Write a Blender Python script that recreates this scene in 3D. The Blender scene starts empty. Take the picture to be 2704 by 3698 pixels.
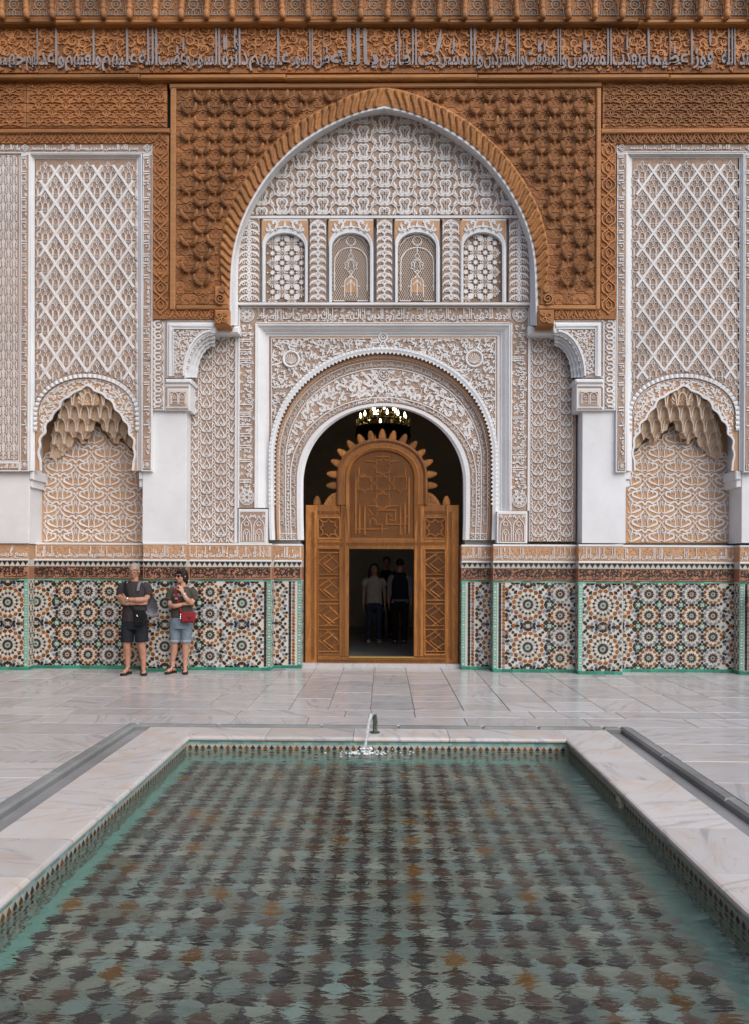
import bpy, math, random
import numpy as np
from mathutils import Matrix, Vector
random.seed(7); np.random.seed(7)
R = math.radians
scene = bpy.context.scene
col = scene.collection
# ------------------------------------------------------------------ camera
# measurements below were taken on the photograph (2704 x 3698); P() turns one into a point of a wall plane
F, CX, YH, CH, CD = 2619.0, 1352.0, 2040.0, 1.70, 11.69      # focal length in px, axis, horizon, camera height, distance to the wall
YAW, ROLL = R(0.72), R(0.26)
cam_d = bpy.data.cameras.new('camera')
cam = bpy.data.objects.new('camera', cam_d); col.objects.link(cam)
cam_d.sensor_fit = 'VERTICAL'; cam_d.sensor_height = 36.0
cam_d.lens = 36.0 * F / 3698.0
cam_d.shift_y = (YH - 1849.0) / 3698.0
cam_d.clip_start = 0.05; cam_d.clip_end = 400
cam.matrix_world = Matrix.Translation((0, -CD, CH)) @ Matrix.Rotation(YAW, 4, 'Z') @ Matrix.Rotation(R(90), 4, 'X') @ Matrix.Rotation(ROLL, 4, 'Z')
scene.camera = cam
scene.render.resolution_x, scene.render.resolution_y = 748, 1024
# ------------------------------------------------------------------ sky, sun, exposure
SUN_EL, SUN_AZ = R(45), R(142)            # azimuth clockwise from +Y: the sun stands high behind the viewer's right shoulder, veiled
w = bpy.data.worlds.new('World'); scene.world = w; w.use_nodes = True
nt = w.node_tree; nt.nodes.clear()
bg = nt.nodes.new('ShaderNodeBackground'); wo = nt.nodes.new('ShaderNodeOutputWorld'); sk = nt.nodes.new('ShaderNodeTexSky')
sk.sky_type = 'NISHITA'; sk.sun_disc = False; sk.sun_elevation = SUN_EL; sk.sun_rotation = SUN_AZ
sk.dust_density = 2.2; sk.air_density = 1.0; sk.ozone_density = 1.0
bg.inputs['Strength'].default_value = 0.105
nt.links.new(sk.outputs[0], bg.inputs[0]); nt.links.new(bg.outputs[0], wo.inputs[0])
sun_d = bpy.data.lights.new('sun', 'SUN'); sun = bpy.data.objects.new('sun', sun_d); col.objects.link(sun)
sun_d.energy = 1.5; sun_d.angle = R(60); sun_d.color = (1.0, 0.975, 0.955)
sd = Vector((math.sin(SUN_AZ) * math.cos(SUN_EL), math.cos(SUN_AZ) * math.cos(SUN_EL), math.sin(SUN_EL)))
sun.rotation_euler = sd.to_track_quat('Z', 'Y').to_euler()
sun.location = sd * 40
vs = scene.view_settings
vs.view_transform = 'Standard'; vs.look = 'None'; vs.gamma = 1.0; vs.exposure = 0.72; vs.use_curve_mapping = False
cy = scene.cycles
cy.max_bounces = 10; cy.diffuse_bounces = 4; cy.transmission_bounces = 8; cy.glossy_bounces = 4
cy.caustics_refractive = True; cy.caustics_reflective = False; cy.sample_clamp_indirect = 6.0
cy.use_denoising = True

# ------------------------------------------------------------------ px -> world
_c, _s = math.cos(ROLL), math.sin(ROLL); _ca, _sa = math.cos(YAW), math.sin(YAW)
def _dir(px, py):
    dx = np.asarray(px, float) - CX; dy = np.asarray(py, float) - YH
    u = dx * _c + dy * _s; v = -dx * _s + dy * _c
    r, t = u / F, -v / F
    return -_sa + r * _ca, _ca + r * _sa, t
def P(px, py, y=0.0):
    dx, dy, dz = _dir(px, py); k = (y + CD) / dy
    return k * dx, CH + k * dz
def G(px, py, z=0.0):
    dx, dy, dz = _dir(px, py); k = (z - CH) / dz
    return float(k * dx), float(-CD + k * dy)
SC = F / CD                                # px per metre on the plane y = 0
# ------------------------------------------------------------------ mesh builder
class MB:
    def __init__(s): s.v = []; s.lp = []; s.lt = []; s.mi = []; s.n = 0; s.cl = []; s.hascol = False
    def add(s, V, Fs, mat=0, color=None):
        V = np.asarray(V, float).reshape(-1, 3)
        s.v.append(V)
        if isinstance(Fs, np.ndarray):
            s.lp.append((Fs + s.n).ravel()); s.lt.append(np.full(len(Fs), Fs.shape[1])); k = len(Fs)
        else:
            for f in Fs: s.lp.append(np.asarray(f) + s.n); s.lt.append(np.array([len(f)]))
            k = len(Fs)
        s.mi.append(np.full(k, mat)); s.n += len(V)
    def box(s, x0, x1, y0, y1, z0, z1, mat=0):
        V = [(x, y, z) for x in (x0, x1) for y in (y0, y1) for z in (z0, z1)]
        s.add(V, np.array([[0, 1, 3, 2], [4, 6, 7, 5], [0, 4, 5, 1], [2, 3, 7, 6], [0, 2, 6, 4], [1, 5, 7, 3]]), mat)
    def bbox(s, x0, x1, y0, y1, z0, z1, b, mat=0):
        """box whose front (y0) edges are chamfered by b"""
        V = [(x, y1, z) for x, z in ((x0, z0), (x1, z0), (x1, z1), (x0, z1))] + [(x, y0 + b, z) for x, z in ((x0, z0), (x1, z0), (x1, z1), (x0, z1))] + \
            [(x, y0, z) for x, z in ((x0 + b, z0 + b), (x1 - b, z0 + b), (x1 - b, z1 - b), (x0 + b, z1 - b))]
        Fq = [[8, 9, 10, 11]]
        for a in (0, 4):
            for i in range(4): Fq.append([a + i, a + (i + 1) % 4, a + 4 + (i + 1) % 4, a + 4 + i])
        Fq.append([3, 2, 1, 0])
        s.add(V, np.array(Fq), mat)
    def sweep(s, path, prof, closed=False, mat=0, cap=True):
        """path Nx3x? list of frames (origin, a, b); prof list of (u, v): point = o + a*u + b*v"""
        V = []
        for o, a, b in path:
            for (u, v) in prof: V.append((o[0] + a[0] * u + b[0] * v, o[1] + a[1] * u + b[1] * v, o[2] + a[2] * u + b[2] * v))
        n, m = len(path), len(prof); Fq = []
        for i in range(n if closed else n - 1):
            for j in range(m - 1):
                Fq.append([i * m + j, ((i + 1) % n) * m + j, ((i + 1) % n) * m + j + 1, i * m + j + 1])
        s.add(V, np.array(Fq), mat)
        if cap and not closed: s.add(V[:m], [list(range(m))], mat); s.add(V[-m:], [list(range(m))[::-1]], mat)
    def prism(s, poly, y0, y1, mat=0, inset=0.0, back=False):
        """poly: Nx2 (x, z) outline, front at y0 (towards the viewer), back at y1"""
        p = np.asarray(poly, float); n = len(p)
        if inset: c = p.mean(0); d = p - c; L = np.linalg.norm(d, axis=1, keepdims=True) + 1e-9; q = p - d / L * inset
        else: q = p
        V = np.vstack([np.c_[q[:, 0], np.full(n, y0), q[:, 1]], np.c_[p[:, 0], np.full(n, y1), p[:, 1]]])
        i = np.arange(n); j = (i + 1) % n
        s.add(V, np.c_[i, i + n, j + n, j], mat)
        s.lp.append(i[::1] + s.n - 2 * n); s.lt.append(np.array([n])); s.mi.append(np.array([mat]))
    def mesh(s, name, mats, smooth=False):
        me = bpy.data.meshes.new(name)
        if not s.v: return me
        V = np.vstack(s.v); lp = np.concatenate(s.lp).astype(np.int32); lt = np.concatenate(s.lt).astype(np.int32)
        ls = np.concatenate([[0], np.cumsum(lt)[:-1]]).astype(np.int32)
        me.vertices.add(len(V)); me.vertices.foreach_set('co', V.ravel())
        me.loops.add(len(lp)); me.loops.foreach_set('vertex_index', lp)
        me.polygons.add(len(lt)); me.polygons.foreach_set('loop_start', ls); me.polygons.foreach_set('loop_total', lt)
        me.polygons.foreach_set('material_index', np.concatenate(s.mi).astype(np.int32))
        for m in (mats if isinstance(mats, (list, tuple)) else [mats]): me.materials.append(M[m] if isinstance(m, str) else m)
        me.update(calc_edges=True); me.validate()
        me.polygons.foreach_set('use_smooth', np.full(len(me.polygons), bool(smooth)))
        return me
    def obj(s, name, mats, parent=None, smooth=False, kind=None, loc=None):
        return obj(name, s.mesh(name, mats, smooth), parent, kind, loc)
def obj(name, me, parent=None, kind=None, loc=None, rot=None, scale=None):
    o = bpy.data.objects.new(name, me); col.objects.link(o)
    if parent is not None: o.parent = parent
    if kind: o['kind'] = kind
    if loc is not None: o.location = loc
    if rot is not None: o.rotation_euler = rot
    if scale is not None: o.scale = scale
    return o
def tag(o, label, cat, group=None):
    o['label'] = label; o['category'] = cat
    if group: o['group'] = group
    return o
def thing(name, label, cat, group=None):
    return tag(obj(name, None), label, cat, group)
# ------------------------------------------------------------------ materials
M = {}
def nodes(name):
    m = bpy.data.materials.new(name); m.use_nodes = True; t = m.node_tree; M[name] = m
    b = t.nodes['Principled BSDF']
    return m, t, b
def N(t, typ, **kw):
    n = t.nodes.new(typ)
    for k, v in kw.items():
        if k.startswith('i_'):
            key = k[2:]; key = int(key) if key.isdigit() else key.replace('_', ' ')
            n.inputs[key].default_value = v
        else: setattr(n, k, v)
    return n
def L(t, a, b): t.links.new(a, b)
def pos(t, scale=(1, 1, 1), rnd=0.0, objspace=False):
    if objspace: src = N(t, 'ShaderNodeTexCoord').outputs['Object']
    else: src = N(t, 'ShaderNodeNewGeometry').outputs['Position']
    mp = N(t, 'ShaderNodeMapping'); mp.inputs['Scale'].default_value = scale
    L(t, src, mp.inputs[0])
    if rnd:
        oi = N(t, 'ShaderNodeObjectInfo'); mu = N(t, 'ShaderNodeVectorMath', operation='SCALE'); mu.inputs[0].default_value = (37.1 * rnd, 19.7 * rnd, 53.3 * rnd)
        L(t, oi.outputs['Random'], mu.inputs['Scale']); L(t, mu.outputs[0], mp.inputs['Location'])
    return mp.outputs[0]
def noise(t, vec, scale, detail=4, rough=0.55, dist=0.0):
    n = N(t, 'ShaderNodeTexNoise', i_Scale=scale, i_Detail=detail, i_Roughness=rough, i_Distortion=dist)
    L(t, vec, n.inputs['Vector']); return n.outputs['Fac']
def ramp(t, fac, stops):
    r = N(t, 'ShaderNodeValToRGB'); e = r.color_ramp.elements
    e[0].position, e[0].color = stops[0][0], (*stops[0][1], 1)
    e[1].position, e[1].color = stops[-1][0], (*stops[-1][1], 1)
    for p, c in stops[1:-1]:
        x = e.new(p); x.color = (*c, 1)
    L(t, fac, r.inputs[0]); return r.outputs[0]
def mixc(t, fac, a, b, blend='MIX'):
    m = N(t, 'ShaderNodeMix', data_type='RGBA', blend_type=blend)
    if isinstance(fac, (int, float)): m.inputs[0].default_value = fac
    else: L(t, fac, m.inputs[0])
    for k, x in ((6, a), (7, b)):
        if isinstance(x, tuple): m.inputs[k].default_value = (*x, 1)
        else: L(t, x, m.inputs[k])
    return m.outputs[2]
def bump(t, b, h, strength=0.4, dist=0.01):
    n = N(t, 'ShaderNodeBump'); n.inputs['Strength'].default_value = strength; n.inputs['Distance'].default_value = dist
    L(t, h, n.inputs['Height']); L(t, n.outputs[0], b.inputs['Normal']); return n
def g3(v): return (v, v, v)
def plaster(name, c, var=0.08, rough=0.85, bs=60, bstr=0.15, stain=0.25, stainc=(0.52, 0.42, 0.33)):
    m, t, b = nodes(name); p = pos(t)
    n1 = noise(t, p, 1.3, 5, 0.6); n2 = noise(t, p, 9, 5, 0.6)
    c1 = ramp(t, n1, [(0.3, tuple(x * (1 - var) for x in c)), (0.7, tuple(min(1, x * (1 + var * 0.5)) for x in c))])
    st = ramp(t, n2, [(0.52, (0, 0, 0)), (0.85, g3(stain))])
    L(t, mixc(t, st, c1, stainc), b.inputs['Base Color']); b.inputs['Roughness'].default_value = rough
    b.inputs['Specular IOR Level'].default_value = 0.25
    bb = N(t, 'ShaderNodeMath', operation='MULTIPLY_ADD'); bb.inputs[1].default_value = 5.0; L(t, noise(t, p, 5.5, 3), bb.inputs[0]); L(t, noise(t, p, bs, 3), bb.inputs[2]); bump(t, b, bb.outputs[0], bstr, 0.004)
plaster('plaster', (0.675, 0.68, 0.69), var=0.12, stain=0.10)
plaster('stucco', (0.70, 0.675, 0.66), var=0.13, stain=0.34, stainc=(0.50, 0.385, 0.30))
plaster('stucco_warm', (0.60, 0.50, 0.42), stain=0.4, stainc=(0.42, 0.28, 0.18))
def ground(name, c, c2, bs, bstr):
    """carved, tan coloured ground between the raised ornament"""
    m, t, b = nodes(name); p = pos(t)
    n1 = noise(t, p, 2.2, 4); n2 = noise(t, p, 26, 3)
    cc = mixc(t, ramp(t, n1, [(0.35, (0, 0, 0)), (0.65, (1, 1, 1))]), c, c2)
    cc = mixc(t, ramp(t, n2, [(0.45, (0, 0, 0)), (0.75, g3(0.5))]), cc, tuple(min(1, x * 1.35) for x in c2))
    L(t, cc, b.inputs['Base Color']); b.inputs['Roughness'].default_value = 0.9; b.inputs['Specular IOR Level'].default_value = 0.15
    v = N(t, 'ShaderNodeTexVoronoi', feature='DISTANCE_TO_EDGE', i_Scale=bs); L(t, p, v.inputs['Vector'])
    bump(t, b, v.outputs[0], bstr, 0.02)
ground('stucco_ground', (0.315, 0.225, 0.175), (0.415, 0.295, 0.225), 55, 0.7)
ground('niche_ground', (0.40, 0.235, 0.14), (0.48, 0.295, 0.175), 30, 0.25)
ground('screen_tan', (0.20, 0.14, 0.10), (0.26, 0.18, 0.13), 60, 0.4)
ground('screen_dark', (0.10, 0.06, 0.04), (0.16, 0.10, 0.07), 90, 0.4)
def wood(name, c1, c2, c3, sc=(1.2, 6, 26), rough=0.62, carve=0.0, rnd=1.0, objspace=False, blot=0.5):
    m, t, b = nodes(name); p = pos(t, sc, rnd, objspace)
    g = noise(t, p, 2.2, 6, 0.65, 1.2)
    cc = ramp(t, g, [(0.28, c1), (0.5, c2), (0.74, c3)])
    q = pos(t)
    bl = noise(t, q, 1.1, 4, 0.6)
    cc = mixc(t, ramp(t, bl, [(0.42, (0, 0, 0)), (0.72, g3(blot))]), cc, tuple(x * 0.45 for x in c1))
    oi = N(t, 'ShaderNodeObjectInfo')
    hs = N(t, 'ShaderNodeHueSaturation'); L(t, cc, hs.inputs['Color'])
    mr = N(t, 'ShaderNodeMapRange'); mr.inputs[3].default_value = 0.68; mr.inputs[4].default_value = 1.2
    L(t, oi.outputs['Random'], mr.inputs[0]); L(t, mr.outputs[0], hs.inputs['Value'])
    L(t, hs.outputs[0], b.inputs['Base Color']); b.inputs['Roughness'].default_value = rough; b.inputs['Specular IOR Level'].default_value = 0.3
    if carve:
        v = N(t, 'ShaderNodeTexVoronoi', feature='DISTANCE_TO_EDGE', i_Scale=carve); L(t, q, v.inputs['Vector'])
        bump(t, b, v.outputs[0], 0.55, 0.03)
    else: bump(t, b, g, 0.35, 0.006)
wood('cedar', (0.27, 0.105, 0.036), (0.41, 0.172, 0.060), (0.53, 0.25, 0.095), blot=0.4)
wood('cedar_carved', (0.23, 0.088, 0.030), (0.36, 0.148, 0.052), (0.48, 0.22, 0.084), carve=34, blot=0.4)
wood('cedar_light', (0.29, 0.125, 0.044), (0.40, 0.185, 0.068), (0.50, 0.25, 0.10), blot=0.2)
wood('cedar_gold', (0.22, 0.092, 0.026), (0.33, 0.145, 0.044), (0.44, 0.21, 0.07), blot=0.4)
wood('cone_wood', (0.16, 0.07, 0.028), (0.30, 0.14, 0.055), (0.44, 0.22, 0.09), sc=(30, 30, 30))
wood('door_wood', (0.17, 0.062, 0.014), (0.29, 0.112, 0.025), (0.40, 0.165, 0.042), sc=(9, 6, 1.6), blot=0.35)
wood('door_wood_dark', (0.11, 0.038, 0.011), (0.19, 0.072, 0.019), (0.28, 0.115, 0.032), sc=(9, 6, 1.6), blot=0.4)
plaster('grey_paint', (0.30, 0.265, 0.265), var=0.2, stain=0.4, stainc=(0.22, 0.10, 0.05))
plaster('grey_paint_dim', (0.36, 0.34, 0.30), var=0.25, stain=0.6, stainc=(0.20, 0.09, 0.04))
def solid(name, c, rough=0.5, spec=0.5, metal=0.0, var=0.0, vs=40):
    m, t, b = nodes(name)
    if var:
        n = noise(t, pos(t), vs, 3)
        L(t, ramp(t, n, [(0.3, tuple(x * (1 - var) for x in c)), (0.7, tuple(min(1, x * (1 + var)) for x in c))]), b.inputs['Base Color'])
    else: b.inputs['Base Color'].default_value = (*c, 1)
    b.inputs['Roughness'].default_value = rough; b.inputs['Specular IOR Level'].default_value = spec; b.inputs['Metallic'].default_value = metal
    return m
def glaze(name, c, var=0.22):
    m, t, b = nodes(name)
    oi = N(t, 'ShaderNodeObjectInfo'); ge = N(t, 'ShaderNodeNewGeometry')
    ad = N(t, 'ShaderNodeMath', operation='ADD'); L(t, oi.outputs['Random'], ad.inputs[0]); L(t, ge.outputs['Random Per Island'], ad.inputs[1])
    fr = N(t, 'ShaderNodeMath', operation='FRACT'); L(t, ad.outputs[0], fr.inputs[0])
    n2 = noise(t, pos(t), 60, 3)
    c1 = ramp(t, fr.outputs[0], [(0, tuple(x * (1 - var) for x in c)), (0.5, c), (1, tuple(min(1, x * (1 + var)) for x in c))])
    L(t, mixc(t, ramp(t, n2, [(0.5, (0, 0, 0)), (0.9, g3(0.35))]), c1, tuple(x * 0.55 + 0.03 for x in c)), b.inputs['Base Color'])
    b.inputs['Roughness'].default_value = 0.30; b.inputs['Specular IOR Level'].default_value = 0.35
    bump(t, b, noise(t, pos(t), 25, 2), 0.12, 0.01)
glaze('z_black', (0.022, 0.019, 0.018)); glaze('z_brown', (0.045, 0.017, 0.017)); glaze('z_white', (0.46, 0.45, 0.395), 0.2)
glaze('z_orange', (0.225, 0.072, 0.010), 0.4); glaze('z_grey', (0.16, 0.17, 0.195)); glaze('z_green', (0.03, 0.20, 0.115), 0.4)
glaze('z_teal', (0.11, 0.33, 0.25), 0.3); glaze('z_terra', (0.33, 0.155, 0.095), 0.18); glaze('z_base', (0.035, 0.21, 0.14), 0.3)
glaze('z_cream', (0.55, 0.50, 0.41), 0.15)
plaster('grout', (0.52, 0.495, 0.44), var=0.12, bs=120, bstr=0.1)
def marble(name, base, vein, warm, rough):
    m, t, b = nodes(name); p = pos(t, (1, 1, 1), 1.0)
    oi = N(t, 'ShaderNodeObjectInfo')
    rot = N(t, 'ShaderNodeVectorRotate', rotation_type='Z_AXIS'); L(t, p, rot.inputs[0])
    mm = N(t, 'ShaderNodeMath', operation='MULTIPLY'); mm.inputs[1].default_value = 19.0; L(t, oi.outputs['Random'], mm.inputs[0])
    L(t, mm.outputs[0], rot.inputs['Angle']); p = rot.outputs[0]
    st = N(t, 'ShaderNodeMapping'); st.inputs['Scale'].default_value = (0.7, 4.5, 1); L(t, p, st.inputs[0])
    v = noise(t, st.outputs[0], 1.6, 8, 0.62, 1.6)
    v2 = noise(t, p, 1.5, 5, 0.6, 2.0)
    c1 = ramp(t, v, [(0.36, vein), (0.47, base), (0.62, base), (0.74, tuple(x * 0.86 for x in base))])
    c1 = mixc(t, ramp(t, v2, [(0.47, (0, 0, 0)), (0.70, g3(0.75))]), c1, warm)
    hs = N(t, 'ShaderNodeHueSaturation'); L(t, c1, hs.inputs['Color'])
    mr = N(t, 'ShaderNodeMapRange'); mr.inputs[3].default_value = 0.86; mr.inputs[4].default_value = 1.08; L(t, oi.outputs['Random'], mr.inputs[0]); L(t, mr.outputs[0], hs.inputs['Value'])
    L(t, hs.outputs[0], b.inputs['Base Color'])
    n3 = noise(t, pos(t), 5, 4)
    rr = N(t, 'ShaderNodeMapRange'); rr.inputs[3].default_value = rough; rr.inputs[4].default_value = rough + 0.22; L(t, n3, rr.inputs[0]); L(t, rr.outputs[0], b.inputs['Roughness'])
    b.inputs['Specular IOR Level'].default_value = 0.45
    bump(t, b, noise(t, pos(t), 14, 4), 0.06, 0.01)
marble('marble', (0.45, 0.44, 0.44), (0.32, 0.32, 0.33), (0.43, 0.37, 0.32), 0.10)
marble('marble_coping', (0.51, 0.49, 0.475), (0.35, 0.34, 0.345), (0.48, 0.385, 0.305), 0.2)
plaster('slate', (0.23, 0.23, 0.23), var=0.3, rough=0.6, bs=30, bstr=0.3, stain=0.5, stainc=(0.20, 0.19, 0.17))
plaster('slate_curb', (0.20, 0.205, 0.20), var=0.35, rough=0.65, bs=40, bstr=0.4, stain=0.6, stainc=(0.26, 0.25, 0.22))
plaster('joint', (0.20, 0.14, 0.10), var=0.2, bs=80, bstr=0.2)
plaster('room_wall', (0.44, 0.38, 0.32), var=0.2, stain=0.2)
solid('black_void', (0.012, 0.011, 0.010), 0.8, 0.1)
# ------------------------------------------------------------------ ornament toolkit (2-D, in photograph px, mapped onto wall planes)
def spl(pts, n=5):
    p = np.asarray(pts, float)
    if len(p) < 3: return p
    a = np.vstack([2 * p[0] - p[1], p, 2 * p[-1] - p[-2]]); out = []
    for i in range(1, len(a) - 2):
        for k in range(n):
            t = k / n
            out.append(0.5 * ((2 * a[i]) + (-a[i - 1] + a[i + 1]) * t + (2 * a[i - 1] - 5 * a[i] + 4 * a[i + 1] - a[i + 2]) * t * t + (-a[i - 1] + 3 * a[i] - 3 * a[i + 1] + a[i + 2]) * t ** 3))
    out.append(p[-1]); return np.array(out)
def circ(c, r, n=10, a0=0.0, a1=2 * math.pi):
    t = np.linspace(a0, a1, n + 1); return np.c_[c[0] + r * np.cos(t), c[1] + r * np.sin(t)]
def mir(strokes): return strokes + [(np.asarray(p) * [-1, 1], w) for p, w in strokes]
def xf(strokes, s=1.0, ang=0.0, t=(0, 0), sx=1.0):
    c, q = math.cos(ang) * s, math.sin(ang) * s
    Mx = np.array([[c * sx, q * sx], [-q, c]])
    return [((np.asarray(p) @ Mx) + np.asarray(t), np.asarray(w) * s) for p, w in strokes]
def ribbon(pts, w, taper=0.74, keep=None):
    """rows of (base l, top l, top r, base r); returns (N*4 x 2 px, N*4 height flag, quads)"""
    p = np.asarray(pts, float); n = len(p)
    w = np.broadcast_to(np.asarray(w, float), (n,)) if np.ndim(w) == 0 or len(w) == n else np.interp(np.linspace(0, 1, n), np.linspace(0, 1, len(w)), w)
    d = np.gradient(p, axis=0); d /= (np.linalg.norm(d, axis=1, keepdims=True) + 1e-9)
    if n > 3 and np.allclose(p[0], p[-1]): d[0] = d[-1] = (d[0] + d[-1]) / 2
    nn = np.c_[-d[:, 1], d[:, 0]] * (w / 2)[:, None]
    V = np.stack([p - nn, p - nn * taper, p + nn * taper, p + nn], 1).reshape(-1, 2)
    Hf = np.tile([0, 1, 1, 0], n)
    i = np.arange(n - 1)
    if keep is not None: i = i[keep[:-1] & keep[1:]] if len(i) else i
    Q = np.concatenate([np.c_[i * 4 + j, i * 4 + 4 + j, i * 4 + 5 + j, i * 4 + 1 + j] for j in range(3)]) if len(i) else np.zeros((0, 4), int)
    if len(i): Q = np.vstack([Q, [[0, 1, 2, 3], [n * 4 - 1, n * 4 - 2, n * 4 - 3, n * 4 - 4]]]) if keep is None or keep.all() else Q
    return V, Hf, Q
_JIT = [0.0]                               # strokes that cross never share one plane
class Relief:
    """raised ornament laid on the plane y = y0"""
    def __init__(s, y0, h): s.y0, s.h, s.mb = y0, h, MB()
    def put(s, pts, w, clip=None, h=None, mat=0, taper=0.74):
        keep = clip(np.asarray(pts, float)) if clip is not None else None
        if keep is not None and not keep.any(): return
        V, Hf, Q = ribbon(pts, w, taper, keep)
        if not len(Q): return
        X, Z = P(V[:, 0], V[:, 1], s.y0); _JIT[0] = (_JIT[0] + 0.6180339) % 1.0
        s.mb.add(np.c_[X, s.y0 - Hf * (h or s.h) * (0.86 + 0.28 * _JIT[0]), Z], Q.astype(int), mat)
    def puts(s, strokes, t=(0, 0), clip=None, h=None, mat=0):
        for p, w in strokes: s.put(np.asarray(p) + t, w, clip, h, mat)
    def disc(s, c, r, n=8, h=None, mat=0):
        q = circ(c, r, n)[:-1]; X, Z = P(q[:, 0], q[:, 1], s.y0); s.mb.prism(np.c_[X, Z], s.y0 - (h or s.h), s.y0, mat)
    def poly(s, pts, h=None, mat=0):
        q = np.asarray(pts, float); X, Z = P(q[:, 0], q[:, 1], s.y0); s.mb.prism(np.c_[X, Z], s.y0 - (h or s.h), s.y0, mat)
    def obj(s, name, mats, parent, kind='stuff'): return s.mb.obj(name, mats, parent, kind=kind) if s.mb.v else None
def local_mesh(name, strokes, y0, h, mats, at, extra=None):
    """a motif as one mesh about its own centre, to be shared by its copies"""
    mb = MB(); x, z = P(at[0], at[1], y0); x1, _ = P(at[0] + 10, at[1], y0); _, z1 = P(at[0], at[1] + 10, y0)
    sx, sz = (x1 - x) / 10, (z1 - z) / 10
    for k, (p, w) in enumerate(strokes):
        V, Hf, Q = ribbon(p, w)
        if len(Q): mb.add(np.c_[V[:, 0] * sx, -Hf * h * (0.88 + 0.24 * ((k * 0.618) % 1)), V[:, 1] * sz], Q.astype(int))
    return mb.mesh(name, mats)
def motifs(parent, name, strokes, positions, y0, h, mat, clip=None, limit=300, rad=None):
    """every motif wholly inside is an object sharing one mesh; those cut by the frame get a mesh of their own; past the limit one joined part"""
    allp = np.vstack([np.asarray(p) for p, _ in strokes]); me = None; n = 0; rest = Relief(y0, h)
    for c in positions:
        c = np.asarray(c, float)
        k = clip(allp + c) if clip is not None else np.ones(len(allp), bool)
        if not k.any(): continue
        if k.all() and n < limit:
            if me is None: me = local_mesh(name, strokes, y0, h, mat, c)
            X, Z = P(c[0], c[1], y0); obj(name, me, parent, loc=(X, y0, Z)); n += 1
        elif k.mean() > 0.3 and n < limit:
            r = Relief(y0, h); r.puts(strokes, c, clip); r.obj(name, mat, parent); n += 1
        else: rest.puts(strokes, c, clip)
    rest.obj(name, mat, parent)
def rect(x0, y0, x1, y1): return lambda p: (p[:, 0] > x0) & (p[:, 0] < x1) & (p[:, 1] > y0) & (p[:, 1] < y1)
def both(a, b): return lambda p: a(p) & b(p)
def inpoly(poly):
    q = np.asarray(poly, float)
    def f(p):
        x, y = p[:, 0][:, None], p[:, 1][:, None]; a = q; b = np.roll(q, -1, 0)
        cond = ((a[:, 1] > y) != (b[:, 1] > y)); xi = (b[:, 0] - a[:, 0]) * (y - a[:, 1]) / (b[:, 1] - a[:, 1] + 1e-12) + a[:, 0]
        return ((cond & (x < xi)).sum(1) % 2) == 1
    return f
def rbox(mb, x0, y0, x1, y1, yf, yb, mat=0, b=0.0):
    X, Z = P(np.array([x0, x1, x0, x1]), np.array([y0, y0, y1, y1]), yf)
    a = ((X[0] + X[2]) / 2, (X[1] + X[3]) / 2, yf, yb, (Z[2] + Z[3]) / 2, (Z[0] + Z[1]) / 2)
    mb.bbox(*a, b, mat) if b else mb.box(*a, mat)
def pbox(name, r, yf, yb, mat, parent=None, b=0.0, kind=None):
    mb = MB(); rbox(mb, *r, yf, yb, 0, b); return mb.obj(name, mat, parent, kind=kind)
def panel(name, r, y, mat, parent=None, back=0.05): return pbox(name, r, y, y + back, mat, parent)
# ------------------------------------------------------------------ carved hooks, scrolls and leaves
def hook(k=0):
    base = [spl([(0.10, -0.02), (0.16, -0.14), (0.05, -0.26), (-0.13, -0.22), (-0.20, -0.05), (-0.10, 0.12), (0.08, 0.24), (0.22, 0.36), (0.24, 0.52)], 3)]
    return [(base[0], [0.08, 0.18, 0.23, 0.23, 0.20, 0.23, 0.25, 0.16, 0.04]),
            (circ((-0.02, -0.09), 0.075, 6), 0.05), (spl([(-0.16, 0.05), (-0.34, 0.02), (-0.42, -0.14), (-0.36, -0.24)], 3), [0.05, 0.16, 0.1, 0.02]),
            (spl([(0.12, 0.26), (0.02, 0.40), (-0.12, 0.42), (-0.2, 0.34)], 3), [0.05, 0.11, 0.09, 0.02])]
HOOK = hook()
def tendril(): return [(spl([(-0.5, 0.1), (-0.3, -0.25), (0.0, -0.3), (0.25, -0.05), (0.15, 0.2), (-0.05, 0.12)], 3), 0.05)]
def scatter(rel, region, step, size, clip, rng, jitter=0.32, tend=True, hk=None, h=None):
    x0, y0, x1, y1 = region; row = 0; y = y0
    while y < y1:
        x = x0 + (step / 2 if row % 2 else 0)
        while x < x1:
            c = (x + rng.uniform(-jitter, jitter) * step, y + rng.uniform(-jitter, jitter) * step)
            rel.puts(xf(hk or HOOK, size * rng.uniform(0.85, 1.15), rng.uniform(0, 6.28), c, rng.choice([-1, 1])), (0, 0), clip, h)
            if tend: rel.puts(xf(tendril(), size * 1.1, rng.uniform(0, 6.28), (c[0] + step * 0.5, c[1] + step * 0.2)), (0, 0), clip, (h or rel.h) * 0.45)
            x += step
        y += step * 0.86; row += 1
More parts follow.
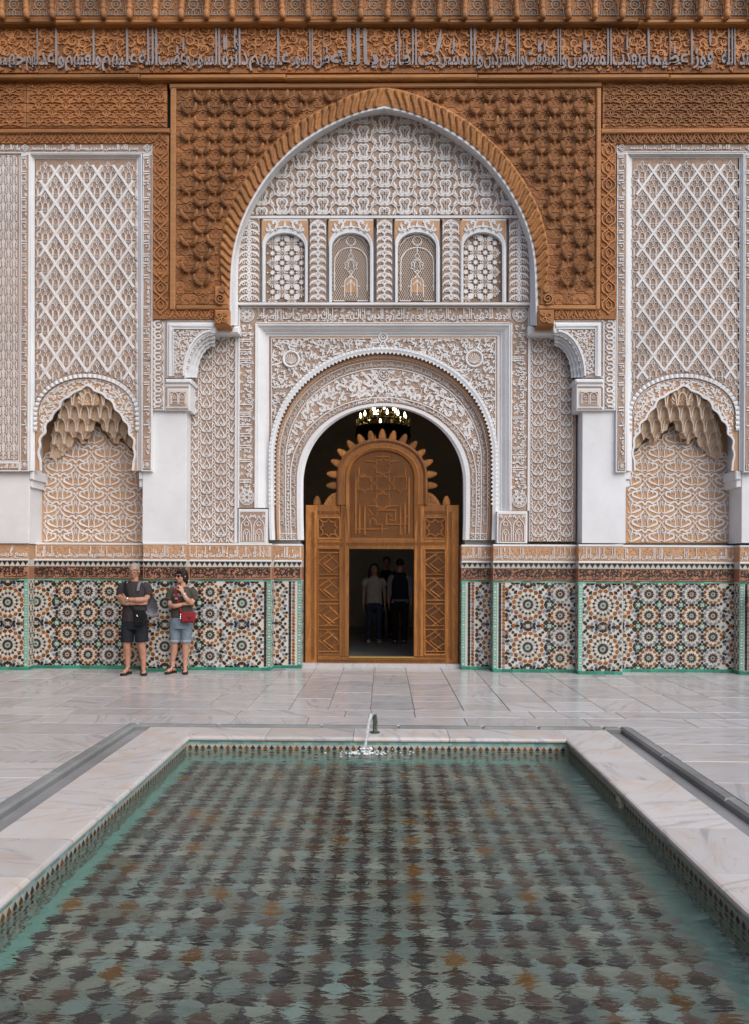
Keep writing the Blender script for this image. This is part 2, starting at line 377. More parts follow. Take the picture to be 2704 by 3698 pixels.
# ------------------------------------------------------------------ Arabic lettering (the built-in font, letters joined by presentation forms)
_AR = {}
def _ar_table():
    code = 0xFE80
    for ch, n in (('ء', 1), ('آ', 2), ('أ', 2), ('ؤ', 2), ('إ', 2), ('ئ', 4), ('ا', 2), ('ب', 4), ('ة', 2), ('ت', 4), ('ث', 4), ('ج', 4), ('ح', 4), ('خ', 4), ('د', 2), ('ذ', 2), ('ر', 2), ('ز', 2), ('س', 4), ('ش', 4), ('ص', 4), ('ض', 4), ('ط', 4), ('ظ', 4), ('ع', 4), ('غ', 4), ('ف', 4), ('ق', 4), ('ك', 4), ('ل', 4), ('م', 4), ('ن', 4), ('ه', 4), ('و', 2), ('ى', 2), ('ي', 4)):
        _AR[ch] = (code, n); code += n
_ar_table()
def shape(s):
    out = []; i = 0; prev = False
    while i < len(s):
        ch = s[i]
        if ch not in _AR: out.append(ch); prev = False; i += 1; continue
        c, n = _AR[ch]
        if ch == 'ل' and i + 1 < len(s) and s[i + 1] == 'ا':
            out.append(chr(0xFEFC if prev else 0xFEFB)); prev = False; i += 2; continue
        nxt = i + 1 < len(s) and s[i + 1] in _AR and s[i + 1] != 'ء'
        if n == 1: f = 0
        elif n == 2: f = 1 if prev else 0
        else: f = (3 if nxt else 1) if prev else (2 if nxt else 0)
        out.append(chr(c + f)); prev = (n == 4); i += 1
    return ''.join(reversed(out))
_TC = {}
def glyphs(s, bold=0.0, res=2):
    key = (s, bold, res)
    if key not in _TC:
        c = bpy.data.curves.new('t', 'FONT'); c.body = s; c.resolution_u = res; c.extrude = 0.5; c.offset = bold
        o = bpy.data.objects.new('t', c); col.objects.link(o); bpy.context.view_layer.update()
        dg = bpy.context.evaluated_depsgraph_get(); me = o.evaluated_get(dg).to_mesh()
        V = np.empty(len(me.vertices) * 3); me.vertices.foreach_get('co', V); V = V.reshape(-1, 3)
        Fs = [list(p.vertices) for p in me.polygons if not all(V[i, 2] < -0.4 for i in p.vertices)]
        o.evaluated_get(dg).to_mesh_clear(); bpy.data.objects.remove(o); bpy.data.curves.remove(c)
        _TC[key] = (V, Fs)
    return _TC[key]
ASC = ((-0.42, 0.0), (0.0, 0.30), (0.46, 0.58), (0.74, 1.0))       # font height -> share of the band: tall thuluth shafts
def lay_text(rel, s, fx, bold=0.012, h=None, mat=0, res=2, asc=ASC):
    """fx(u, v) -> px for u along the line (0..1), v up the band (0..1)"""
    V, Fs = glyphs(shape(s), bold, res)
    if not len(V): return
    u = (V[:, 0] - V[:, 0].min()) / (np.ptp(V[:, 0]) + 1e-9)
    v = np.interp(V[:, 1], [a for a, _ in asc], [b for _, b in asc])
    px, py = fx(u, v); X, Z = P(px, py, rel.y0)
    rel.mb.add(np.c_[X, rel.y0 - (V[:, 2] > 0) * (h or rel.h), Z], Fs, mat)
def line_text(rel, s, r, **kw):
    x0, y0, x1, y1 = r
    lay_text(rel, s, lambda u, v: (x0 + u * (x1 - x0), y1 + v * (y0 - y1)), **kw)
def vert_text(rel, s, r, up=True, **kw):
    x0, y0, x1, y1 = r       # letters turned on their side, reading upwards or downwards
    lay_text(rel, s, (lambda u, v: (x1 - v * (x1 - x0), y1 - u * (y1 - y0))) if up else (lambda u, v: (x0 + v * (x1 - x0), y0 + u * (y1 - y0))), **kw)
# ------------------------------------------------------------------ arches given by tables of (half width, height) in px about x = AX
AX = 1386.0
def arch_px(table, n=40, ax=AX):
    t = np.array(table, float); q = spl(t, 6)
    s = np.concatenate([[0], np.cumsum(np.linalg.norm(np.diff(q, axis=0), axis=1))]); ss = np.linspace(0, s[-1], n)
    hw, y = np.interp(ss, s, q[:, 0]), np.interp(ss, s, q[:, 1])
    return np.vstack([np.c_[ax - hw, y], np.c_[ax + hw, y][::-1][1:]])
def loft(mb, curves, mat=0):
    """curves: list of Nx3 arrays"""
    n = len(curves[0]); mb_v = np.vstack(curves); i = np.arange(n - 1)
    Q = np.concatenate([np.c_[k * n + i, (k + 1) * n + i, (k + 1) * n + i + 1, k * n + i + 1] for k in range(len(curves) - 1)])
    mb.add(mb_v, Q, mat)
def at_y(q, y): X, Z = P(q[:, 0], q[:, 1], y); return np.c_[X, np.full(len(X), y), Z]
T_WHITE = [(557, 1175), (554, 1038), (548, 936), (532, 856), (503, 772), (459, 689), (413, 622), (333, 537), (246, 474), (159, 430), (72, 398), (0, 381)]
T_ROPE = [(580, 1070), (585, 1020), (590, 936), (583, 863), (561, 776), (520, 689), (476, 620), (430, 560), (383, 512), (312, 452), (225, 400), (137, 357), (72, 334), (0, 320)]
T_INNER = [(525, 1176), (524, 1108), (522, 954), (511, 867), (482, 787), (452, 727), (412, 667), (354, 594), (268, 526), (181, 471), (105, 434), (0, 412)]
def hw_at(table, y): t = np.array(sorted((b, a) for a, b in table)); return np.interp(y, t[:, 0], t[:, 1], left=0)
# ================================================================== masonry core and room behind the door
YW = -0.36                                 # face of the cedar boards
rng = random.Random(3)
core = thing('courtyard_wall', 'tall plastered courtyard wall carrying all the carving around the doorway', 'wall')
pbox('masonry', (-500, -500, 1088, 2420), 0.30, 0.75, 'plaster', core)
pbox('masonry', (1682, -500, 3250, 2420), 0.30, 0.75, 'plaster', core)
pbox('masonry', (1088, -500, 1682, 1440), 0.301, 0.75, 'plaster', core)
sw = MB(); sw.box(-7.1, -6.55, -16.0, 0.3, -0.1, 7.6); tag(sw.obj('shade_wall', 'door_wood_dark'), 'added dark cedar wall out of view on the left, shading that side', 'wall')  # unseen wall added to keep light off the left of the facade
room = tag(obj('prayer_hall', None), 'dark hall with tiled dado seen through the doorway', 'room')
mb = MB()
for a in ((-4.5, 4.5, 8.0, 8.2, -0.1, 7.0), (-4.7, -4.5, 0.75, 8.2, -0.1, 7.0), (4.5, 4.7, 0.75, 8.2, -0.1, 7.0), (-4.7, 4.7, 0.75, 8.2, 7.0, 7.2)): mb.box(*a)
mb.obj('room_shell', 'room_wall', room)
mb = MB(); mb.box(-4.5, 4.5, 0.64, 8.0, -0.12, 0.02); mb.obj('room_floor', 'slate', room)
# ================================================================== cornice over the frieze
cor = thing('carved_cornice', 'cedar cornice of turned posts before painted panels along the top edge', 'cornice')
posts = [-84, 8, 98, 191, 283, 375, 468, 560, 654, 746, 839, 930, 1022, 1115, 1209, 1303, 1396, 1488, 1583, 1676, 1770, 1865, 1959, 2052, 2146, 2243, 2337, 2432, 2526, 2623, 2716]
pm = MB(); prof = [(0.040, 0.0), (0.046, 0.03), (0.050, 0.07), (0.042, 0.115), (0.034, 0.12), (0.052, 0.14), (0.052, 0.165), (0.036, 0.175), (0.044, 0.20), (0.048, 0.6), (0.046, 1.2)]
ring = 14; V = []
for r_, z_ in [(0.012, -0.015), (0.03, -0.006)] + prof:
    for k in range(ring):
        a = 2 * math.pi * k / ring; rr = r_ * (1 + (0.10 if (k % 2 and z_ < 0.12) else 0)); V.append((rr * math.cos(a), rr * math.sin(a), z_))
i = np.arange(ring); j = (i + 1) % ring
Q = np.concatenate([np.c_[q * ring + i, q * ring + j, (q + 1) * ring + j, (q + 1) * ring + i] for q in range(len(prof) + 1)])
pm.add(V, Q); post_me = pm.mesh('post', 'cedar', True)
for q, x in enumerate(posts):
    X, Z = P(x, 66, -0.56); obj('post', post_me, cor, loc=(X, -0.56, Z), rot=(R(-4), 0, R(q * 37)))
KUF = mir([(spl([(0, -30), (-12, -26), (-17, -14), (-12, -2), (0, 3)], 3), 3.0), (np.array([(-12, -28), (-24, -30), (-24, -50)]), 2.6), (np.array([(-14, 0), (-26, 4), (-26, 22), (-34, 22), (-34, -14), (-28, -22)]), 2.6),
            (np.array([(0, 3), (-5, 12), (-5, 24), (-18, 24), (-18, 12)]), 2.6), (np.array([(-34, 24), (0, 24)]), 2.4), (circ((0, -14), 6, 8), 2.4), (np.array([(-34, -52), (-20, -58), (-8, -44), (0, -40)]), 2.6)])
for a, b in zip(posts[:-1], posts[1:]):
    o = pbox('soffit_panel', (a + 2, -160, b - 2, 68), -0.43, -0.40, 'cedar_carved', cor)
    r = Relief(-0.43, 0.012); c = ((a + b) / 2, 32)
    cl = rect(a + 9, -150, b - 9, 64)
    r.puts(KUF, c, cl); r.puts(KUF, (c[0], c[1] - 84), cl)
    r.obj('painted_tracery', 'grey_paint_dim', o)
eave = MB(); rbox(eave, -500, -190, 3200, -150, -0.70, 0.3); eave.obj('eave_board', 'cedar', cor)
# ================================================================== inscribed frieze
fr = thing('inscribed_frieze', 'cedar frieze carved with grey Arabic lettering among scrolling leaves', 'frieze')
cuts = [-300, 140, 830, 1410, 1992, 3000]
rows = [100, 145, 201, 264]
for a, b in zip(cuts[:-1], cuts[1:]):
    d = rng.uniform(-4, 4)
    for y0, y1 in zip(rows[:-1], rows[1:]):
        pbox('plank', (a + 0.8, y0 + (d if y0 > 101 else 0) + 1.0, b - 0.8, y1 + (d if y1 < 260 else 0) - 1.0), YW - 0.02, YW + 0.04, 'cedar_carved', fr, 0.003)
for y0, y1, yo, cc in ((66, 83, -0.15, (-300, 197, 1108, 1618, 2306, 3000)), (266, 284, -0.12, (-300, 505, 1032, 1722, 2415, 3000))):
    for a, b in zip(cc[:-1], cc[1:]): pbox('rail', (a + 0.6, y0, b - 0.6, y1), YW + yo, YW + 0.04, 'cedar_gold', fr, 0.02)
def beads(parent, x0, x1, y, yp, step=9.2, vert=False):
    r = Relief(yp, 0.016)
    n = int(abs(x1 - x0) / step)
    for k in range(n):
        c = (x0 + (k + 0.5) * step, y) if not vert else (y, x0 + (k + 0.5) * step)
        r.poly([(c[0] - 3.6, c[1]), (c[0], c[1] - 3.6), (c[0] + 3.6, c[1]), (c[0], c[1] + 3.6)])
    r.obj('bead_row', 'cedar', parent)
pbox('bead_strip', (-300, 84, 3000, 100), YW - 0.035, YW + 0.04, 'cedar_carved', fr); beads(fr, -10, 2714, 92, YW - 0.035)
words = [('عند الله', 2600, 2720), ('فوزا', 2489, 2570), ('عظيما', 2333, 2480), ('ويعذب', 2207, 2328), ('المنفقين', 2046, 2205), ('والمنفقت', 1893, 2040), ('والمشركين', 1745, 1890), ('والمشركت', 1508, 1740), ('الظانين', 1369, 1503),
         ('بالله', 1196, 1364), ('ظن', 1138, 1192), ('السوء', 1056, 1132), ('عليهم', 902, 1050), ('دائرة', 806, 898), ('السوء', 697, 798), ('وغضب', 577, 690), ('الله', 505, 572), ('عليهم', 372, 500), ('ولعنهم', 240, 368), ('واعد', 146, 236), ('لهم', 100, 142), ('جهنم', -20, 96)]
ASCW = ((-0.40, 0.0), (0.0, 0.14), (0.50, 0.42), (0.56, 0.50), (0.74, 1.0))
for s, a, b in words:
    r = Relief(YW - 0.02, 0.040); line_text(r, s, (a, 104, b, 261), bold=0.020, asc=ASCW, res=3); r.obj('word', 'grey_paint', fr, kind=None)
r = Relief(YW - 0.02, 0.020)
ROSE = [(spl([(0.30, 0.0), (0.20, -0.26), (-0.08, -0.32), (-0.30, -0.1), (-0.24, 0.18), (0.0, 0.28), (0.14, 0.14)], 3), [0.04, 0.2, 0.26, 0.26, 0.2, 0.14, 0.05]), (circ((-0.02, -0.04), 0.1, 8), 0.08),
        (spl([(0.3, 0.0), (0.5, 0.22), (0.4, 0.44), (0.2, 0.5)], 3), [0.05, 0.22, 0.2, 0.03]), (spl([(-0.28, 0.2), (-0.5, 0.3), (-0.62, 0.14)], 3), [0.05, 0.2, 0.03])]
scatter(r, (-10, 118, 2714, 205), 42, 42, rect(-20, 103, 2720, 206), rng, 0.2, True, ROSE)
scatter(r, (-10, 215, 2714, 258), 30, 24, rect(-20, 206, 2720, 260), rng, 0.3, False)
r.obj('leaf_scrolls', 'cedar', fr)
# ================================================================== carved side panels beside the arch
WOODU = mir([(spl([(0, -20), (-8, -12), (-20, -10), (-30, -16), (-42, -14), (-48, -22)], 3), 3.2), (spl([(0, 18), (-6, 8), (-18, 2), (-26, 8), (-22, 16), (-14, 14)], 3), 3.2), (np.array([(-28, -4), (-40, -4), (-40, 4), (-48, 4)]), 3.0), (spl([(-8, -14), (-14, -4), (-8, 6)], 3), 2.6)]) + [(circ((0, 0), 9, 10), 3.0), (spl([(0, 6), (0, -6)], 3), 5)]
def side_panel(x0, x1, label, hx):
    t = thing('carved_wood_panel', label, 'wood panel', 'carved cedar panels either side of the arch')
    for y0, y1 in zip((285, 327, 373, 406, 444), (327, 373, 406, 444, 462)):
        pbox('plank', (x0, y0 + 1.0, x1, y1 - 1.0), YW - 0.01 - rng.uniform(0, 0.006), YW + 0.04, 'cedar_carved', t, 0.003)
    r = Relief(YW - 0.014, 0.016); cl = rect(x0 + 8, 290, x1 - 8, 459)
    row = 0
    for y in np.arange(300, 470, 27.5):
        for x in np.arange(x0 - 100, x1 + 100, 97): r.puts(WOODU, (x + (48.5 if row % 2 else 0) + hx, y), cl)
        row += 1
    r.obj('carved_tracery', 'cedar', t); beads(t, x0 + 4, x1 - 4, 291, YW - 0.012)
    return t
side_panel(-220, 96, 'narrow dark cedar panel at the top left corner', 20)
side_panel(98, 604, 'carved cedar panel with rosettes and knots left of the wooden arch', 0)
side_panel(2174, 2990, 'carved cedar panel with rosettes and knots right of the wooden arch', 30)
# ================================================================== the great wooden arch with its spandrels
sp = thing('wooden_arch', 'great cedar arch with fluted rope moulding and spandrels full of pinecones', 'arch')
def rope_x(y, side): return AX + side * hw_at(T_ROPE, y)
prow = [316] + [364, 411, 459, 506, 553, 598, 640, 690, 737, 785, 830, 879, 922, 968, 1015, 1060, 1101]
for side in (-1, 1):
    xe = 634 if side < 0 else 2152
    for y0, y1 in zip(prow[:-1], prow[1:]):
        ys = np.linspace(y0 + 1.1, y1 - 1.1, 5); inner = np.array([rope_x(min(max(y, 321), 1069), side) - side * 6 for y in ys])
        poly = np.vstack([np.c_[np.full(2, xe), [y1 - 1.1, y0 + 1.1]], np.c_[inner, ys]])
        X, Z = P(poly[:, 0], poly[:, 1], YW); m_ = MB(); m_.prism(np.c_[X, Z], YW - rng.uniform(0.0, 0.006), YW + 0.05, 0); m_.obj('plank', 'cedar_carved', sp)
for r_ in ((-400, 60, 3100, 322), (-400, 322, 870, 514), (1902, 322, 3100, 514), (556, 514, 826, 1160), (1946, 514, 2219, 1160)): pbox('backing_board', r_, YW + 0.052, YW + 0.09, 'black_void', core)
# cones
cm = MB(); cpath = spl([(0.012, -0.010, 0.0), (0.055, -0.030, 0.010), (0.098, -0.042, 0.052), (0.118, -0.040, 0.105), (0.120, -0.028, 0.155)], 4); ncp = len(cpath); V = []; ns = 8
crad = np.interp(np.linspace(0, 1, ncp), [0, 0.12, 0.4, 0.75, 1.0], [0.012, 0.026, 0.031, 0.022, 0.006])
for a in range(ncp):
    d_ = cpath[min(a + 1, ncp - 1)] - cpath[max(a - 1, 0)]; d_ /= np.linalg.norm(d_); u_ = np.cross(d_, (0, 1, 0)); u_ /= np.linalg.norm(u_); v_ = np.cross(d_, u_)
    for k in range(ns * 2): an = math.pi * k / ns; sc_ = crad[a] * (1 + (0.13 if (a + k) % 2 else -0.10)); V.append(cpath[a] + sc_ * (u_ * math.cos(an) + v_ * math.sin(an)))
n2 = ns * 2; i = np.arange(n2); j = (i + 1) % n2
cm.add(V, np.concatenate([np.c_[q * n2 + i, q * n2 + j, (q + 1) * n2 + j, (q + 1) * n2 + i] for q in range(ncp - 1)]))
cone_me = cm.mesh('pinecone', 'cone_wood')
r = Relief(YW - 0.004, 0.010)
CONEB = [(circ((0, -36), 11.5, 12), 2.8), (circ((0, -36), 5, 8), 2.4)] + mir([(spl([(-13, -22), (-30, -12), (-44, -18), (-47, -34), (-38, -44), (-26, -40)], 3), [2, 5, 6, 5, 4, 2]), (spl([(0, -56), (-10, -50), (-18, -38), (-15, -26)], 3), 3.4), (spl([(-30, -6), (-40, 2), (-47, 14), (-38, 22), (-24, 14)], 3), [2, 5, 5, 4, 2]), (spl([(0, 14), (-9, 8), (-14, -2)], 3), 3)])
def in_spandrel(p):
    hw = np.array([hw_at(T_ROPE, y) for y in p[:, 1]])
    return (p[:, 0] > 640) & (p[:, 0] < 2148) & (p[:, 1] > 318) & (p[:, 1] < 1098) & (np.abs(p[:, 0] - AX) > hw + 9)
ncone = 0
for row in range(17):
    y = 365 + row * 47.4
    for kx in range(-9, 10):
        x = 1392 + kx * 94 + (47 if row % 2 else 0)
        r.puts(CONEB, (x, y), in_spandrel)
        for s in (-1, 1):
            c0 = np.array([(x + s * 5, y - 1), (x + s * 30, y - 36)])
            if in_spandrel(c0).all() and in_spandrel(c0 + [s * 3, 0]).all() and in_spandrel(c0 - [s * 6, 0]).all() and y < 1075:
                X, Z = P(x, y + 2, YW); ncone += 1
                obj('pinecone', cone_me, sp, loc=(X, YW - 0.012, Z), rot=(0, R(rng.uniform(-4, 4)), 0), scale=(s * (1 + rng.uniform(-0.06, 0.06)), 1.15, 1 + rng.uniform(-0.08, 0.06)))
r.obj('carved_ground', 'cedar', sp)
# rope moulding: a backing band and one fluted gadroon after another
qa, qb = arch_px(T_ROPE, 60), arch_px(T_WHITE, 60)
qa2 = qa + (qa - qb) / np.linalg.norm(qa - qb, axis=1, keepdims=True) * 7
mb = MB(); loft(mb, [at_y(qa2, YW + 0.02), at_y(qa2, YW - 0.03), at_y(qa, YW - 0.045), at_y((qa + qb) / 2, YW - 0.04), at_y(qb, YW - 0.02), at_y(qb + (qb - qa) * 0.06, YW + 0.1)]); mb.obj('arch_band', 'cedar', sp)
gm = MB(); path = spl([(-0.34, 0.0), (-0.30, 0.18), (-0.14, 0.45), (0.02, 0.68), (0.08, 0.86), (0.05, 0.98)], 3); wd = np.interp(np.linspace(0, 1, len(path)), [0, 0.3, 0.6, 0.82, 0.94, 1], [0.16, 0.26, 0.36, 0.42, 0.34, 0.06])
V = []; npf = 7
for k, (p_, w_) in enumerate(zip(path, wd)):
    for q in range(npf):
        a = math.pi * q / (npf - 1); V.append((p_[0] - math.cos(a) * w_ / 2, -math.sin(a) * w_ * 0.62, p_[1]))
i = np.arange(npf - 1); gm.add(V, np.concatenate([np.c_[k * npf + i, k * npf + i + 1, (k + 1) * npf + i + 1, (k + 1) * npf + i] for k in range(len(path) - 1)]))
gad_me = gm.mesh('gadroon', 'cedar_gold', True)
NG = 34
for side in (-1, 1):
    q0, q1 = arch_px(T_WHITE, 400)[:400], arch_px(T_ROPE, 400)[:400]
    L0 = np.concatenate([[0], np.cumsum(np.linalg.norm(np.diff(q1, axis=0), axis=1))])
    for k in range(NG):
        f = (k + 0.75) / NG; idx = np.searchsorted(L0, f * L0[-1] * 0.985); idx = min(idx, 399)
        o_ = q1[idx]; d2 = np.linalg.norm(q0 - o_, axis=1); b_ = q0[d2.argmin()]
        if side > 0: o_, b_ = np.array([2 * AX - o_[0], o_[1]]), np.array([2 * AX - b_[0], b_[1]])
        X0, Z0 = P(b_[0], b_[1], YW - 0.03); X1, Z1 = P(o_[0], o_[1], YW - 0.03)
        ln = math.hypot(X1 - X0, Z1 - Z0); an = math.atan2(X1 - X0, Z1 - Z0)
        pitch = L0[-1] / NG / SC
        obj('gadroon', gad_me, sp, loc=(X0, YW - 0.03, Z0), rot=(0, an, 0), scale=((1 if side < 0 else -1) * pitch * 2.0, pitch * 1.6, ln * 1.04))
# volutes and corbels where the arch starts
for side, x0, x1 in ((-1, 774, 830), (1, 1942, 2000)):
    cb = pbox('corbel', (x0, 1117, x1, 1174), YW - 0.10, YW + 0.2, 'cedar', sp, 0.025)
    r = Relief(YW - 0.10, 0.025); cx_ = (x0 + x1) / 2; s_ = -side
    for k, (dx, dy, rr) in enumerate(((-8, -6, 13), (8, 8, 11), (10, -12, 8), (-10, 14, 8))):
        t = np.linspace(0, 9.0, 16); r.put(np.c_[cx_ + s_ * (dx + rr * (1 - t / 11) * np.cos(t)), 1146 + dy + rr * (1 - t / 11) * np.sin(t)], np.linspace(6, 3, 16))
    r.obj('carved_leaves', 'cedar_light', cb)
    vl = pbox('volute', (x0 + (2 if side < 0 else 6), 1032, x1 - (6 if side < 0 else 2), 1101), YW - 0.05, YW + 0.05, 'cedar', sp, 0.012)
    r = Relief(YW - 0.05, 0.035)
    for (dx, yy, rr) in ((4, 1080, 20), (-4, 1045, 11)):
        t = np.linspace(0, 11.5, 24); r.put(np.c_[cx_ - s_ * dx + s_ * rr * (1 - t / 13) * np.cos(t + 1.2), yy + rr * (1 - t / 13) * np.sin(t + 1.2)], np.linspace(7, 4, 24))
    r.obj('scrolls', 'cedar_light', vl)
# frames: mouldings round the spandrel field and along the side strips
def moulding(parent, r_, yo=0.05, mat='cedar_light', b=0.014): return pbox('moulding', r_, YW - yo, YW + 0.04, mat, parent, b)
moulding(sp, (612, 297, 2172, 315)); beads(sp, 620, 2165, 291, YW - 0.02); pbox('bead_strip', (606, 285, 2172, 297), YW - 0.018, YW + 0.04, 'cedar_carved', sp)
moulding(sp, (614, 315.5, 635, 1118)); moulding(sp, (2151, 315.5, 2168, 1118)); moulding(sp, (635.5, 1101, 829, 1117)); moulding(sp, (1941, 1101, 2150.5, 1117))
moulding(sp, (-300, 463, 613, 480), 0.045, 'cedar'); moulding(sp, (2169, 461, 3000, 480), 0.045, 'cedar')
STRIP = mir([(spl([(0, -15), (-7, -8), (-11, 2), (-22, 15)], 3), 5), (spl([(0, -6), (-6, 4), (0, 13)], 3), 3), (spl([(-15, -13), (-20, -6), (-22, 4)], 3), 3)])
VST = mir([(spl([(0, -32), (-8, -22), (-21, -12), (-24, 0), (-21, 12), (-8, 22), (0, 32)], 3), 5), (spl([(0, -18), (-10, -6), (-7, 8), (0, 14)], 3), 3.4), (spl([(-24, -24), (-14, -20), (-22, -10)], 3), 4)])
for (x0, x1, lab) in ((-300, 612, 'left'), (2169, 3000, 'right')):
    vx0, vx1 = (553, 611) if lab == 'left' else (2168, 2222)
    hb = (778 if lab == 'left' else 2003)
    m_ = MB(); rbox(m_, x0, 480.5, x1, 517, YW - 0.005, YW + 0.05); m_.obj('border_strip', 'cedar_carved', sp)
    r = Relief(YW - 0.005, 0.018)
    for x in np.arange(x0 + 20 if x0 > 0 else -20, min(x1, 2730), 46): r.puts(STRIP, (x, 499), rect(x0, 482, x1 - 1, 515))
    r.obj('carved_peaks', 'cedar', sp)
    for k, (a, b) in enumerate(zip(range(517, 1118, 60), range(577, 1180, 60))):
        pbox('border_strip', (vx0, a + 0.5, vx1, min(b, 1153) - 0.5), YW - 0.004 - rng.uniform(0, 0.005), YW + 0.05, 'cedar_carved', sp)
    r = Relief(YW - 0.009, 0.018)
    for y in np.arange(545, 1160, 62): r.puts(VST, ((vx0 + vx1) / 2, y), rect(vx0 + 2, 517, vx1 - 2, 1152))
    r.obj('carved_knots', 'cedar', sp)
    a, b = (vx1, 773) if lab == 'left' else (2001, vx0)
    pbox('border_strip', (min(a, b), 1117.5, max(a, b), 1152), YW - 0.006, YW + 0.05, 'cedar_carved', sp)
    r = Relief(YW - 0.006, 0.018)
    for x in np.arange(min(a, b) + 22, max(a, b), 44): r.puts(STRIP, (x, 1136), rect(min(a, b), 1119, max(a, b), 1151))
    r.obj('carved_peaks', 'cedar', sp)
# ================================================================== stucco lunette under the wooden arch
lu = thing('stucco_lunette', 'white stucco lunette of scrollwork over four blind windows under the wooden arch', 'lunette')
qo, qi = arch_px(T_WHITE, 70), arch_px(T_INNER, 70)
mb = MB()
loft(mb, [at_y(qo + (qi - qo) * t, y) for t, y in ((-0.05, YW + 0.10), (-0.05, YW - 0.015), (0.30, YW - 0.012), (0.34, YW + 0.05), (0.62, -0.20), (0.66, -0.18), (0.94, -0.125), (1.0, -0.097))])
mb.obj('arch_soffit', 'plaster', lu)
q = arch_px(T_INNER, 40); X, Z = P(np.r_[q[:, 0] - 2, [1386]], np.r_[q[:, 1] - 2, [412]], 0.0)
m_ = MB(); qq = q[(q[:, 1] < 791)]; X, Z = P(qq[:, 0], qq[:, 1], 0.0); m_.prism(np.c_[X, Z], 0.0, 0.05); m_.obj('carved_ground', 'stucco_ground', lu)
def in_lunette(p): return (p[:, 1] < 789) & (p[:, 1] > 412) & (np.abs(p[:, 0] - AX) < np.array([hw_at(T_INNER, y) for y in p[:, 1]]) - 1)
k_ = 0.3632
LYRE = xf(mir([(spl([(2, -52), (-18, -70), (-42, -60), (-50, -36), (-40, -8), (-32, 14), (-42, 38), (-35, 58), (-15, 66), (0, 52)], 3), 17), (circ((-21, -40), 11, 8), 7), (circ((-18, 44), 10, 8), 7),
                 (spl([(0, 82), (34, 80), (62, 64), (76, 38), (86, 12), (108, -2)], 3), [5, 14, 13, 11, 12, 6]), (spl([(84, 4), (88, -20), (104, -36), (100, -66)], 3), [6, 20, 22, 2]), (circ((112, -22), 12, 8), 6),
                 (spl([(100, -2), (128, -20), (160, -38), (200, -42)], 3), [6, 8, 5, 4]), (spl([(-36, -6), (-70, 4), (-96, -8)], 3), 4), (spl([(-12, -20), (-6, 10), (-14, 30)], 3), 4)]), k_)
pts = []
for i in range(-8, 9):
    for j in range(0, 13):
        pts.append((1386 + i * 72.6, 400 + j * 64.6 + (32.3 if i % 2 else 0)))
LYRE = [(p, np.asarray(w_) * 1.22) for p, w_ in LYRE]
motifs(lu, 'scroll_motif', LYRE, pts, 0.0, 0.020, 'stucco', in_lunette)
pbox('fillet', (892, 789, 1880, 798), -0.02, 0.05, 'stucco', lu)
pbox('fillet', (862, 1100, 1910, 1108), -0.022, 0.05, 'stucco', lu)
pbox('window_wall', (850, 798.5, 1922, 1099.5), 0.125, 0.16, 'stucco', lu)
LEAFX = mir([(spl([(-30, 19), (-20, 6), (-4, 2), (0, -8), (-6, -18), (-16, -20)], 3), [3, 7, 6, 6, 5, 2]), (spl([(-30, -4), (-22, -16), (-8, -18)], 3), [2, 6, 2]), (circ((-17, 12), 4.5, 6), 3), (spl([(0, 4), (-8, 14), (0, 20)], 3), [2, 5, 2])])
for n_, (a, b) in enumerate(((864, 947), (1118, 1185), (1354, 1418), (1589, 1659), (1827, 1908))):
    st = pbox('leaf_strip', (a + 4, 801, b - 4, 1098), -0.004, 0.03, 'stucco_ground', lu)
    r = Relief(-0.004, 0.016); cl = both(rect(a + 4, 802, b - 4, 1097), lambda p: np.abs(p[:, 0] - AX) < np.array([hw_at(T_INNER, y) for y in p[:, 1]]) - 1)
    for y in np.arange(812, 1110, 26): r.puts(xf(LEAFX, (b - a) / 70), ((a + b) / 2, y), cl)
    r.put(spl([(a + 6, 850), (a + 12, 822), ((a + b) / 2, 806), (b - 12, 822), (b - 6, 850)], 4), 4, cl)
    r.obj('leaf_tracery', 'stucco', st)
def arch_open(o, n=18):
    xl, xr, ys, ya, yb = o; t = np.linspace(0, math.pi, n); cx_, rx = (xl + xr) / 2, (xr - xl) / 2
    return np.vstack([[xl, yb], np.c_[cx_ - rx * np.cos(t), ys - (ys - ya) * np.sin(t) ** 0.9], [xr, yb]])
def arched_plate(mb, r_, o, yf, yr, mat=0, n=18):
    """plate with an arched opening and its reveal back to yr"""
    q = arch_open(o, n); x0, y0, x1, y1 = r_
    up = q[1:-1]; A = at_y(up, yf); B = at_y(np.c_[up[:, 0], np.full(len(up), y0)], yf); loft(mb, [A, B], mat)
    for a, b in ((x0, o[0]), (o[1], x1)):
        if b - a > 0.5: c = at_y(np.array([(a, y0), (b, y0), (b, y1), (a, y1)]), yf); mb.add(c, [[0, 1, 2, 3]], mat)
    F_ = at_y(q, yf); K = F_.copy(); K[:, 1] = yr; loft(mb, [F_, K], mat)
DAISY = [(np.array([(6.5 * math.cos(a), 6.5 * math.sin(a)), (16 * math.cos(a), 16 * math.sin(a))]), [2.6, 5.0]) for a in np.linspace(0, 2 * math.pi, 13)[:-1]]
def star(c, r1, r2, n=8, a0=0.0): return [(c[0] + (r1 if k % 2 == 0 else r2) * math.cos(a0 + math.pi * k / n), c[1] + (r1 if k % 2 == 0 else r2) * math.sin(a0 + math.pi * k / n)) for k in range(2 * n)]
wins = [((954, 801, 1114, 1099), (962, 1105, 905, 850, 1099), 0), ((1192, 801, 1350, 1099), (1201, 1338, 905, 850, 1099), 1), ((1425, 801, 1584, 1099), (1434, 1572, 903, 848, 1099), 1), ((1664, 801, 1822, 1099), (1669, 1809, 903, 848, 1099), 0)]
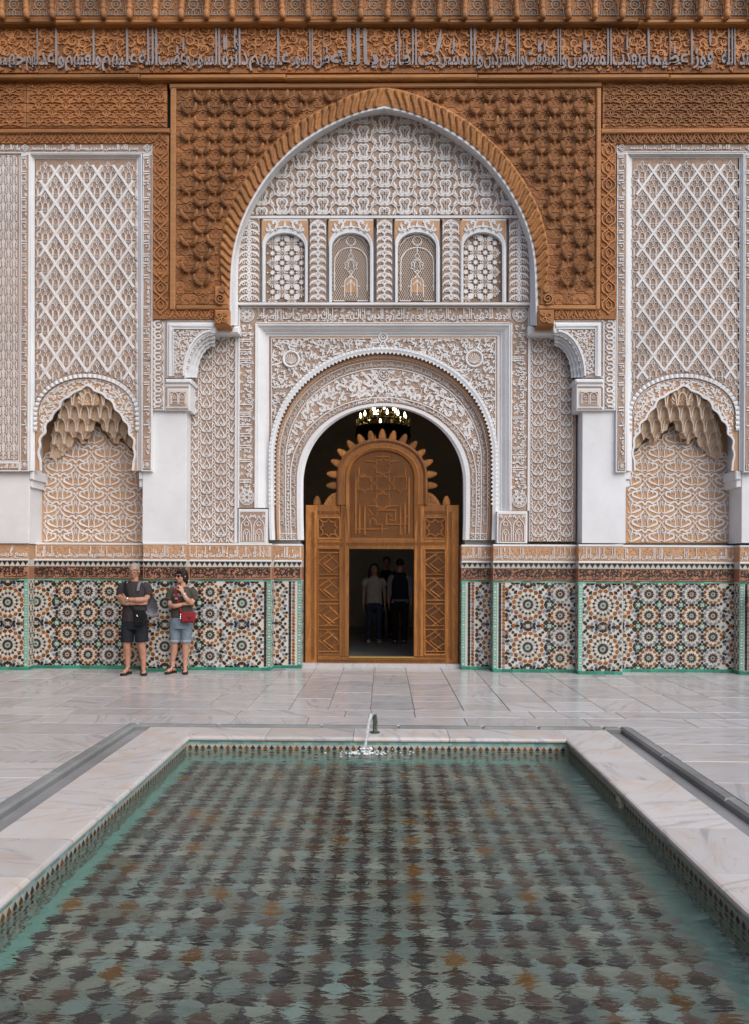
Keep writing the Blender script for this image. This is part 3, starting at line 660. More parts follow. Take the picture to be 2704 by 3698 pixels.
for n_, (r_, o, kind) in enumerate(wins):
    wn = obj('blind_window', None, lu)
    mb = MB(); arched_plate(mb, r_, (o[0] - 4, o[1] + 4, o[2], o[3] - 18, o[4]), -0.008, 0.02); arched_plate(mb, (o[0] - 10, o[3] - 22, o[1] + 10, o[4]), o, 0.0, 0.10); mb.obj('window_frame', 'plaster', wn)
    q = arch_open((o[0] - 12, o[1] + 12, o[2], o[3] - 26, 890), 14)[1:-1]; m_ = MB()
    up = np.c_[q[:, 0], np.full(len(q), 807.0)]; loft(m_, [at_y(q, -0.012), at_y(up, -0.012)])
    m_.obj('spandrel_ground', 'niche_ground', wn)
    r = Relief(-0.012, 0.014); cx_ = (o[0] + o[1]) / 2
    for s in (-1, 1): r.puts(xf(HOOK, 40, 0.6 * s, (cx_ + s * 34, 820), s)); r.puts(xf(HOOK, 34, 2.6 * s, (cx_ + s * 58, 836), -s))
    r.poly([(cx_ - 6, 832), (cx_, 806), (cx_ + 6, 832)]); r.obj('spandrel_leaves', 'stucco', wn)
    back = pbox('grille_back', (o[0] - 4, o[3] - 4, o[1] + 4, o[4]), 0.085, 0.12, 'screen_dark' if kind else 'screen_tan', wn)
    ap = arch_open(o, 24); cl = inpoly(ap)
    if kind == 0:
        r = Relief(0.085, 0.02); r2 = Relief(0.085, 0.022); px_ = 34.5; row = 0
        for y in np.arange(o[3] + 7, o[4] + 20, px_ / 1.0):
            for x in np.arange(o[0] - 40, o[1] + 40, px_ * 1.0):
                c = (x + (o[0] + o[1]) / 2 % px_, y); par_ = (int(round(x / px_)) + int(round(y / px_))) % 2 == 0
                if par_ and cl(np.array([c]))[0]: r.puts(DAISY, c, cl); r2.disc(c, 5, 8)
                if not par_ and cl(np.array(star(c, 8, 6))).all(): r.poly(star(c, 10.5, 5.5, 8))
                c2 = (c[0] + px_ / 2, y + px_ / 2)
                for cc, rr in ((c2, 12.4), ):
                    if cl(np.array(star(cc, rr, rr * 0.7))).all(): r.poly(star(cc, rr, rr * 0.7, 8)); 
                for cc in ((c[0] + px_ / 2, y), (c[0], y + px_ / 2)):
                    if cl(np.array(star(cc, 5, 3, 4))).all() and not (par_ and cc == c): r.poly(star(cc, 3.6, 2.0, 4))
        r.obj('star_grille', 'stucco', wn); r2.obj('rosette_hearts', 'niche_ground', wn)
    else:
        r = Relief(0.085, 0.012); st_ = 8.0
        L_ = 330
        for k in np.arange(-60, 60):
            for s in (-1, 1):
                c = np.array([cx_ + k * st_, 980]); t = np.linspace(-L_ / 2, L_ / 2, 60)
                r.put(np.c_[c[0] + s * t * 0.55, c[1] + t], 1.9, cl)
        r.obj('honeycomb', 'stucco_warm', wn)
        r = Relief(0.085, 0.024); W3 = 3.6
        mx = lambda pts: [(np.array(pts) * [s, 1] + [cx_, 0], W3) for s in (-1, 1)]
        S = [(circ((cx_, 882), 16, 14), W3)] + mx(spl([(-58, 1099), (-58, 960), (-50, 932), (-30, 912), (0, 904)], 4)) + mx([(-62, 1099), (-62, 900), (-40, 874), (0, 858)]) + mx([(0, 904), (0, 925), (-9, 936), (0, 948), (-9, 952)]) + \
            [(np.vstack([star((cx_, 970), 25, 18, 8, math.pi / 8), star((cx_, 970), 25, 18, 8, math.pi / 8)[:1]]), W3)] + mx([(-8, 990), (0, 1003), (-8, 1012)]) + mx(spl([(-22, 1099), (-22, 1040), (-18, 1020), (0, 1010)], 4)) + mx([(-62, 1096), (-22, 1096)]) + mx([(-32, 1045), (-22, 1042)]) + \
            mx(spl([(0, 1020), (-5, 1030), (-13, 1036), (-11, 1042)], 3)) + [(np.array([(cx_, 1022), (cx_, 1076)]), 4)] + mx([(-10, 978), (-10, 962), (-4, 956)]) + mx([(-62, 1002), (-54, 998)]) + mx([(-62, 1046), (-54, 1042)])
        r.puts(S, (0, 0), cl); r.obj('white_tracery', 'stucco', wn)
        r = Relief(0.085, 0.016); r.poly(np.vstack([[(cx_ - 21, 1066), (cx_ - 21, 1040)], spl([(cx_ - 18, 1022), (cx_, 1012), (cx_ + 18, 1022)], 3), [(cx_ + 21, 1040), (cx_ + 21, 1066)]])); r.obj('little_niche', 'niche_ground', wn)
for c_ in list(lu.children):
    if not c_.name.startswith(('arch_soffit', 'jamb')): c_.location.y -= 0.10
# ================================================================== inscription band and moulded frame round the door arch
ds = thing('door_surround', 'stucco surround with inscription bands and deep moulded frame round the door arch', 'surround')
YB = -0.05
pbox('band_ground', (863, 1108.5, 1909, 1167), YB + 0.012, 0.05, 'stucco_ground', ds)
for a, b, yb_ in ((863, 924, 1834), (1843, 1904, 1845)): pbox('band_ground', (a, 1167.5, b, yb_), YB + 0.012, 0.05, 'stucco_ground', ds)
r = Relief(YB + 0.012, 0.016)
ASCB = ((-0.42, 0.02), (0.0, 0.22), (0.46, 0.55), (0.74, 0.98))
line_text(r, 'الحمد لله رب العلمين الرحمن الرحيم ملك يوم', (1390, 1112, 1840, 1164), bold=0.02, asc=ASCB); line_text(r, 'الدين اياك نعبد واياك نستعين اهدنا الصراط', (930, 1112, 1382, 1164), bold=0.02, asc=ASCB)
vert_text(r, 'لا اله الا الله محمد رسول الله الملك لله والحمد لله', (866, 1200, 921, 1760), bold=0.02, asc=ASCB); vert_text(r, 'نصر من الله وفتح قريب وبشر المومنين والعاقبة للمتقين', (1846, 1200, 1901, 1765), True, bold=0.02, asc=ASCB)
scatter(r, (935, 1120, 1840, 1160), 21, 15, rect(930, 1112, 1842, 1164), rng, 0.35, False, None, 0.010)
for a, b in ((866, 921), (1846, 1901)): scatter(r, (a + 6, 1205, b - 4, 1770), 20, 15, rect(a, 1200, b, 1768), rng, 0.35, False, None, 0.010)
for c in ((893, 1137), (1875, 1137), (893, 1797), (1873, 1806)):
    for rr, w_ in ((26, 3.5), (21, 2.5), (7, 3)): r.put(circ(c, rr, 20), w_)
    for k in range(8): a = math.pi / 4 * k; r.puts(xf(HOOK, 17, a, (c[0] + 13 * math.cos(a), c[1] + 13 * math.sin(a))))
for c in ((893, 1182), (1875, 1183), (893, 1772), (1873, 1778)): r.puts(xf(HOOK, 22, 0.5, (c[0] - 10, c[1]))); r.puts(xf(HOOK, 22, 2.5, (c[0] + 12, c[1]), -1))
r.obj('inscription', 'stucco', ds)
for e in ((860, 1108, 866, 1834), (1904, 1108, 1911, 1845), (921, 1167, 926, 1834), (1841, 1167, 1847, 1845)): pbox('fillet', e, YB - 0.012, 0.05, 'stucco', ds, 0.003)
for e in ((866.5, 1107, 1903.5, 1111), (926.5, 1164, 1840.5, 1168)): pbox('fillet', e, YB - 0.011, 0.05, 'stucco', ds, 0.003)
mb = MB(); pth = lambda d: np.array([(925 + d, 1834), (925 + d, 1168 + d), (1842 - d, 1168 + d), (1842 - d, 1846)])
loft(mb, [at_y(pth(d), y) for d, y in ((0, YB), (7, YB), (9, YB + 0.02), (20, YB + 0.05), (32, YB + 0.10), (36, YB + 0.105), (38, YB + 0.125), (48, YB + 0.13))]); mb.obj('moulded_frame', 'plaster', ds)
# horseshoe arch in rings
YS = YB + 0.13
def ell(w_, ya, yc, pt=0.94): return [(w_ * 0.992, 1950), (w_, 1850), (w_, yc)] + [(w_ * math.cos(a), yc - (yc - ya) * math.sin(a) ** pt) for a in np.linspace(0.12, math.pi / 2 - 0.1, 9)] + [(0, ya)]
AD = 1384.0
RING = {'rim': ell(412, 1253, 1655), 'lace': ell(392, 1273, 1657), 'cove': ell(374, 1303, 1663), 'r1': ell(351, 1331, 1668), 'leaf': ell(333, 1436, 1725), 'r2': ell(311, 1456, 1738), 'wht': ell(287, 1471, 1752)}
def ringq(k, n=60): return arch_px(RING[k], n, AD)
sp_poly = ringq('rim')
pan = np.array([(974, 1838), (974, 1214), (1794, 1214), (1794, 1846)])
m_ = MB(); up = sp_poly[(sp_poly[:, 1] < 1850)]; n_up = len(up)
tq = np.array([[np.clip(x, 974, 1794), 1214] for x in up[:, 0]]); loft(m_, [at_y(up, YS), at_y(tq, YS)])
m_.obj('spandrel_ground', 'stucco_ground', ds)
out_rim = inpoly(np.vstack([sp_poly, [[sp_poly[-1, 0], 2100], [sp_poly[0, 0], 2100]]]))
sh = [((1053, 1298), 31), ((1710, 1296), 32)]
def in_spd(p):
    k = rect(983, 1224, 1786, 1700)(p) & ~out_rim(p)
    for c, rr in sh: k &= np.hypot(p[:, 0] - c[0], p[:, 1] - c[1]) > rr + 2
    return k
r = Relief(YS, 0.020); scatter(r, (985, 1230, 1790, 1700), 25, 27, in_spd, rng, 0.28)
for q_ in (np.array([(982, 1800), (982, 1222), (1786, 1222), (1786, 1800)]),): r.put(q_, 5)
r.obj('arabesque', 'stucco', ds)
pbox('frame_line', (975, 1214, 1793, 1218), YS - 0.006, YS + 0.02, 'niche_ground', ds)
for c, rr in sh:
    x, z = P(c[0], c[1], YS); rw = rr / SC; mb = MB(); n = 28; a = np.linspace(0, 2 * math.pi, n + 1)
    cv = lambda f, y: np.c_[x + rw * f * np.cos(a), np.full(n + 1, y), z + rw * f * np.sin(a)]
    loft(mb, [cv(1.05, YS), cv(1.02, YS - 0.03), cv(0.86, YS - 0.035), cv(0.74, YS - 0.005), cv(0.70, YS + 0.01)]); o = mb.obj('shell_roundel', 'plaster', ds, True)
    r = Relief(YS, 0.004); r.disc(c, rr * 0.72, 20); r.obj('shell_bowl', 'niche_ground', o, None)
    r = Relief(YS - 0.004, 0.016)
    for k in range(11): t = R(-205 + k * 23); r.put(np.array([(c[0], c[1] + rr * 0.55), (c[0] + rr * 0.64 * math.cos(t), c[1] + rr * 0.02 + rr * 0.64 * math.sin(t))]), [1.0, 3.6])
    r.obj('shell_ribs', 'stucco', o)
# rings
mb = MB(); loft(mb, [at_y(ringq('rim'), YS + 0.01), at_y(ringq('rim'), YS - 0.055), at_y(arch_px(ell(404, 1261, 1656), 60, AD), YS - 0.065), at_y(ringq('lace'), YS - 0.045)]); mb.obj('arch_rim', 'plaster', ds)
mb = MB(); loft(mb, [at_y(ringq('lace'), YS - 0.040), at_y(arch_px(ell(384, 1283, 1658), 60, AD), YS - 0.015)]); mb.obj('lace_ground', 'screen_dark', ds)
mb = MB(); loft(mb, [at_y(arch_px(ell(384, 1283, 1658), 60, AD), YS - 0.015), at_y(ringq('cove'), YS + 0.10)]); mb.obj('arch_cove', 'niche_ground', ds)
YR = YS + 0.10
for a, b, nm in (('cove', 'r1', 'ring_ground'), ('r1', 'leaf', 'ring_ground'), ('leaf', 'r2', 'ring_ground')):
    mb = MB(); loft(mb, [at_y(ringq(a), YR), at_y(ringq(b), YR)]); mb.obj(nm, 'stucco_ground', ds)
mb = MB(); loft(mb, [at_y(ringq('r2'), YR), at_y(ringq('r2'), YR - 0.015), at_y(arch_px(ell(297, 1466, 1745), 60, AD), YR - 0.015), at_y(ringq('wht'), YR + 0.02), at_y(ringq('wht'), YR + 0.30)]); mb.obj('arch_soffit', 'plaster', ds)
r = Relief(YR, 0.018)
for k in ('cove', 'r1', 'leaf'): r.put(ringq(k, 80), 4.5)
qa_, qb_ = ringq('cove', 90), ringq('r1', 90)
def ring_text(rel, s, ka, kb, reps, ua=0.0, ub=1.0, **kw):
    A, B = ringq(ka, 120), ringq(kb, 120); n = len(A)
    for k in range(reps):
        u0, u1 = ua + (ub - ua) * k / reps, ua + (ub - ua) * (k + 0.93) / reps
        def fx(u, v):
            t = (u0 + u * (u1 - u0)) * (n - 1); ix = np.arange(n)
            ax_, ay = np.interp(t, ix, A[:, 0]), np.interp(t, ix, A[:, 1]); bx, by = np.interp(t, ix, B[:, 0]), np.interp(t, ix, B[:, 1])
            f = 0.10 + 0.8 * v; return bx + (ax_ - bx) * f, by + (ay - by) * f
        lay_text(rel, s, fx, **kw)
ring_text(r, 'اليمن والاقبال', 'cove', 'r1', 22, 0.03, 0.97, bold=0.02, asc=((-0.42, 0.05), (0.0, 0.28), (0.46, 0.62), (0.74, 0.95)))
ring_text(r, 'اليمن والاقبال', 'leaf', 'r2', 17, 0.03, 0.97, bold=0.02, asc=((-0.42, 0.05), (0.0, 0.28), (0.46, 0.62), (0.74, 0.95)))
ol, il = inpoly(arch_px(ell(347, 1335, 1668), 60, AD)), inpoly(arch_px(ell(337, 1431, 1725), 60, AD))
leaf_cl = lambda p: ol(p) & ~il(p) & (np.hypot(p[:, 0] - AD, p[:, 1] - 1352) > 22)
scatter(r, (1045, 1340, 1725, 1640), 37, 46, lambda p: leaf_cl(p) & (p[:, 1] < 1640), rng, 0.22)
for s in (-1, 1):
    for y in np.arange(1600, 1928, 13): r.puts(xf(HOOK, 15, rng.uniform(0, 6), (AD + s * 342, y), s), (0, 0), leaf_cl)
r.put(circ((AD, 1352), 19, 16), 4); r.put(circ((AD, 1352), 12, 12), 2.5)
for k in range(4): a = math.pi / 2 * k; r.poly(star((AD + 8 * math.cos(a), 1352 + 8 * math.sin(a)), 5, 2.5, 4))
r.put(spl([(AD - 90, 1456), (AD - 52, 1443), (AD - 34, 1418), (AD - 16, 1392), (AD, 1378), (AD + 16, 1392), (AD + 34, 1418), (AD + 52, 1443), (AD + 90, 1456)], 4), 4.5)
r.put(spl([(AD - 30, 1456), (AD - 24, 1436), (AD - 10, 1418), (AD, 1402), (AD + 10, 1418), (AD + 24, 1436), (AD + 30, 1456)], 4), 4)
for k in range(3): r.puts(xf(HOOK, 18, 2 * k, (AD - 9 + 9 * k, 1440)))
for s in (-1, 1):
    for w_, k in ((363, 0), (342, 1), (322, 2)): r.put(np.array(star((AD + s * w_, 1938), 8, 4, 4) + star((AD + s * w_, 1938), 8, 4, 4)[:1]), 2.5)
    r.put(np.array([(AD + s * 373, 1928), (AD + s * 312, 1928)]), 3.5); r.put(np.array([(AD + s * 373, 1949), (AD + s * 312, 1949)]), 3.5)
r.obj('arch_carving', 'stucco', ds)
# scalloped rim: small shells side by side, pierced lace under them, painted scallops on the cove
A = ringq('rim', 200); A = A[A[:, 1] < 1832]; s_ = np.concatenate([[0], np.cumsum(np.linalg.norm(np.diff(A, axis=0), axis=1))])
mbs = MB(); V = []
n_sc = 104
shell = MB(); rows_ = []
for k in range(7):
    a = math.pi * k / 6; rows_.append([(-math.cos(a) * 0.5, -0.9 * math.sin(a), t) for t in (0.0, 0.5, 1.0)])
shell.add([v for rw in rows_ for v in rw], np.array([[3 * k + c, 3 * k + c + 1, 3 * k + c + 4, 3 * k + c + 3] for k in range(6) for c in (0, 1)])); shell_me = shell.mesh('scallop', 'plaster', True)
rl = Relief(YS - 0.045, 0.012); rc = Relief(YS + 0.03, 0.006)
for k in range(n_sc):
    d = (k + 0.5) / n_sc * s_[-1]; p_ = np.array([np.interp(d, s_, A[:, 0]), np.interp(d, s_, A[:, 1])]); p2 = np.array([np.interp(d + 2, s_, A[:, 0]), np.interp(d + 2, s_, A[:, 1])])
    tg = (p2 - p_) / (np.linalg.norm(p2 - p_) + 1e-9) if k < n_sc - 1 else np.array([0, 1.0]); nn = np.array([-tg[1], tg[0]]); nn = nn if np.dot(nn, np.array([AD, 1650]) - p_) > 0 else -nn
    X, Z = P(p_[0], p_[1], YS - 0.055); pw = s_[-1] / n_sc / SC
    an = math.atan2(nn[0], -nn[1])
    obj('scallop', shell_me, ds, loc=(X, YS - 0.05, Z), rot=(0, an, 0), scale=(pw * 0.98, pw * 0.26, 9.5 / SC))
    c = p_ + nn * 20
    rl.poly([c - tg * 6.2 - nn * 2, c + tg * 6.2 - nn * 2, c + nn * 7])
    c2 = p_ + nn * 30; w_ = s_[-1] / n_sc * 0.46
    rc.put(np.array([c2 + tg * w_ * math.cos(a) + nn * (1 + 8 * math.sin(a)) for a in np.linspace(0, math.pi, 7)]), 2.6)
rl.obj('lace_points', 'plaster', ds); rc.obj('cove_scallops', 'stucco_warm', ds)
r = Relief(YS, 0.03); r.put(circ((AD - 3, 1219), 15, 16), 6); r.put(circ((AD - 3, 1219), 6, 8), 4); r.put(spl([(AD - 16, 1254), (AD - 10, 1240), (AD - 3, 1233), (AD + 4, 1240), (AD + 10, 1254)], 3), 5); r.obj('keystone_boss', 'plaster', ds, None)
# little twin-arch plaques under the vertical bands
for a, b, y0_ in ((862, 966, 1848), (1792, 1902, 1856)):
    pl = pbox('plaque', (a, y0_ - 10, b, 1962), YB - 0.02, 0.10, 'plaster', ds, 0.006)
    pbox('plaque_ground', (a + 7, y0_, b - 7, 1956), YB - 0.024, YB, 'stucco_ground', pl)
    r = Relief(YB - 0.024, 0.014); w2 = (b - a - 14) / 2
    for q_ in (0, 1):
        x_ = a + 7 + w2 * (q_ + 0.5)
        for s in (-1, 1): r.put(spl([(x_ + s * w2 * 0.42, 1955), (x_ + s * w2 * 0.42, 1905), (x_ + s * w2 * 0.34, 1888), (x_ + s * 6, 1876), (x_, 1862)], 4), 3.2); r.put(spl([(x_ + s * 11, 1954), (x_ + s * 12, 1930), (x_ + s * 8, 1918), (x_, 1910)], 3), 2.6); r.puts(xf(HOOK, 17, s * 1.2, (x_ + s * 16, 1866), s))
        r.put(circ((x_, 1892), 8, 10), 2.6); r.put(circ((x_, 1926), 5, 8), 2.4); r.put(np.array([(x_, 1932), (x_, 1954)]), 3)
    r.obj('twin_arches', 'stucco', pl)
# ================================================================== tall arabesque panels either side of the surround
TUL = xf(mir([(spl([(0, -150), (-10, -95), (-36, -48), (-54, -14), (-46, 16), (-24, 24), (-6, 8), (-14, -14), (-28, -8)], 3), [4, 12, 18, 20, 18, 16, 14, 10, 5]), (spl([(0, 44), (40, 42), (74, 16), (94, -24), (122, -42)], 3), [8, 22, 22, 20, 8]),
                (circ((112, -66), 22, 9), 13), (spl([(90, -44), (100, -92), (94, -128)], 3), [8, 26, 3]), (spl([(120, -44), (140, -30), (150, -12)], 3), [8, 12, 4]), (circ((62, -112), 7, 6), 10)]), 0.2179)
YN = -0.015
for side, x0, x1, y0, y1 in ((-1, 690, 854, 1206, 1961), (1, 1911, 2070, 1209, 1956)):
    t = thing('arabesque_panel', 'tall stucco panel of lyre scrolls between %s pillar and the door surround' % ('left' if side < 0 else 'right'), 'stucco panel')
    pbox('carved_ground', (x0 - 8, y0, x1 + 8, y1), YN, 0.2, 'stucco_ground', t)
    pts = []; cx0 = 799 if side < 0 else 1940
    for i in range(-3, 5):
        for j in range(-1, 19): pts.append((cx0 + i * 51, 1218 + j * 44.3 + (22 if i % 2 else 0)))
    motifs(t, 'lyre_scroll', TUL, pts, YN, 0.016, 'stucco', rect(x0 + 2, y0 + 1, x1 - 2, y1 - 1))
    e = (850, 1206, 862, 1961) if side < 0 else (1906, 1209, 1913, 1956)
    pbox('fillet', (849, y0, 860, y1) if side < 0 else (1911, y0, 1913.5, y1), YN - 0.03, 0.1, 'plaster', t, 0.003)
    pbox('head', (772, 1176, 866, 1206) if side < 0 else (1906, 1176, 2004, 1209), -0.20, 0.1, 'plaster', t, 0.03)
# ================================================================== white pillars with carved brackets that carry the arch
YP = -0.28
LACE = [(np.array([(-3.4, -3.4), (3.4, 3.4)]), 1.8), (np.array([(-3.4, 3.4), (3.4, -3.4)]), 1.8)]
def lace(rel, x0, y0, x1, y1, step=6.8):
    h = abs(x1 - x0) >= abs(y1 - y0); n = int((abs(x1 - x0) if h else abs(y1 - y0)) / step)
    for k in range(n): rel.puts(LACE, (x0 + (k + 0.5) * step, y0) if h else (x0, y0 + (k + 0.5) * step))
SNAKE = [(spl([(8, -20), (-8, -19), (-14, -8), (-6, 2), (6, 4), (10, -4), (3, -10), (-3, -5)], 4), [7, 8, 8, 8, 8, 7, 5, 3]), (spl([(-14, 18), (-12, 8), (-4, 3)], 3), [8, 8, 7]), (spl([(14, -18), (18, 0), (10, 14), (-2, 18)], 3), 2.6), (spl([(-18, -18), (-19, 2), (-12, 14)], 3), 2.6), (spl([(-6, -20), (-18, -14)], 2), 2.4), (spl([(16, 6), (20, 18)], 2), 3)]
for side in (-1, 1):
    nm = 'left' if side < 0 else 'right'
    t = thing('pillar', 'white plastered pillar with carved bracket %s of the door' % nm, 'pillar')
    x0, x1 = (516, 674) if side < 0 else (2100, 2258)
    pbox('shaft', (x0, 1480, x1, 1962), YP, 0.30, 'plaster', t, 0.006)
    pbox('shaft_core', (x0 + 4, 1150, x1 - 4 if side < 0 else x1, 1479.5), YP + 0.02, 0.30, 'plaster', t)
    # snake scroll strip
    a, b = (549, 596) if side < 0 else (2177, 2222)
    ss = pbox('scroll_strip', (a, 1154, b, 1482), YP - 0.05, 0.1, 'plaster', t, 0.004)
    pbox('strip_ground', (a + 5, 1159, b - 5, 1477), YP - 0.054, YP, 'stucco_ground', ss)
    r = Relief(YP - 0.054, 0.014)
    for y in np.arange(1180, 1490, 38.5): r.puts(xf(SNAKE, 1.0, 0, (0, 0), -side), ((a + b) / 2, y), rect(a + 5, 1159, b - 5, 1477))
    r.obj('snake_scroll', 'stucco', ss)
    # bracket: square plate with quarter-circle cut, moulded frame, arabesque spandrel
    bx0, bx1 = (597, 782) if side < 0 else (1996, 2178)
    mx = (lambda x: x) if side < 0 else (lambda x: bx0 + bx1 - x)
    arc = np.array([(mx(bx0 + 74 + (bx1 - bx0 - 78) * (1 - math.cos(a))), 1366 - 165 * math.sin(a)) for a in np.linspace(0.0, math.pi / 2, 14)])
    br = obj('bracket', None, t)
    corner = np.array([(mx(bx0), 1366), (mx(bx0), 1155), (mx(bx1 - 4), 1155), (mx(bx1), 1172), (mx(bx1 - 2), 1196)])
    X, Z = P(*np.vstack([corner, arc[::-1]]).T, YP - 0.07); m_ = MB(); m_.prism(np.c_[X, Z], YP - 0.07, 0.0); m_.obj('bracket_plate', 'plaster', br)
    fx0, fx1, fy0, fy1 = bx0 + 34, bx1 - 16, 1192, 1356
    g = [(mx(fx0), fy1), (mx(fx0), fy0), (mx(fx1), fy0)] + [(mx(bx0 + 64 + (bx1 - bx0 - 74) * (1 - math.cos(a))), 1356 - 160 * math.sin(a)) for a in np.linspace(math.pi / 2 - 0.12, 0.0, 14)]
    X, Z = P(*np.array(g).T, YP - 0.074); m_ = MB(); m_.prism(np.c_[X, Z], YP - 0.074, YP); m_.obj('spandrel_ground', 'stucco_ground', br)
    r = Relief(YP - 0.074, 0.014); cl = inpoly(g); scatter(r, (min(p[0] for p in g), 1196, max(p[0] for p in g), 1356), 14.5, 17, cl, rng, 0.25, False); r.obj('arabesque', 'stucco', br)
    r = Relief(YP - 0.07, 0.03)
    r.put(np.array([(mx(bx0 + 20), 1360), (mx(bx0 + 20), 1176), (mx(bx1 - 8), 1176)]), 20, None, 0.022, 0, 0.4)
    r.put(np.array([(mx(bx0 + 31), 1358), (mx(bx0 + 31), 1189), (mx(bx1 - 14), 1189)]), 4)
    ar2 = np.array([(mx(bx0 + 68 + (bx1 - bx0 - 80) * (1 - math.cos(a))), 1358 - 163 * math.sin(a)) for a in np.linspace(0.0, math.pi / 2 - 0.05, 16)]); r.put(ar2, 9)
    r.obj('bracket_mouldings', 'plaster', br)
    r = Relief(YP - 0.07, 0.008); lace(r, mx(bx0 + 5), 1160, mx(bx0 + 5), 1362); x_a, x_b = sorted((mx(bx0 + 2), mx(bx1 - 6))); lace(r, x_a, 1159, x_b, 1159); lace(r, *sorted((mx(bx0 + 2), mx(bx0 + 74)))[:1], 1362, sorted((mx(bx0 + 2), mx(bx0 + 74)))[1], 1362)
    r.obj('lace_border', 'stucco_ground', br)
    # stalactite underside stepping back under the curve
    for k, (d, yy) in enumerate(((10, 0.0), (24, 0.05), (38, 0.10), (50, 0.15))):
        m_ = MB(); q = []
        for i_, a in enumerate(np.linspace(0.02, math.pi / 2, 40)):
            sc_ = 3.0 * abs(math.sin(a * 13)); rr_x, rr_y = (bx1 - bx0 - 78) - d * 0.9 + sc_, 165 - d + sc_
            q.append((mx(bx0 + 74 + (bx1 - bx0 - 78) - rr_x * math.cos(a)), 1366 - rr_y * math.sin(a) + d * 0.0))
        q = np.array(q); base = np.array([(mx(bx0 + 74 + (bx1 - bx0 - 78) - (bx1 - bx0 - 76) * math.cos(a)), 1366 - 167 * math.sin(a)) for a in np.linspace(0.02, math.pi / 2, 40)])
        loft(m_, [at_y(base, YP - 0.05 + yy), at_y(q, YP - 0.045 + yy), at_y(q, YP + 0.02 + yy)]); m_.obj('stalactite_step', 'plaster', br)
    r = Relief(YP - 0.046, 0.02)
    for a in np.linspace(0.25, 1.3, 7):
        c = (mx(bx0 + 74 + (bx1 - bx0 - 78) - (bx1 - bx0 - 84) * math.cos(a)), 1366 - 160 * math.sin(a)); r.put(circ(c, 4.5, 8), 2.4)
    r.obj('pearl_row', 'stucco', br)
    # capital under the bracket
    cx0, cx1 = (597, 688) if side < 0 else (2080, 2178)
    mc = (lambda x: x) if side < 0 else (lambda x: cx0 + cx1 - x)
    pbox('cap_slab', (min(mc(cx0), mc(cx1 + 4)), 1368, max(mc(cx0), mc(cx1 + 4)), 1384), YP - 0.085, 0.02, 'plaster', br, 0.02)
    cp = pbox('capital', (cx0, 1385, cx1, 1483), YP - 0.055, 0.02, 'plaster', t, 0.006)
    a, b = sorted((mc(cx0 + 14), mc(cx1 - 8)))
    pbox('capital_ground', (a, 1408, b, 1468), YP - 0.059, YP, 'stucco_warm', cp); pbox('capital_field', (a + 8, 1416, b - 8, 1460), YP - 0.066, YP, 'stucco_ground', cp)
    r = Relief(YP - 0.066, 0.014); w2 = (b - a - 16) / 2
    r.put(np.array([(a + 7, 1460), (a + 7, 1415), (b - 7, 1415), (b - 7, 1460), (a + 7, 1460)]), 3)
    for q_ in (0, 1):
        x_ = a + 8 + w2 * (q_ + 0.5)
        for s in (-1, 1): r.put(spl([(x_ + s * w2 * 0.42, 1458), (x_ + s * w2 * 0.42, 1432), (x_ + s * w2 * 0.3, 1422), (x_, 1416)], 3), 2.8)
        r.put(np.array([(x_ - w2 * 0.4, 1452), (x_ + w2 * 0.4, 1452)]), 2.4); r.put(circ((x_, 1436), 5, 8), 2)
    r.obj('twin_arches', 'stucco', cp)
    r = Relief(YP - 0.055, 0.008); lace(r, cx0 + 4, 1398, cx1 - 4, 1398); lace(r, cx0 + 4, 1476, cx1 - 4, 1476); lace(r, mc(cx0 + 6), 1400, mc(cx0 + 6), 1474); r.obj('lace_border', 'stucco_ground', cp)
# ================================================================== side bays: lozenge lattice over a stalactite niche
LATT = mir([(np.array([(0, -57), (-20, -29), (-38.5, -1)]), 10)])
LOZ = mir([(spl([(-32, 6), (-27, -10), (-19, -12), (-17, -26), (-8, -28), (0, -42)], 3), 3.4), (spl([(-28, 8), (-26, -4), (-19, -8), (-12, 0), (-12, 30)], 3), 2.8), (spl([(-9, 28), (-9, 6), (-5, -3), (0, -5)], 3), 2.8), (np.array([(-26, 18), (0, 18)]), 2.4), (spl([(0, -16), (-4, -24), (0, -32)], 3), [2, 4, 1.5]), (spl([(-20, 24), (-10, 34), (0, 40)], 3), 2.4)]) + [(circ((0, -9), 4.2, 8), 2.4), (circ((0, 25), 3.4, 7), 2.2)]
GEO = mir([(np.array([(0, -34), (-5, -30), (-9, -24), (-9, 0), (0, 0)]), 2.4), (spl([(0, -13), (-4, -17), (-8, -15), (-8, -11), (-4, -9), (0, -13)], 3), 2.0), (np.array([(0, -31), (-2.5, -25), (0, -19)]), 2.2), (np.array([(0, -10), (-3, -5), (0, -1)]), 2.2), (np.array([(-20, 0), (-14, -26), (-19, -33)]), 2.2), (np.array([(-19.5, -33), (-17, -20), (-19.5, -13)]), 3), (np.array([(-19.5, -13), (-14.5, -7), (-19.5, -1)]), 2.2)])
NICHE = [(169, 1664), (168, 1598), (152, 1563), (143, 1531), (121, 1502), (104, 1478), (82, 1446), (62, 1430), (40, 1420), (20, 1404), (0, 1397)]
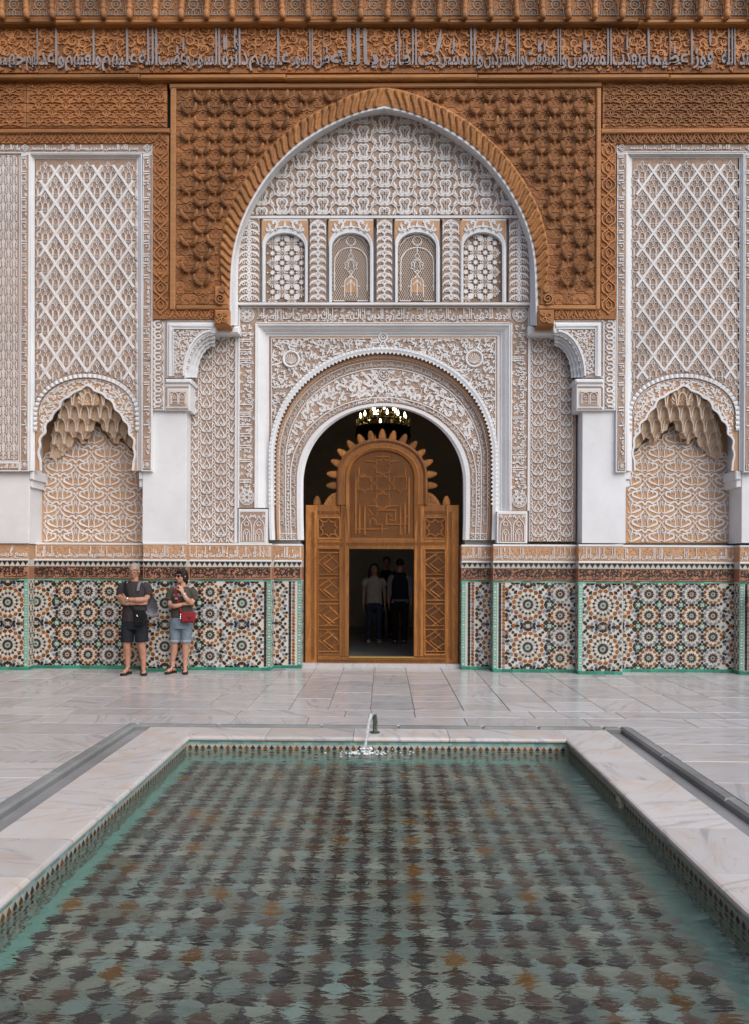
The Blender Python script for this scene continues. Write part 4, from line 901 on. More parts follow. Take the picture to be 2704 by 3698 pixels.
BACKM = xf(mir([(spl([(0, -88), (-12, -60), (-30, -30), (-34, 4), (-22, 38), (-24, 96), (0, 84)], 3), [6, 12, 14, 14, 12, 12, 10]), (circ((-15, 4), 11, 8), 7), (spl([(-14, -62), (-50, -14), (-86, -8), (-96, -30)], 3), [6, 15, 13, 4]),
                  (spl([(-20, 100), (-60, 82), (-98, 58), (-92, 26), (-66, 24), (-60, 46)], 3), [8, 22, 24, 22, 18, 8]), (spl([(-134, 14), (-110, -18), (-80, -4), (-52, 16), (-36, 2)], 3), [18, 22, 20, 16, 6]), (spl([(0, -88), (-14, -100), (-10, -116)], 2), [6, 12, 3]),
                  (spl([(-34, 30), (-80, 20), (-134, 60)], 3), 5), (spl([(0, 110), (-60, 130), (-134, 90)], 3), 5), (spl([(-10, -30), (-4, -10), (-12, 30)], 3), 6)]), 0.4237)
BACKM = [(p * [1.0, 0.86], np.asarray(w_) * 0.74) for p, w_ in BACKM]
YL = -0.27
def bay(side):
    nm = 'left' if side < 0 else 'right'
    if side < 0: fx0, fx1, ft, cx, bcx = 128, 503, 571, 316, 332
    else: fx0, fx1, ft, cx, bcx = 2276, 2672, 568, 2465, 2446
    s_ = (fx1 - fx0) / 375.0
    lz = thing('lozenge_panel', 'white stucco lattice of lozenges over the %s niche' % nm, 'stucco panel')
    # frame bands with lettering
    if side < 0: bands = [((-120, 516, 553, 553), 'h'), ((514, 553.5, 553, 1702), 'v'), ((74, 553.5, 107, 1702), 'v')]; inner = (107, 553, 515, 1700)
    else: bands = [((2224, 517, 2850, 550), 'h'), ((2224, 550.5, 2262, 1706), 'v'), ((2686, 550.5, 2725, 1706), 'v')]; inner = (2260, 551, 2687, 1700)
    for (x0, y0, x1, y1), k in bands:
        bd = pbox('border_band', (x0, y0, x1, y1), YL - 0.07, 0.0, 'plaster', lz, 0.006)
        pbox('band_ground', (x0 + 5, y0 + 5, x1 - 5, y1 - 5), YL - 0.0725, YL, 'stucco_ground', bd)
        r = Relief(YL - 0.0725, 0.012)
        if k == 'h':
            xa, xb = (-10, 490) if side < 0 else (2285, 2700)
            if side < 0: line_text(r, 'بسم الله الرحمن الرحيم وصلى الله على سيدنا محمد', (115, y0 + 6, 500, y1 - 6), bold=0.02, asc=ASCB); line_text(r, 'ولا غالب الا الله', (-20, y0 + 6, 74, y1 - 6), bold=0.02, asc=ASCB)
            else: line_text(r, 'بسم الله الرحمن الرحيم وصلى الله على سيدنا محمد', (2272, y0 + 6, 2672, y1 - 6), bold=0.02, asc=ASCB)
            for c in (((92, 535), (533, 535)) if side < 0 else ((2243, 534), (2705, 534))): r.put(np.array(star(c, 13, 9, 4) + star(c, 13, 9, 4)[:1]), 3); r.put(circ(c, 5, 8), 2.4)
        else:
            n_ = 4; hh = (y1 - y0 - 60) / n_
            for q_ in range(n_): vert_text(r, ('العز الدائم والبقاء لله', 'الملك القائم لله وحده', 'اليمن والاقبال وبلوغ الامال', 'الحمد لله على نعمه')[q_], (x0 + 6, y0 + 8 + q_ * hh, x1 - 6, y0 + q_ * hh + hh - 2), True, bold=0.02, asc=ASCB)
            c = ((x0 + x1) / 2, y1 - 24); r.put(np.array([(c[0] - 13, c[1] - 13), (c[0] + 13, c[1] - 13), (c[0] + 13, c[1] + 13), (c[0] - 13, c[1] + 13), (c[0] - 13, c[1] - 13)]), 3); r.puts([(np.array([(0, 0), (9 * math.cos(a), 9 * math.sin(a))]), [1, 4]) for a in np.linspace(0, 6.283, 9)[:-1]], c)
        r.obj('band_lettering', 'stucco', bd)
    mb = MB(); ix0, iy0, ix1, iy1 = inner
    loft(mb, [at_y(np.array([(ix0 + d, iy1), (ix0 + d, iy0 + d), (ix1 - d, iy0 + d), (ix1 - d, iy1)]), y) for d, y in ((0, YL - 0.06), (4, YL - 0.062), (6, YL - 0.045), (13, YL - 0.02), (15, YL - 0.005), (20, YL))]); mb.obj('moulded_frame', 'plaster', lz)
    # field plate down to the niche rim
    rimq = lambda f=0.0: np.vstack([[(cx - (187 - f) * s_, 1700)], [(cx - (187 - f) * s_ * math.cos(a), 1500 - (146 - f) * math.sin(a) ** 0.92) for a in np.linspace(0, math.pi, 41)], [(cx + (187 - f) * s_, 1700)]])
    rq = rimq(); up = rq[1:-1]; m_ = MB(); loft(m_, [at_y(up, YL), at_y(np.c_[np.clip(up[:, 0], fx0, fx1), np.full(len(up), ft)], YL)]); m_.obj('carved_ground', 'stucco_ground', lz)
    inr = inpoly(np.vstack([rimq(-6)])); fld = lambda p: rect(fx0 + 1, ft, fx1 - 1, 1690)(p) & ~inr(p)
    pts = []; st = 75.2 * s_
    for j in range(0, 17):
        for i in range(-1, 6): pts.append((fx0 + (37.6 + (37.6 if j % 2 else 0) - 37.6 * 0) * s_ + i * st, ft + 57 + j * 55.2))
    motifs(lz, 'lozenge_arch', [(p, np.asarray(w_) * 0.72) for p, w_ in xf(LOZ, s_ ** 0.5)], pts, YL, 0.014, 'stucco', fld)
    r = Relief(YL, 0.026)
    for c in pts: r.puts([(p * [s_, 1], w_) for p, w_ in LATT], c, fld)
    r.obj('lattice', 'stucco', lz)
    # niche
    nc = thing('muqarnas_niche', '%s blind niche with honeycomb stalactite hood and carved back panel' % nm, 'niche')
    op = arch_px([(a * s_, b) for a, b in NICHE], 60, cx); 
    # scalloped edge
    n_ = len(op); bm_ = np.array([abs(math.sin(k / n_ * math.pi * 13)) for k in range(n_)]); d = np.gradient(op, axis=0); nn = np.c_[-d[:, 1], d[:, 0]]; nn /= np.linalg.norm(nn, axis=1, keepdims=True) + 1e-9; nn *= np.where(((op - [cx, 1600]) * nn).sum(1) > 0, 1, -1)[:, None]
    ops = op + nn * (bm_ * 7 - 2)[:, None]
    rr = rimq(0); tt = np.linspace(0, 1, n_); sl = lambda q: np.concatenate([[0], np.cumsum(np.linalg.norm(np.diff(q, axis=0), axis=1))])
    s1 = sl(rr); rim_r = np.c_[np.interp(tt * s1[-1], s1, rr[:, 0]), np.interp(tt * s1[-1], s1, rr[:, 1])]
    opl = np.vstack([[(cx - 166 * s_, 1700)], ops, [(cx + 166 * s_, 1700)]]); s2 = sl(opl); op_r = np.c_[np.interp(tt * s2[-1], s2, opl[:, 0]), np.interp(tt * s2[-1], s2, opl[:, 1])]
    m_ = MB(); loft(m_, [at_y(rim_r, YL + 0.01), at_y(op_r, YL + 0.01)]); m_.obj('arch_ground', 'niche_ground', nc)
    r = Relief(YL + 0.01, 0.03); r.put(op_r, 8, None, 0.022); r.put(rimq(16)[1:-1], 2.6, None, 0.012); ap = inpoly(rimq(18)); bp = inpoly(op_r)
    r.obj('opening_rim', 'plaster', nc, None)
    r = Relief(YL + 0.01, 0.014); scatter(r, (fx0, 1350, fx1, 1690), 20, 24, lambda p: ap(p) & ~bp(p), rng, 0.25, False); r.obj('arch_arabesque', 'stucco', nc)
    # shells along the outer rim
    qn = rimq(4); sn = sl(qn); nsh = 52
    for k in range(nsh):
        dd = (k + 0.5) / nsh * sn[-1]; p_ = np.array([np.interp(dd, sn, qn[:, 0]), np.interp(dd, sn, qn[:, 1])]); p2 = np.array([np.interp(dd + 1, sn, qn[:, 0]), np.interp(dd + 1, sn, qn[:, 1])]); tg = p2 - p_; n0 = np.array([-tg[1], tg[0]])
        n0 = n0 if np.dot(n0, np.array([cx, 1600]) - p_) > 0 else -n0
        if p_[1] > 1560: continue
        X, Z = P(p_[0] - n0[0] * 7, p_[1] - n0[1] * 7, YL); obj('scallop', shell_me, nc, loc=(X, YL + 0.005, Z), rot=(0, math.atan2(n0[0], -n0[1]), 0), scale=(sn[-1] / nsh / SC, 0.045, 13 / SC))
    # hood as a stepped field of small vaults
    stp = 2.4; us = np.arange(-172, 172.1, stp); vs_ = np.arange(1395, 1702, stp); U, Vv = np.meshgrid(us, vs_)
    YBK = 0.20
    dep = np.full(U.shape, YBK + 0.02); tiers = [(1396, -0.240, 37, 0), (1440, -0.165, 37, 1), (1484, -0.085, 37, 0), (1528, 0.0, 37, 1), (1574, 0.08, 37, 0), (1620, 0.135, 37, 1)]
    for y0, d0, wdt, ph in reversed(tiers):
        uc = (U / wdt + (0.5 if ph else 0.0)); k = np.round(uc); up_ = (uc - k) * 2
        rise = np.sqrt(np.clip(1 - up_ ** 2, 0, 1)); bottom = y0 + 66 - 46 * np.where(np.abs(up_) < 0.86, np.sqrt(np.clip(1 - (up_ / 0.86) ** 2, 0, 1)) ** 0.7, 0)
        edge = np.clip((np.abs(U) - 60) / 110, 0, 1)
        solid_ = (Vv < bottom) & (Vv > y0 - 70)
        dd = d0 + 0.03 * rise * np.clip((Vv - y0) / 30, 0, 1)
        dep = np.where(solid_, np.minimum(dep, dd), dep)
    # central shell
    rr_ = np.hypot(U, (Vv - 1448) * 1.0); ang = np.arctan2(Vv - 1470, U); shl = (np.hypot(U / 38, (Vv - 1440) / 42) < 1) & (Vv < 1462)
    dep = np.where(shl, -0.235 + 0.05 * (1 - np.hypot(U / 38, (Vv - 1440) / 42)) + 0.012 * np.sign(np.sin(ang * 22)), dep)
    hwv = np.interp(vs_, [b for a, b in NICHE][::-1], [a for a, b in NICHE][::-1]) + 9
    ins = (np.abs(U) < hwv[:, None]) & (dep < YBK + 0.01)
    cr_ = np.array([(176, 1668), (160, 1640), (140, 1632), (128, 1612), (106, 1600), (98, 1586), (94, 1572), (84, 1566), (74, 1572), (70, 1588), (56, 1590), (52, 1574), (36, 1566), (30, 1548), (14, 1540), (10, 1518), (0, 1510)])[::-1]
    ush = U - (bcx - cx) / s_ * 0.9; ins &= Vv < np.interp(np.abs(ush), cr_[:, 0], cr_[:, 1]) + 2
    px_ = cx + U * s_; 
    # the field is laid out on the front plane and pushed straight back
    Xf, Zf = P(px_, Vv, YL); V3 = np.stack([Xf, dep, Zf], -1).reshape(-1, 3)
    nr_, nc_ = U.shape; ii, jj = np.meshgrid(np.arange(nr_ - 1), np.arange(nc_ - 1), indexing='ij')
    ok = ins[:-1, :-1] & ins[1:, :-1] & ins[:-1, 1:] & ins[1:, 1:]; ii, jj = ii[ok], jj[ok]; a0 = ii * nc_ + jj
    mb = MB(); mb.add(V3, np.c_[a0, a0 + 1, a0 + nc_ + 1, a0 + nc_]); mb.obj('stalactite_hood', 'niche_plaster', nc)
    ed = MB()
    for y0, d0, wdt, ph in tiers:
        uu = np.arange(-170, 170.1, 2.0); uc = uu / wdt + (0.5 if ph else 0.0); up_ = (uc - np.round(uc)) * 2
        bt = y0 + 66 - 46 * np.where(np.abs(up_) < 0.86, np.sqrt(np.clip(1 - (up_ / 0.86) ** 2, 0, 1)) ** 0.7, 0); q_ = np.c_[uu, bt]
        kp = (np.abs(uu) < np.interp(bt, [b for a, b in NICHE][::-1], [a for a, b in NICHE][::-1]) + 6) & (bt < np.interp(np.abs(uu - (bcx - cx) / s_ * 0.9), cr_[:, 0], cr_[:, 1]) - 1) & (bt > 1400)
        if not kp.any(): continue
        Vr, Hf, Qr = ribbon(q_, 4.2, 0.8, kp)
        if len(Qr): Xr, Zr = P(cx + Vr[:, 0] * s_, Vr[:, 1], YL); ed.add(np.c_[Xr, d0 + 0.002 - Hf * 0.012, Zr], Qr.astype(int))
    ed.obj('stalactite_edges', 'stucco_warm', nc, kind='stuff')
    # back panel and its lobed crest
    bx0, bx1 = (150, 530) if side < 0 else (2255, 2640)
    bk = pbox('back_panel', (bx0, 1400, bx1, 1962), YBK, 0.3, 'niche_ground', nc)
    crest = np.array([(-176, 1668), (-160, 1640), (-140, 1632), (-128, 1612), (-106, 1600), (-98, 1586), (-94, 1572), (-84, 1566), (-74, 1572), (-70, 1588), (-56, 1590), (-52, 1574), (-36, 1566), (-30, 1548), (-14, 1540), (-10, 1518), (0, 1510)])
    crp = np.vstack([crest, (crest * [-1, 1])[::-1][1:]]) * [s_, 1] + [bcx, 0]
    X, Z = P(*np.vstack([crp, [(bx1 - 2, 1960), (bx0 + 2, 1960)]]).T, YBK - 0.02); m_ = MB(); m_.prism(np.c_[X, Z], YBK - 0.02, YBK + 0.01); m_.obj('carved_field', 'niche_ground', nc)
    r = Relief(YBK - 0.02, 0.03); r.put(crp, 7); r.obj('crest_line', 'stucco_warm', nc, None)
    incr = inpoly(np.vstack([crp, [(bx1, 1958), (bx0, 1958)]])); pts = []
    for j in range(-1, 9):
        for i in range(-2, 3): pts.append((bcx + (i + (0.5 if j % 2 else 0)) * 114 * s_, 1566 + j * 50.5))
    motifs(nc, 'vase_scroll', [(p * [s_, 1], w_) for p, w_ in BACKM], pts, YBK - 0.02, 0.014, 'stucco', lambda p: incr(p) & (p[:, 0] > bx0 + 8) & (p[:, 0] < bx1 - 2))
    # jambs and impost corbels
    if side < 0: jl, jr = (107, 1700, 150, 1962), (518, 1702, 545, 1962)
    pa, pb = ((107, 122), (502, 520)) if side < 0 else ((2250, 2276), (2655, 2676))
    for a, b in (pa, pb): pbox('impost', (a, 1700, b, 1732), YL + 0.0, 0.2, 'plaster', nc, 0.012); pbox('impost', (a + 1, 1732.5, b - 4 if (a < cx) else b, 1760), YL + 0.03, 0.2, 'plaster', nc, 0.012)
plaster('niche_plaster', (0.62, 0.46, 0.325), var=0.15, stain=0.3, stainc=(0.68, 0.58, 0.47))
for side in (-1, 1): bay(side)
# outer piers at the picture's edges
t = thing('pier', 'white plastered pier at the left edge beside the niche', 'pier')
pbox('shaft', (-300, 1700, 107, 1962), -0.25, 0.3, 'plaster', t, 0.006); pbox('pier_core', (-300, 556, 110, 1699), YL + 0.02, 0.3, 'plaster', t)
ls = pbox('geometric_strip', (-120, 554, 73, 1667), YL - 0.04, 0, 'plaster', t, 0.004); pbox('strip_ground', (-120, 561, 69, 1662), YL - 0.042, YL, 'stucco_ground', ls)
pts = []
for j in range(-1, 35):
    for i in range(-1, 3): pts.append((14 + i * 38.7 + (19.4 if j % 2 else 0), 597 + j * 33.4))
motifs(ls, 'arched_star', GEO, pts, YL - 0.042, 0.014, 'stucco', rect(-20, 562, 68, 1661), 120)
lb = pbox('foot_band', (-120, 1668, 73, 1702), YL - 0.068, 0, 'plaster', t, 0.004); pbox('band_ground', (-120, 1673, 68, 1697), YL - 0.0705, YL, 'stucco_ground', lb)
r = Relief(YL - 0.0705, 0.012); line_text(r, 'الملك لله وحده', (-15, 1674, 66, 1696), bold=0.02, asc=ASCB); r.obj('band_lettering', 'stucco', lb)
t = thing('pier', 'white plastered pier at the right edge beside the niche', 'pier')
pbox('shaft', (2676, 1706, 3100, 1962), -0.25, 0.3, 'plaster', t, 0.006); pbox('pier_core', (2674, 556, 3100, 1705), YL + 0.02, 0.3, 'plaster', t)
# ================================================================== zellige dado
CA = 0.341                                  # cell of a small rosette in metres
def kite(*p): return np.array(p, float)
SH = {'star12': np.array(star((0, 0), 0.066, 0.048, 12)), 'dart': kite((0.07, 0), (0.165, -0.050), (0.262, -0.036), (0.215, 0), (0.262, 0.036), (0.165, 0.050)), 'shield': kite((0.225, 0), (0.25, -0.050), (0.325, -0.058), (0.375, 0), (0.325, 0.058), (0.25, 0.050)),
      'arrow': kite((0.318, 0), (0.352, -0.068), (0.415, -0.098), (0.468, 0), (0.415, 0.098), (0.352, 0.068)), 'hex': kite((-0.135, 0), (-0.072, -0.068), (0.072, -0.068), (0.135, 0), (0.072, 0.068), (-0.072, 0.068)),
      'star8': np.array(star((0, 0), 0.084, 0.060, 8)), 'petal': kite((0.06, 0), (0.085, -0.05), (0.13, -0.052), (0.165, 0), (0.13, 0.052), (0.085, 0.05)), 'rhomb': kite((0.15, 0), (0.235, -0.030), (0.30, 0), (0.235, 0.030)),
      'Lstar': np.array(star((0, 0), 0.085, 0.06, 8)), 'Ldart': kite((0.095, 0), (0.18, -0.036), (0.268, -0.044), (0.225, 0), (0.268, 0.044), (0.18, 0.036)), 'Lshield': kite((0.235, 0), (0.29, -0.048), (0.355, -0.058), (0.405, 0), (0.355, 0.058), (0.29, 0.048)),
      'Lspark': np.array(star((0.43, 0), 0.098, 0.044, 4)), 'Lshield2': kite((0.425, 0), (0.48, -0.062), (0.545, -0.085), (0.60, 0), (0.545, 0.085), (0.48, 0.062)), 'Larrow': kite((0.565, 0), (0.61, -0.085), (0.69, -0.125), (0.765, 0), (0.69, 0.125), (0.61, 0.085)),
      'Lgrey': kite((0.725, 0), (0.775, -0.085), (0.845, -0.112), (0.905, 0), (0.845, 0.112), (0.775, 0.085)), 'Lcross': np.array(star((0.54, 0), 0.04, 0.016, 4)), 'drop': kite((-0.10, 0), (-0.025, -0.068), (0.055, -0.062), (0.10, 0), (0.055, 0.062), (-0.025, 0.068))}
ZC = ['z_black', 'z_brown', 'z_white', 'z_orange', 'z_grey', 'z_green', 'z_teal', 'z_cream', 'z_base']
def clip_poly(p, x0, x1, z0, z1):
    for ax, lim, sg in ((0, x0, 1), (0, x1, -1), (1, z0, 1), (1, z1, -1)):
        out = []; n = len(p)
        for i in range(n):
            a, b = p[i], p[(i + 1) % n]; ia, ib = (a[ax] - lim) * sg >= 0, (b[ax] - lim) * sg >= 0
            if ia: out.append(a)
            if ia != ib: t = (lim - a[ax]) / (b[ax] - a[ax]); out.append(a + (b - a) * t)
        p = np.array(out)
        if len(p) < 3: return None
    return p
def small_cell(T, cx, cz, par, rr):
    warm = par; c0 = rr.choice([5, 6, 5]) if warm else rr.choice([3, 3, 1]); oc = 3 if warm else 4
    T.append(('star12', cx, cz, 0, c0))
    for k in range(12):
        a = k * math.pi / 6; T.append(('dart', cx, cz, a, rr.choice([1, 1, 0]))); T.append(('shield', cx, cz, a, rr.choice([2, 2, 2, 7]))); T.append(('arrow', cx, cz, a + math.pi / 12, oc)); T.append(('rhomb', cx, cz, a + math.pi / 12, 7))
def large_cell(T, cx, cz, rr):
    T.append(('Lstar', cx, cz, 0, 5))
    for k in range(16):
        a = k * math.pi / 8; b = a + math.pi / 16
        T += [('Ldart', cx, cz, a, 0), ('Lshield', cx, cz, a, 2), ('Lspark', cx, cz, b, 1), ('Lshield2', cx, cz, a, rr.choice([2, 7, 2])), ('Larrow', cx, cz, b, rr.choice([3, 3, 3])), ('Lgrey', cx, cz, a, 4 if k % 2 else 0)]
        if k % 2 == 0: T.append(('Lcross', cx, cz, b, 6))
    for sx in (-1, 1):
        for sz in (-1, 1):
            qd = math.atan2(sz, sx)
            for da, rr_, sh_, c_ in ((0.0, 0.985, 'star8', 0), (0.0, 1.16, 'hex', 0), (0.26, 0.995, 'drop', 4), (-0.26, 0.995, 'drop', 4), (0.18, 1.17, 'drop', 3), (-0.18, 1.17, 'drop', 3), (0.46, 0.955, 'star8', 0), (-0.46, 0.955, 'star8', 0), (0.33, 1.12, 'star8', 0), (-0.33, 1.12, 'star8', 0), (0.62, 0.945, 'drop', 4), (-0.62, 0.945, 'drop', 4)):
                an = qd + da; T.append((sh_, cx + rr_ * CA * math.cos(an), cz + rr_ * CA * math.sin(an), an + (math.pi / 2 if sh_ == 'hex' else 0), c_))
def lattice_edge(T, x0, z0, hor, rr, n=1):
    ex, ez = (1, 0) if hor else (0, 1); a = 0 if hor else math.pi / 2
    T.append(('hex', x0 + ex * CA / 2, z0 + ez * CA / 2, a, 0))
    for f in (0.275, 0.725): T.append(('star8', x0 + ex * CA * f, z0 + ez * CA * f, 0, 0))
def knot(T, x, z, rr, green=True):
    c = rr.choice([5, 6, 5]) if green else 3
    for k in range(4): T.append(('petal', x, z, k * math.pi / 2, c)); T.append(('hex', x + 0.135 * CA * 1.12 * math.cos(math.pi / 4 + k * math.pi / 2) * 1.2, z + 0.135 * CA * 1.12 * math.sin(math.pi / 4 + k * math.pi / 2) * 1.2, math.pi * 3 / 4 + k * math.pi / 2, 0))
    T.append(('star8', x, z, 0, 2))
Z0, Z1 = 0.052, 1.424
TEXTS = {}
def dado(nm, px0, px1, y, cols, label, txt1, txt2, left_chain=False, right_chain=False, side=None, yb=0.32):
    rr = random.Random(nm); t = thing('tiled_dado', label, 'tiled dado', 'zellige dado panels along the foot of the wall')
    X0, X1 = float(P(px0, 2250, y)[0]), float(P(px1, 2250, y)[0])
    mb = MB(); mb.box(X0, X1, y, yb, 0, 2.035); mb.obj('backing', 'grout', t)
    f0, f1 = X0 + 0.012, X1 - 0.012
    for on, e in ((left_chain, 0), (right_chain, 1)):
        if on:
            w_ = 0.062; a = (X0 + 0.002) if e == 0 else (X1 - w_ - 0.002); ch = MB(); ch.box(a, a + w_, y - 0.005, y, Z0, Z1 + 0.004); co = ch.obj('edge_chain', 'z_teal', t)
            bm_ = MB()
            for k, z in enumerate(np.arange(Z0 + 0.02, Z1 - 0.03, 0.0457)):
                h_ = 0.032 if k % 2 == 0 else 0.014; w2 = 0.018 if k % 2 == 0 else 0.026
                bm_.prism([(a + w_ / 2 - w2, z + 0.016 - h_ * 0.3), (a + w_ / 2 - w2 * 0.4, z + 0.016 - h_ / 2), (a + w_ / 2 + w2 * 0.4, z + 0.016 - h_ / 2), (a + w_ / 2 + w2, z + 0.016 - h_ * 0.3), (a + w_ / 2 + w2, z + 0.016 + h_ * 0.3), (a + w_ / 2 + w2 * 0.4, z + 0.016 + h_ / 2), (a + w_ / 2 - w2 * 0.4, z + 0.016 + h_ / 2), (a + w_ / 2 - w2, z + 0.016 + h_ * 0.3)], y - 0.008, y - 0.005)
            bm_.obj('chain_beads', 'z_white', co, kind='stuff')
            if e == 0: f0 = a + w_ + 0.004
            else: f1 = a - 0.004
    T = []; x = X0
    for c in cols:
        kind, off = c if isinstance(c, tuple) else (c, 0.0)
        x += off
        zr = (Z1 - Z0 - 4 * CA) / 2 + Z0
        if kind == 'S':
            for j in range(4): small_cell(T, x + CA / 2, zr + CA * (j + 0.5), (j + int(round(x / CA))) % 2 == 0, rr)
            for j in range(5): lattice_edge(T, x, zr + CA * j, True, rr)
            for j in range(4): lattice_edge(T, x, zr + CA * j, False, rr); lattice_edge(T, x + CA, zr + CA * j, False, rr)
            for j in range(5): knot(T, x, zr + CA * j, rr); knot(T, x + CA, zr + CA * j, rr) if False else None
            x += CA
        elif kind == 'L':
            for j in range(2): large_cell(T, x + CA, zr + CA * (2 * j + 1), rr)
            for q in range(2):
                for j in (0, 2, 4): lattice_edge(T, x + q * CA, zr + CA * j, True, rr)
            for j in range(4): lattice_edge(T, x, zr + CA * j, False, rr)
            for j in (0, 2, 4): knot(T, x + CA, zr + CA * j, rr, False)
            x += 2 * CA
        elif kind == 'B':
            for k, z in enumerate(np.arange(Z0 + 0.03, Z1, 0.0535)):
                T.append(('hex' if k % 2 else 'star8', x + 0.035, z, math.pi / 2, 0)); T.append(('drop', x + 0.095, z, math.pi / 2 * (1 if k % 2 else -1) + 0.7, 3 if k % 2 else rr.choice([3, 4])))
            x += 0.14
    done = set(); polys = []
    for s, cx_, cz_, a, c in T:
        key = (s, round(cx_, 3), round(cz_, 3), round(a % math.pi if s == 'hex' else a, 2))
        if key in done: continue
        done.add(key); ca, sa = math.cos(a), math.sin(a); p = SH[s] * CA; p = np.c_[p[:, 0] * ca - p[:, 1] * sa + cx_, p[:, 0] * sa + p[:, 1] * ca + cz_]
        ins = (p[:, 0] > f0).all() and (p[:, 0] < f1).all() and (p[:, 1] > Z0).all() and (p[:, 1] < Z1).all()
        q = p if ins else clip_poly(p, f0, f1, Z0, Z1)
        if q is None: continue
        x_, z_ = q[:, 0], q[:, 1]; area = abs(np.dot(x_, np.roll(z_, 1)) - np.dot(z_, np.roll(x_, 1))) / 2
        if area < 2e-5: continue
        polys.append((area, ins, s, cx_, cz_, a, c, q))
    cen = np.vstack([np.vstack([e[7], e[7].mean(0)[None]]) for e in polys])
    for gz in np.arange(Z0 + 0.025, Z1 - 0.015, 0.031):
        for gx in np.arange(f0 + 0.022, f1 - 0.015, 0.031):
            if np.min((cen[:, 0] - gx) ** 2 + (cen[:, 1] - gz) ** 2) > 0.030 ** 2:
                s = rr.choice(['star8', 'star8', 'drop']); c = 0 if s == 'star8' else rr.choice([4, 3, 4]); a = rr.choice([0, 0.785, 1.571]); ca, sa = math.cos(a), math.sin(a); p = SH[s] * CA; p = np.c_[p[:, 0] * ca - p[:, 1] * sa + gx, p[:, 0] * sa + p[:, 1] * ca + gz]
                if (p[:, 0] > f0).all() and (p[:, 0] < f1).all() and (p[:, 1] > Z0).all() and (p[:, 1] < Z1).all():
                    polys.append((8e-4, True, s, gx, gz, a, c, p)); cen = np.vstack([cen, p, [[gx, gz]]])
    polys.sort(key=lambda e: -e[0]); rest = MB(); nobj = 0
    for area, ins, s, cx_, cz_, a, c, q in polys:
        if ins and nobj < 300 and s not in ('rhomb',):
            k = (s, c)
            if k not in TILE: mt = MB(); mt.prism(SH[s] * CA, -0.0045, 0.0, 0, 0.0016); TILE[k] = mt.mesh('tile', ZC[c])
            obj('tile', TILE[k], t, loc=(cx_, y, cz_), rot=(rr.uniform(-0.012, 0.012), -a, rr.uniform(-0.012, 0.012))); nobj += 1
        else: rest.prism(q, y - 0.004, y, c, 0.0014)
    if rest.v: rest.obj('small_tiles', ZC, t, kind='stuff')
    # base course, green line, terracotta band, merlons, stucco lettering
    n = max(1, int(round((X1 - X0) / 0.145))); w_ = (X1 - X0) / n
    for k in range(n):
        m_ = MB(); m_.bbox(X0 + k * w_ + 0.001, X0 + (k + 1) * w_ - 0.001, y - 0.016, y, 0.001, Z0 - 0.002, 0.003); m_.obj('base_tile', 'z_base', t)
        m_ = MB(); m_.bbox(X0 + k * w_ + 0.001, X0 + (k + 1) * w_ - 0.001, y - 0.007, y, Z1 + 0.006, Z1 + 0.026, 0.002); m_.obj('line_tile', 'z_base' if rr.random() < 0.6 else 'z_teal', t)
    n = max(1, int(round((X1 - X0) / 0.205))); w_ = (X1 - X0) / n
    for k in range(n):
        for z0, z1 in ((1.452, 1.553), (1.554, 1.655)): m_ = MB(); m_.bbox(X0 + k * w_ + 0.001, X0 + (k + 1) * w_ - 0.001, y - 0.005, y, z0, z1, 0.0015); m_.obj('terracotta_tile', 'z_terra', t)
    r = Relief(y - 0.005, 0.0022); ya_, yb_ = pz(1.652, px0, px1, y), pz(1.455, px0, px1, y)
    if txt1: line_text(r, txt1, (px0 + 4, ya_ + 1, px1 - 4, yb_ - 1), bold=0.014, asc=((-0.42, 0.02), (0.0, 0.12), (0.46, 0.34), (0.56, 0.42), (0.74, 0.97)))
    scatter(r, (px0 + 6, ya_ + 5, px1 - 4, yb_ - 18), 11.5, 15, rect(px0 + 3, ya_ + 2, px1 - 3, yb_ - 12), rr, 0.3, False)
    for q_ in (ya_ + 1, yb_ - 0.5): r.put(np.array([(px0 + 1, q_), (px1 - 1, q_)]), 1.6)
    r.obj('black_lettering', 'z_black', t)
    m_ = MB(); m_.box(X0, X1, y - 0.004, y, 1.658, 1.742); m_.obj('merlon_ground', 'z_white', t)
    if 'mer' not in TILE:
        mt = MB(); mt.prism(np.array([(-0.036, 0.072), (-0.036, 0.050), (-0.024, 0.050), (-0.024, 0.034), (-0.013, 0.034), (-0.013, 0.018), (-0.007, 0.018), (-0.004, 0.004), (0.004, 0.004), (0.007, 0.018), (0.013, 0.018), (0.013, 0.034), (0.024, 0.034), (0.024, 0.050), (0.036, 0.050), (0.036, 0.072)]), -0.003, 0.0); TILE['mer'] = mt.mesh('merlon_tile', 'z_black')
    n = max(1, int(round((X1 - X0) / 0.082))); w_ = (X1 - X0) / n
    for k in range(n): obj('merlon_tile', TILE['mer'], t, loc=(X0 + (k + 0.5) * w_, y - 0.004, 1.666), scale=(w_ / 0.082, 1, 1))
    m_ = MB(); m_.bbox(X0 - 0.004, X1 + 0.004, y - 0.014, y, 1.744, 1.772, 0.004); m_.bbox(X0 - 0.004, X1 + 0.004, y - 0.014, y, 2.004, 2.036, 0.004); m_.obj('white_fillet', 'plaster', t)
    m_ = MB(); m_.box(X0, X1, y - 0.006, y, 1.773, 2.003); m_.obj('lettering_ground', 'niche_ground', t)
    r = Relief(y - 0.006, 0.014); ya_, yb_ = pz(2.0, px0, px1, y), pz(1.776, px0, px1, y)
    if txt2: line_text(r, txt2, (px0 + 3, ya_ + 1, px1 - 3, yb_ - 1), bold=0.020, asc=((-0.42, 0.02), (0.0, 0.16), (0.46, 0.42), (0.56, 0.50), (0.74, 0.98)))
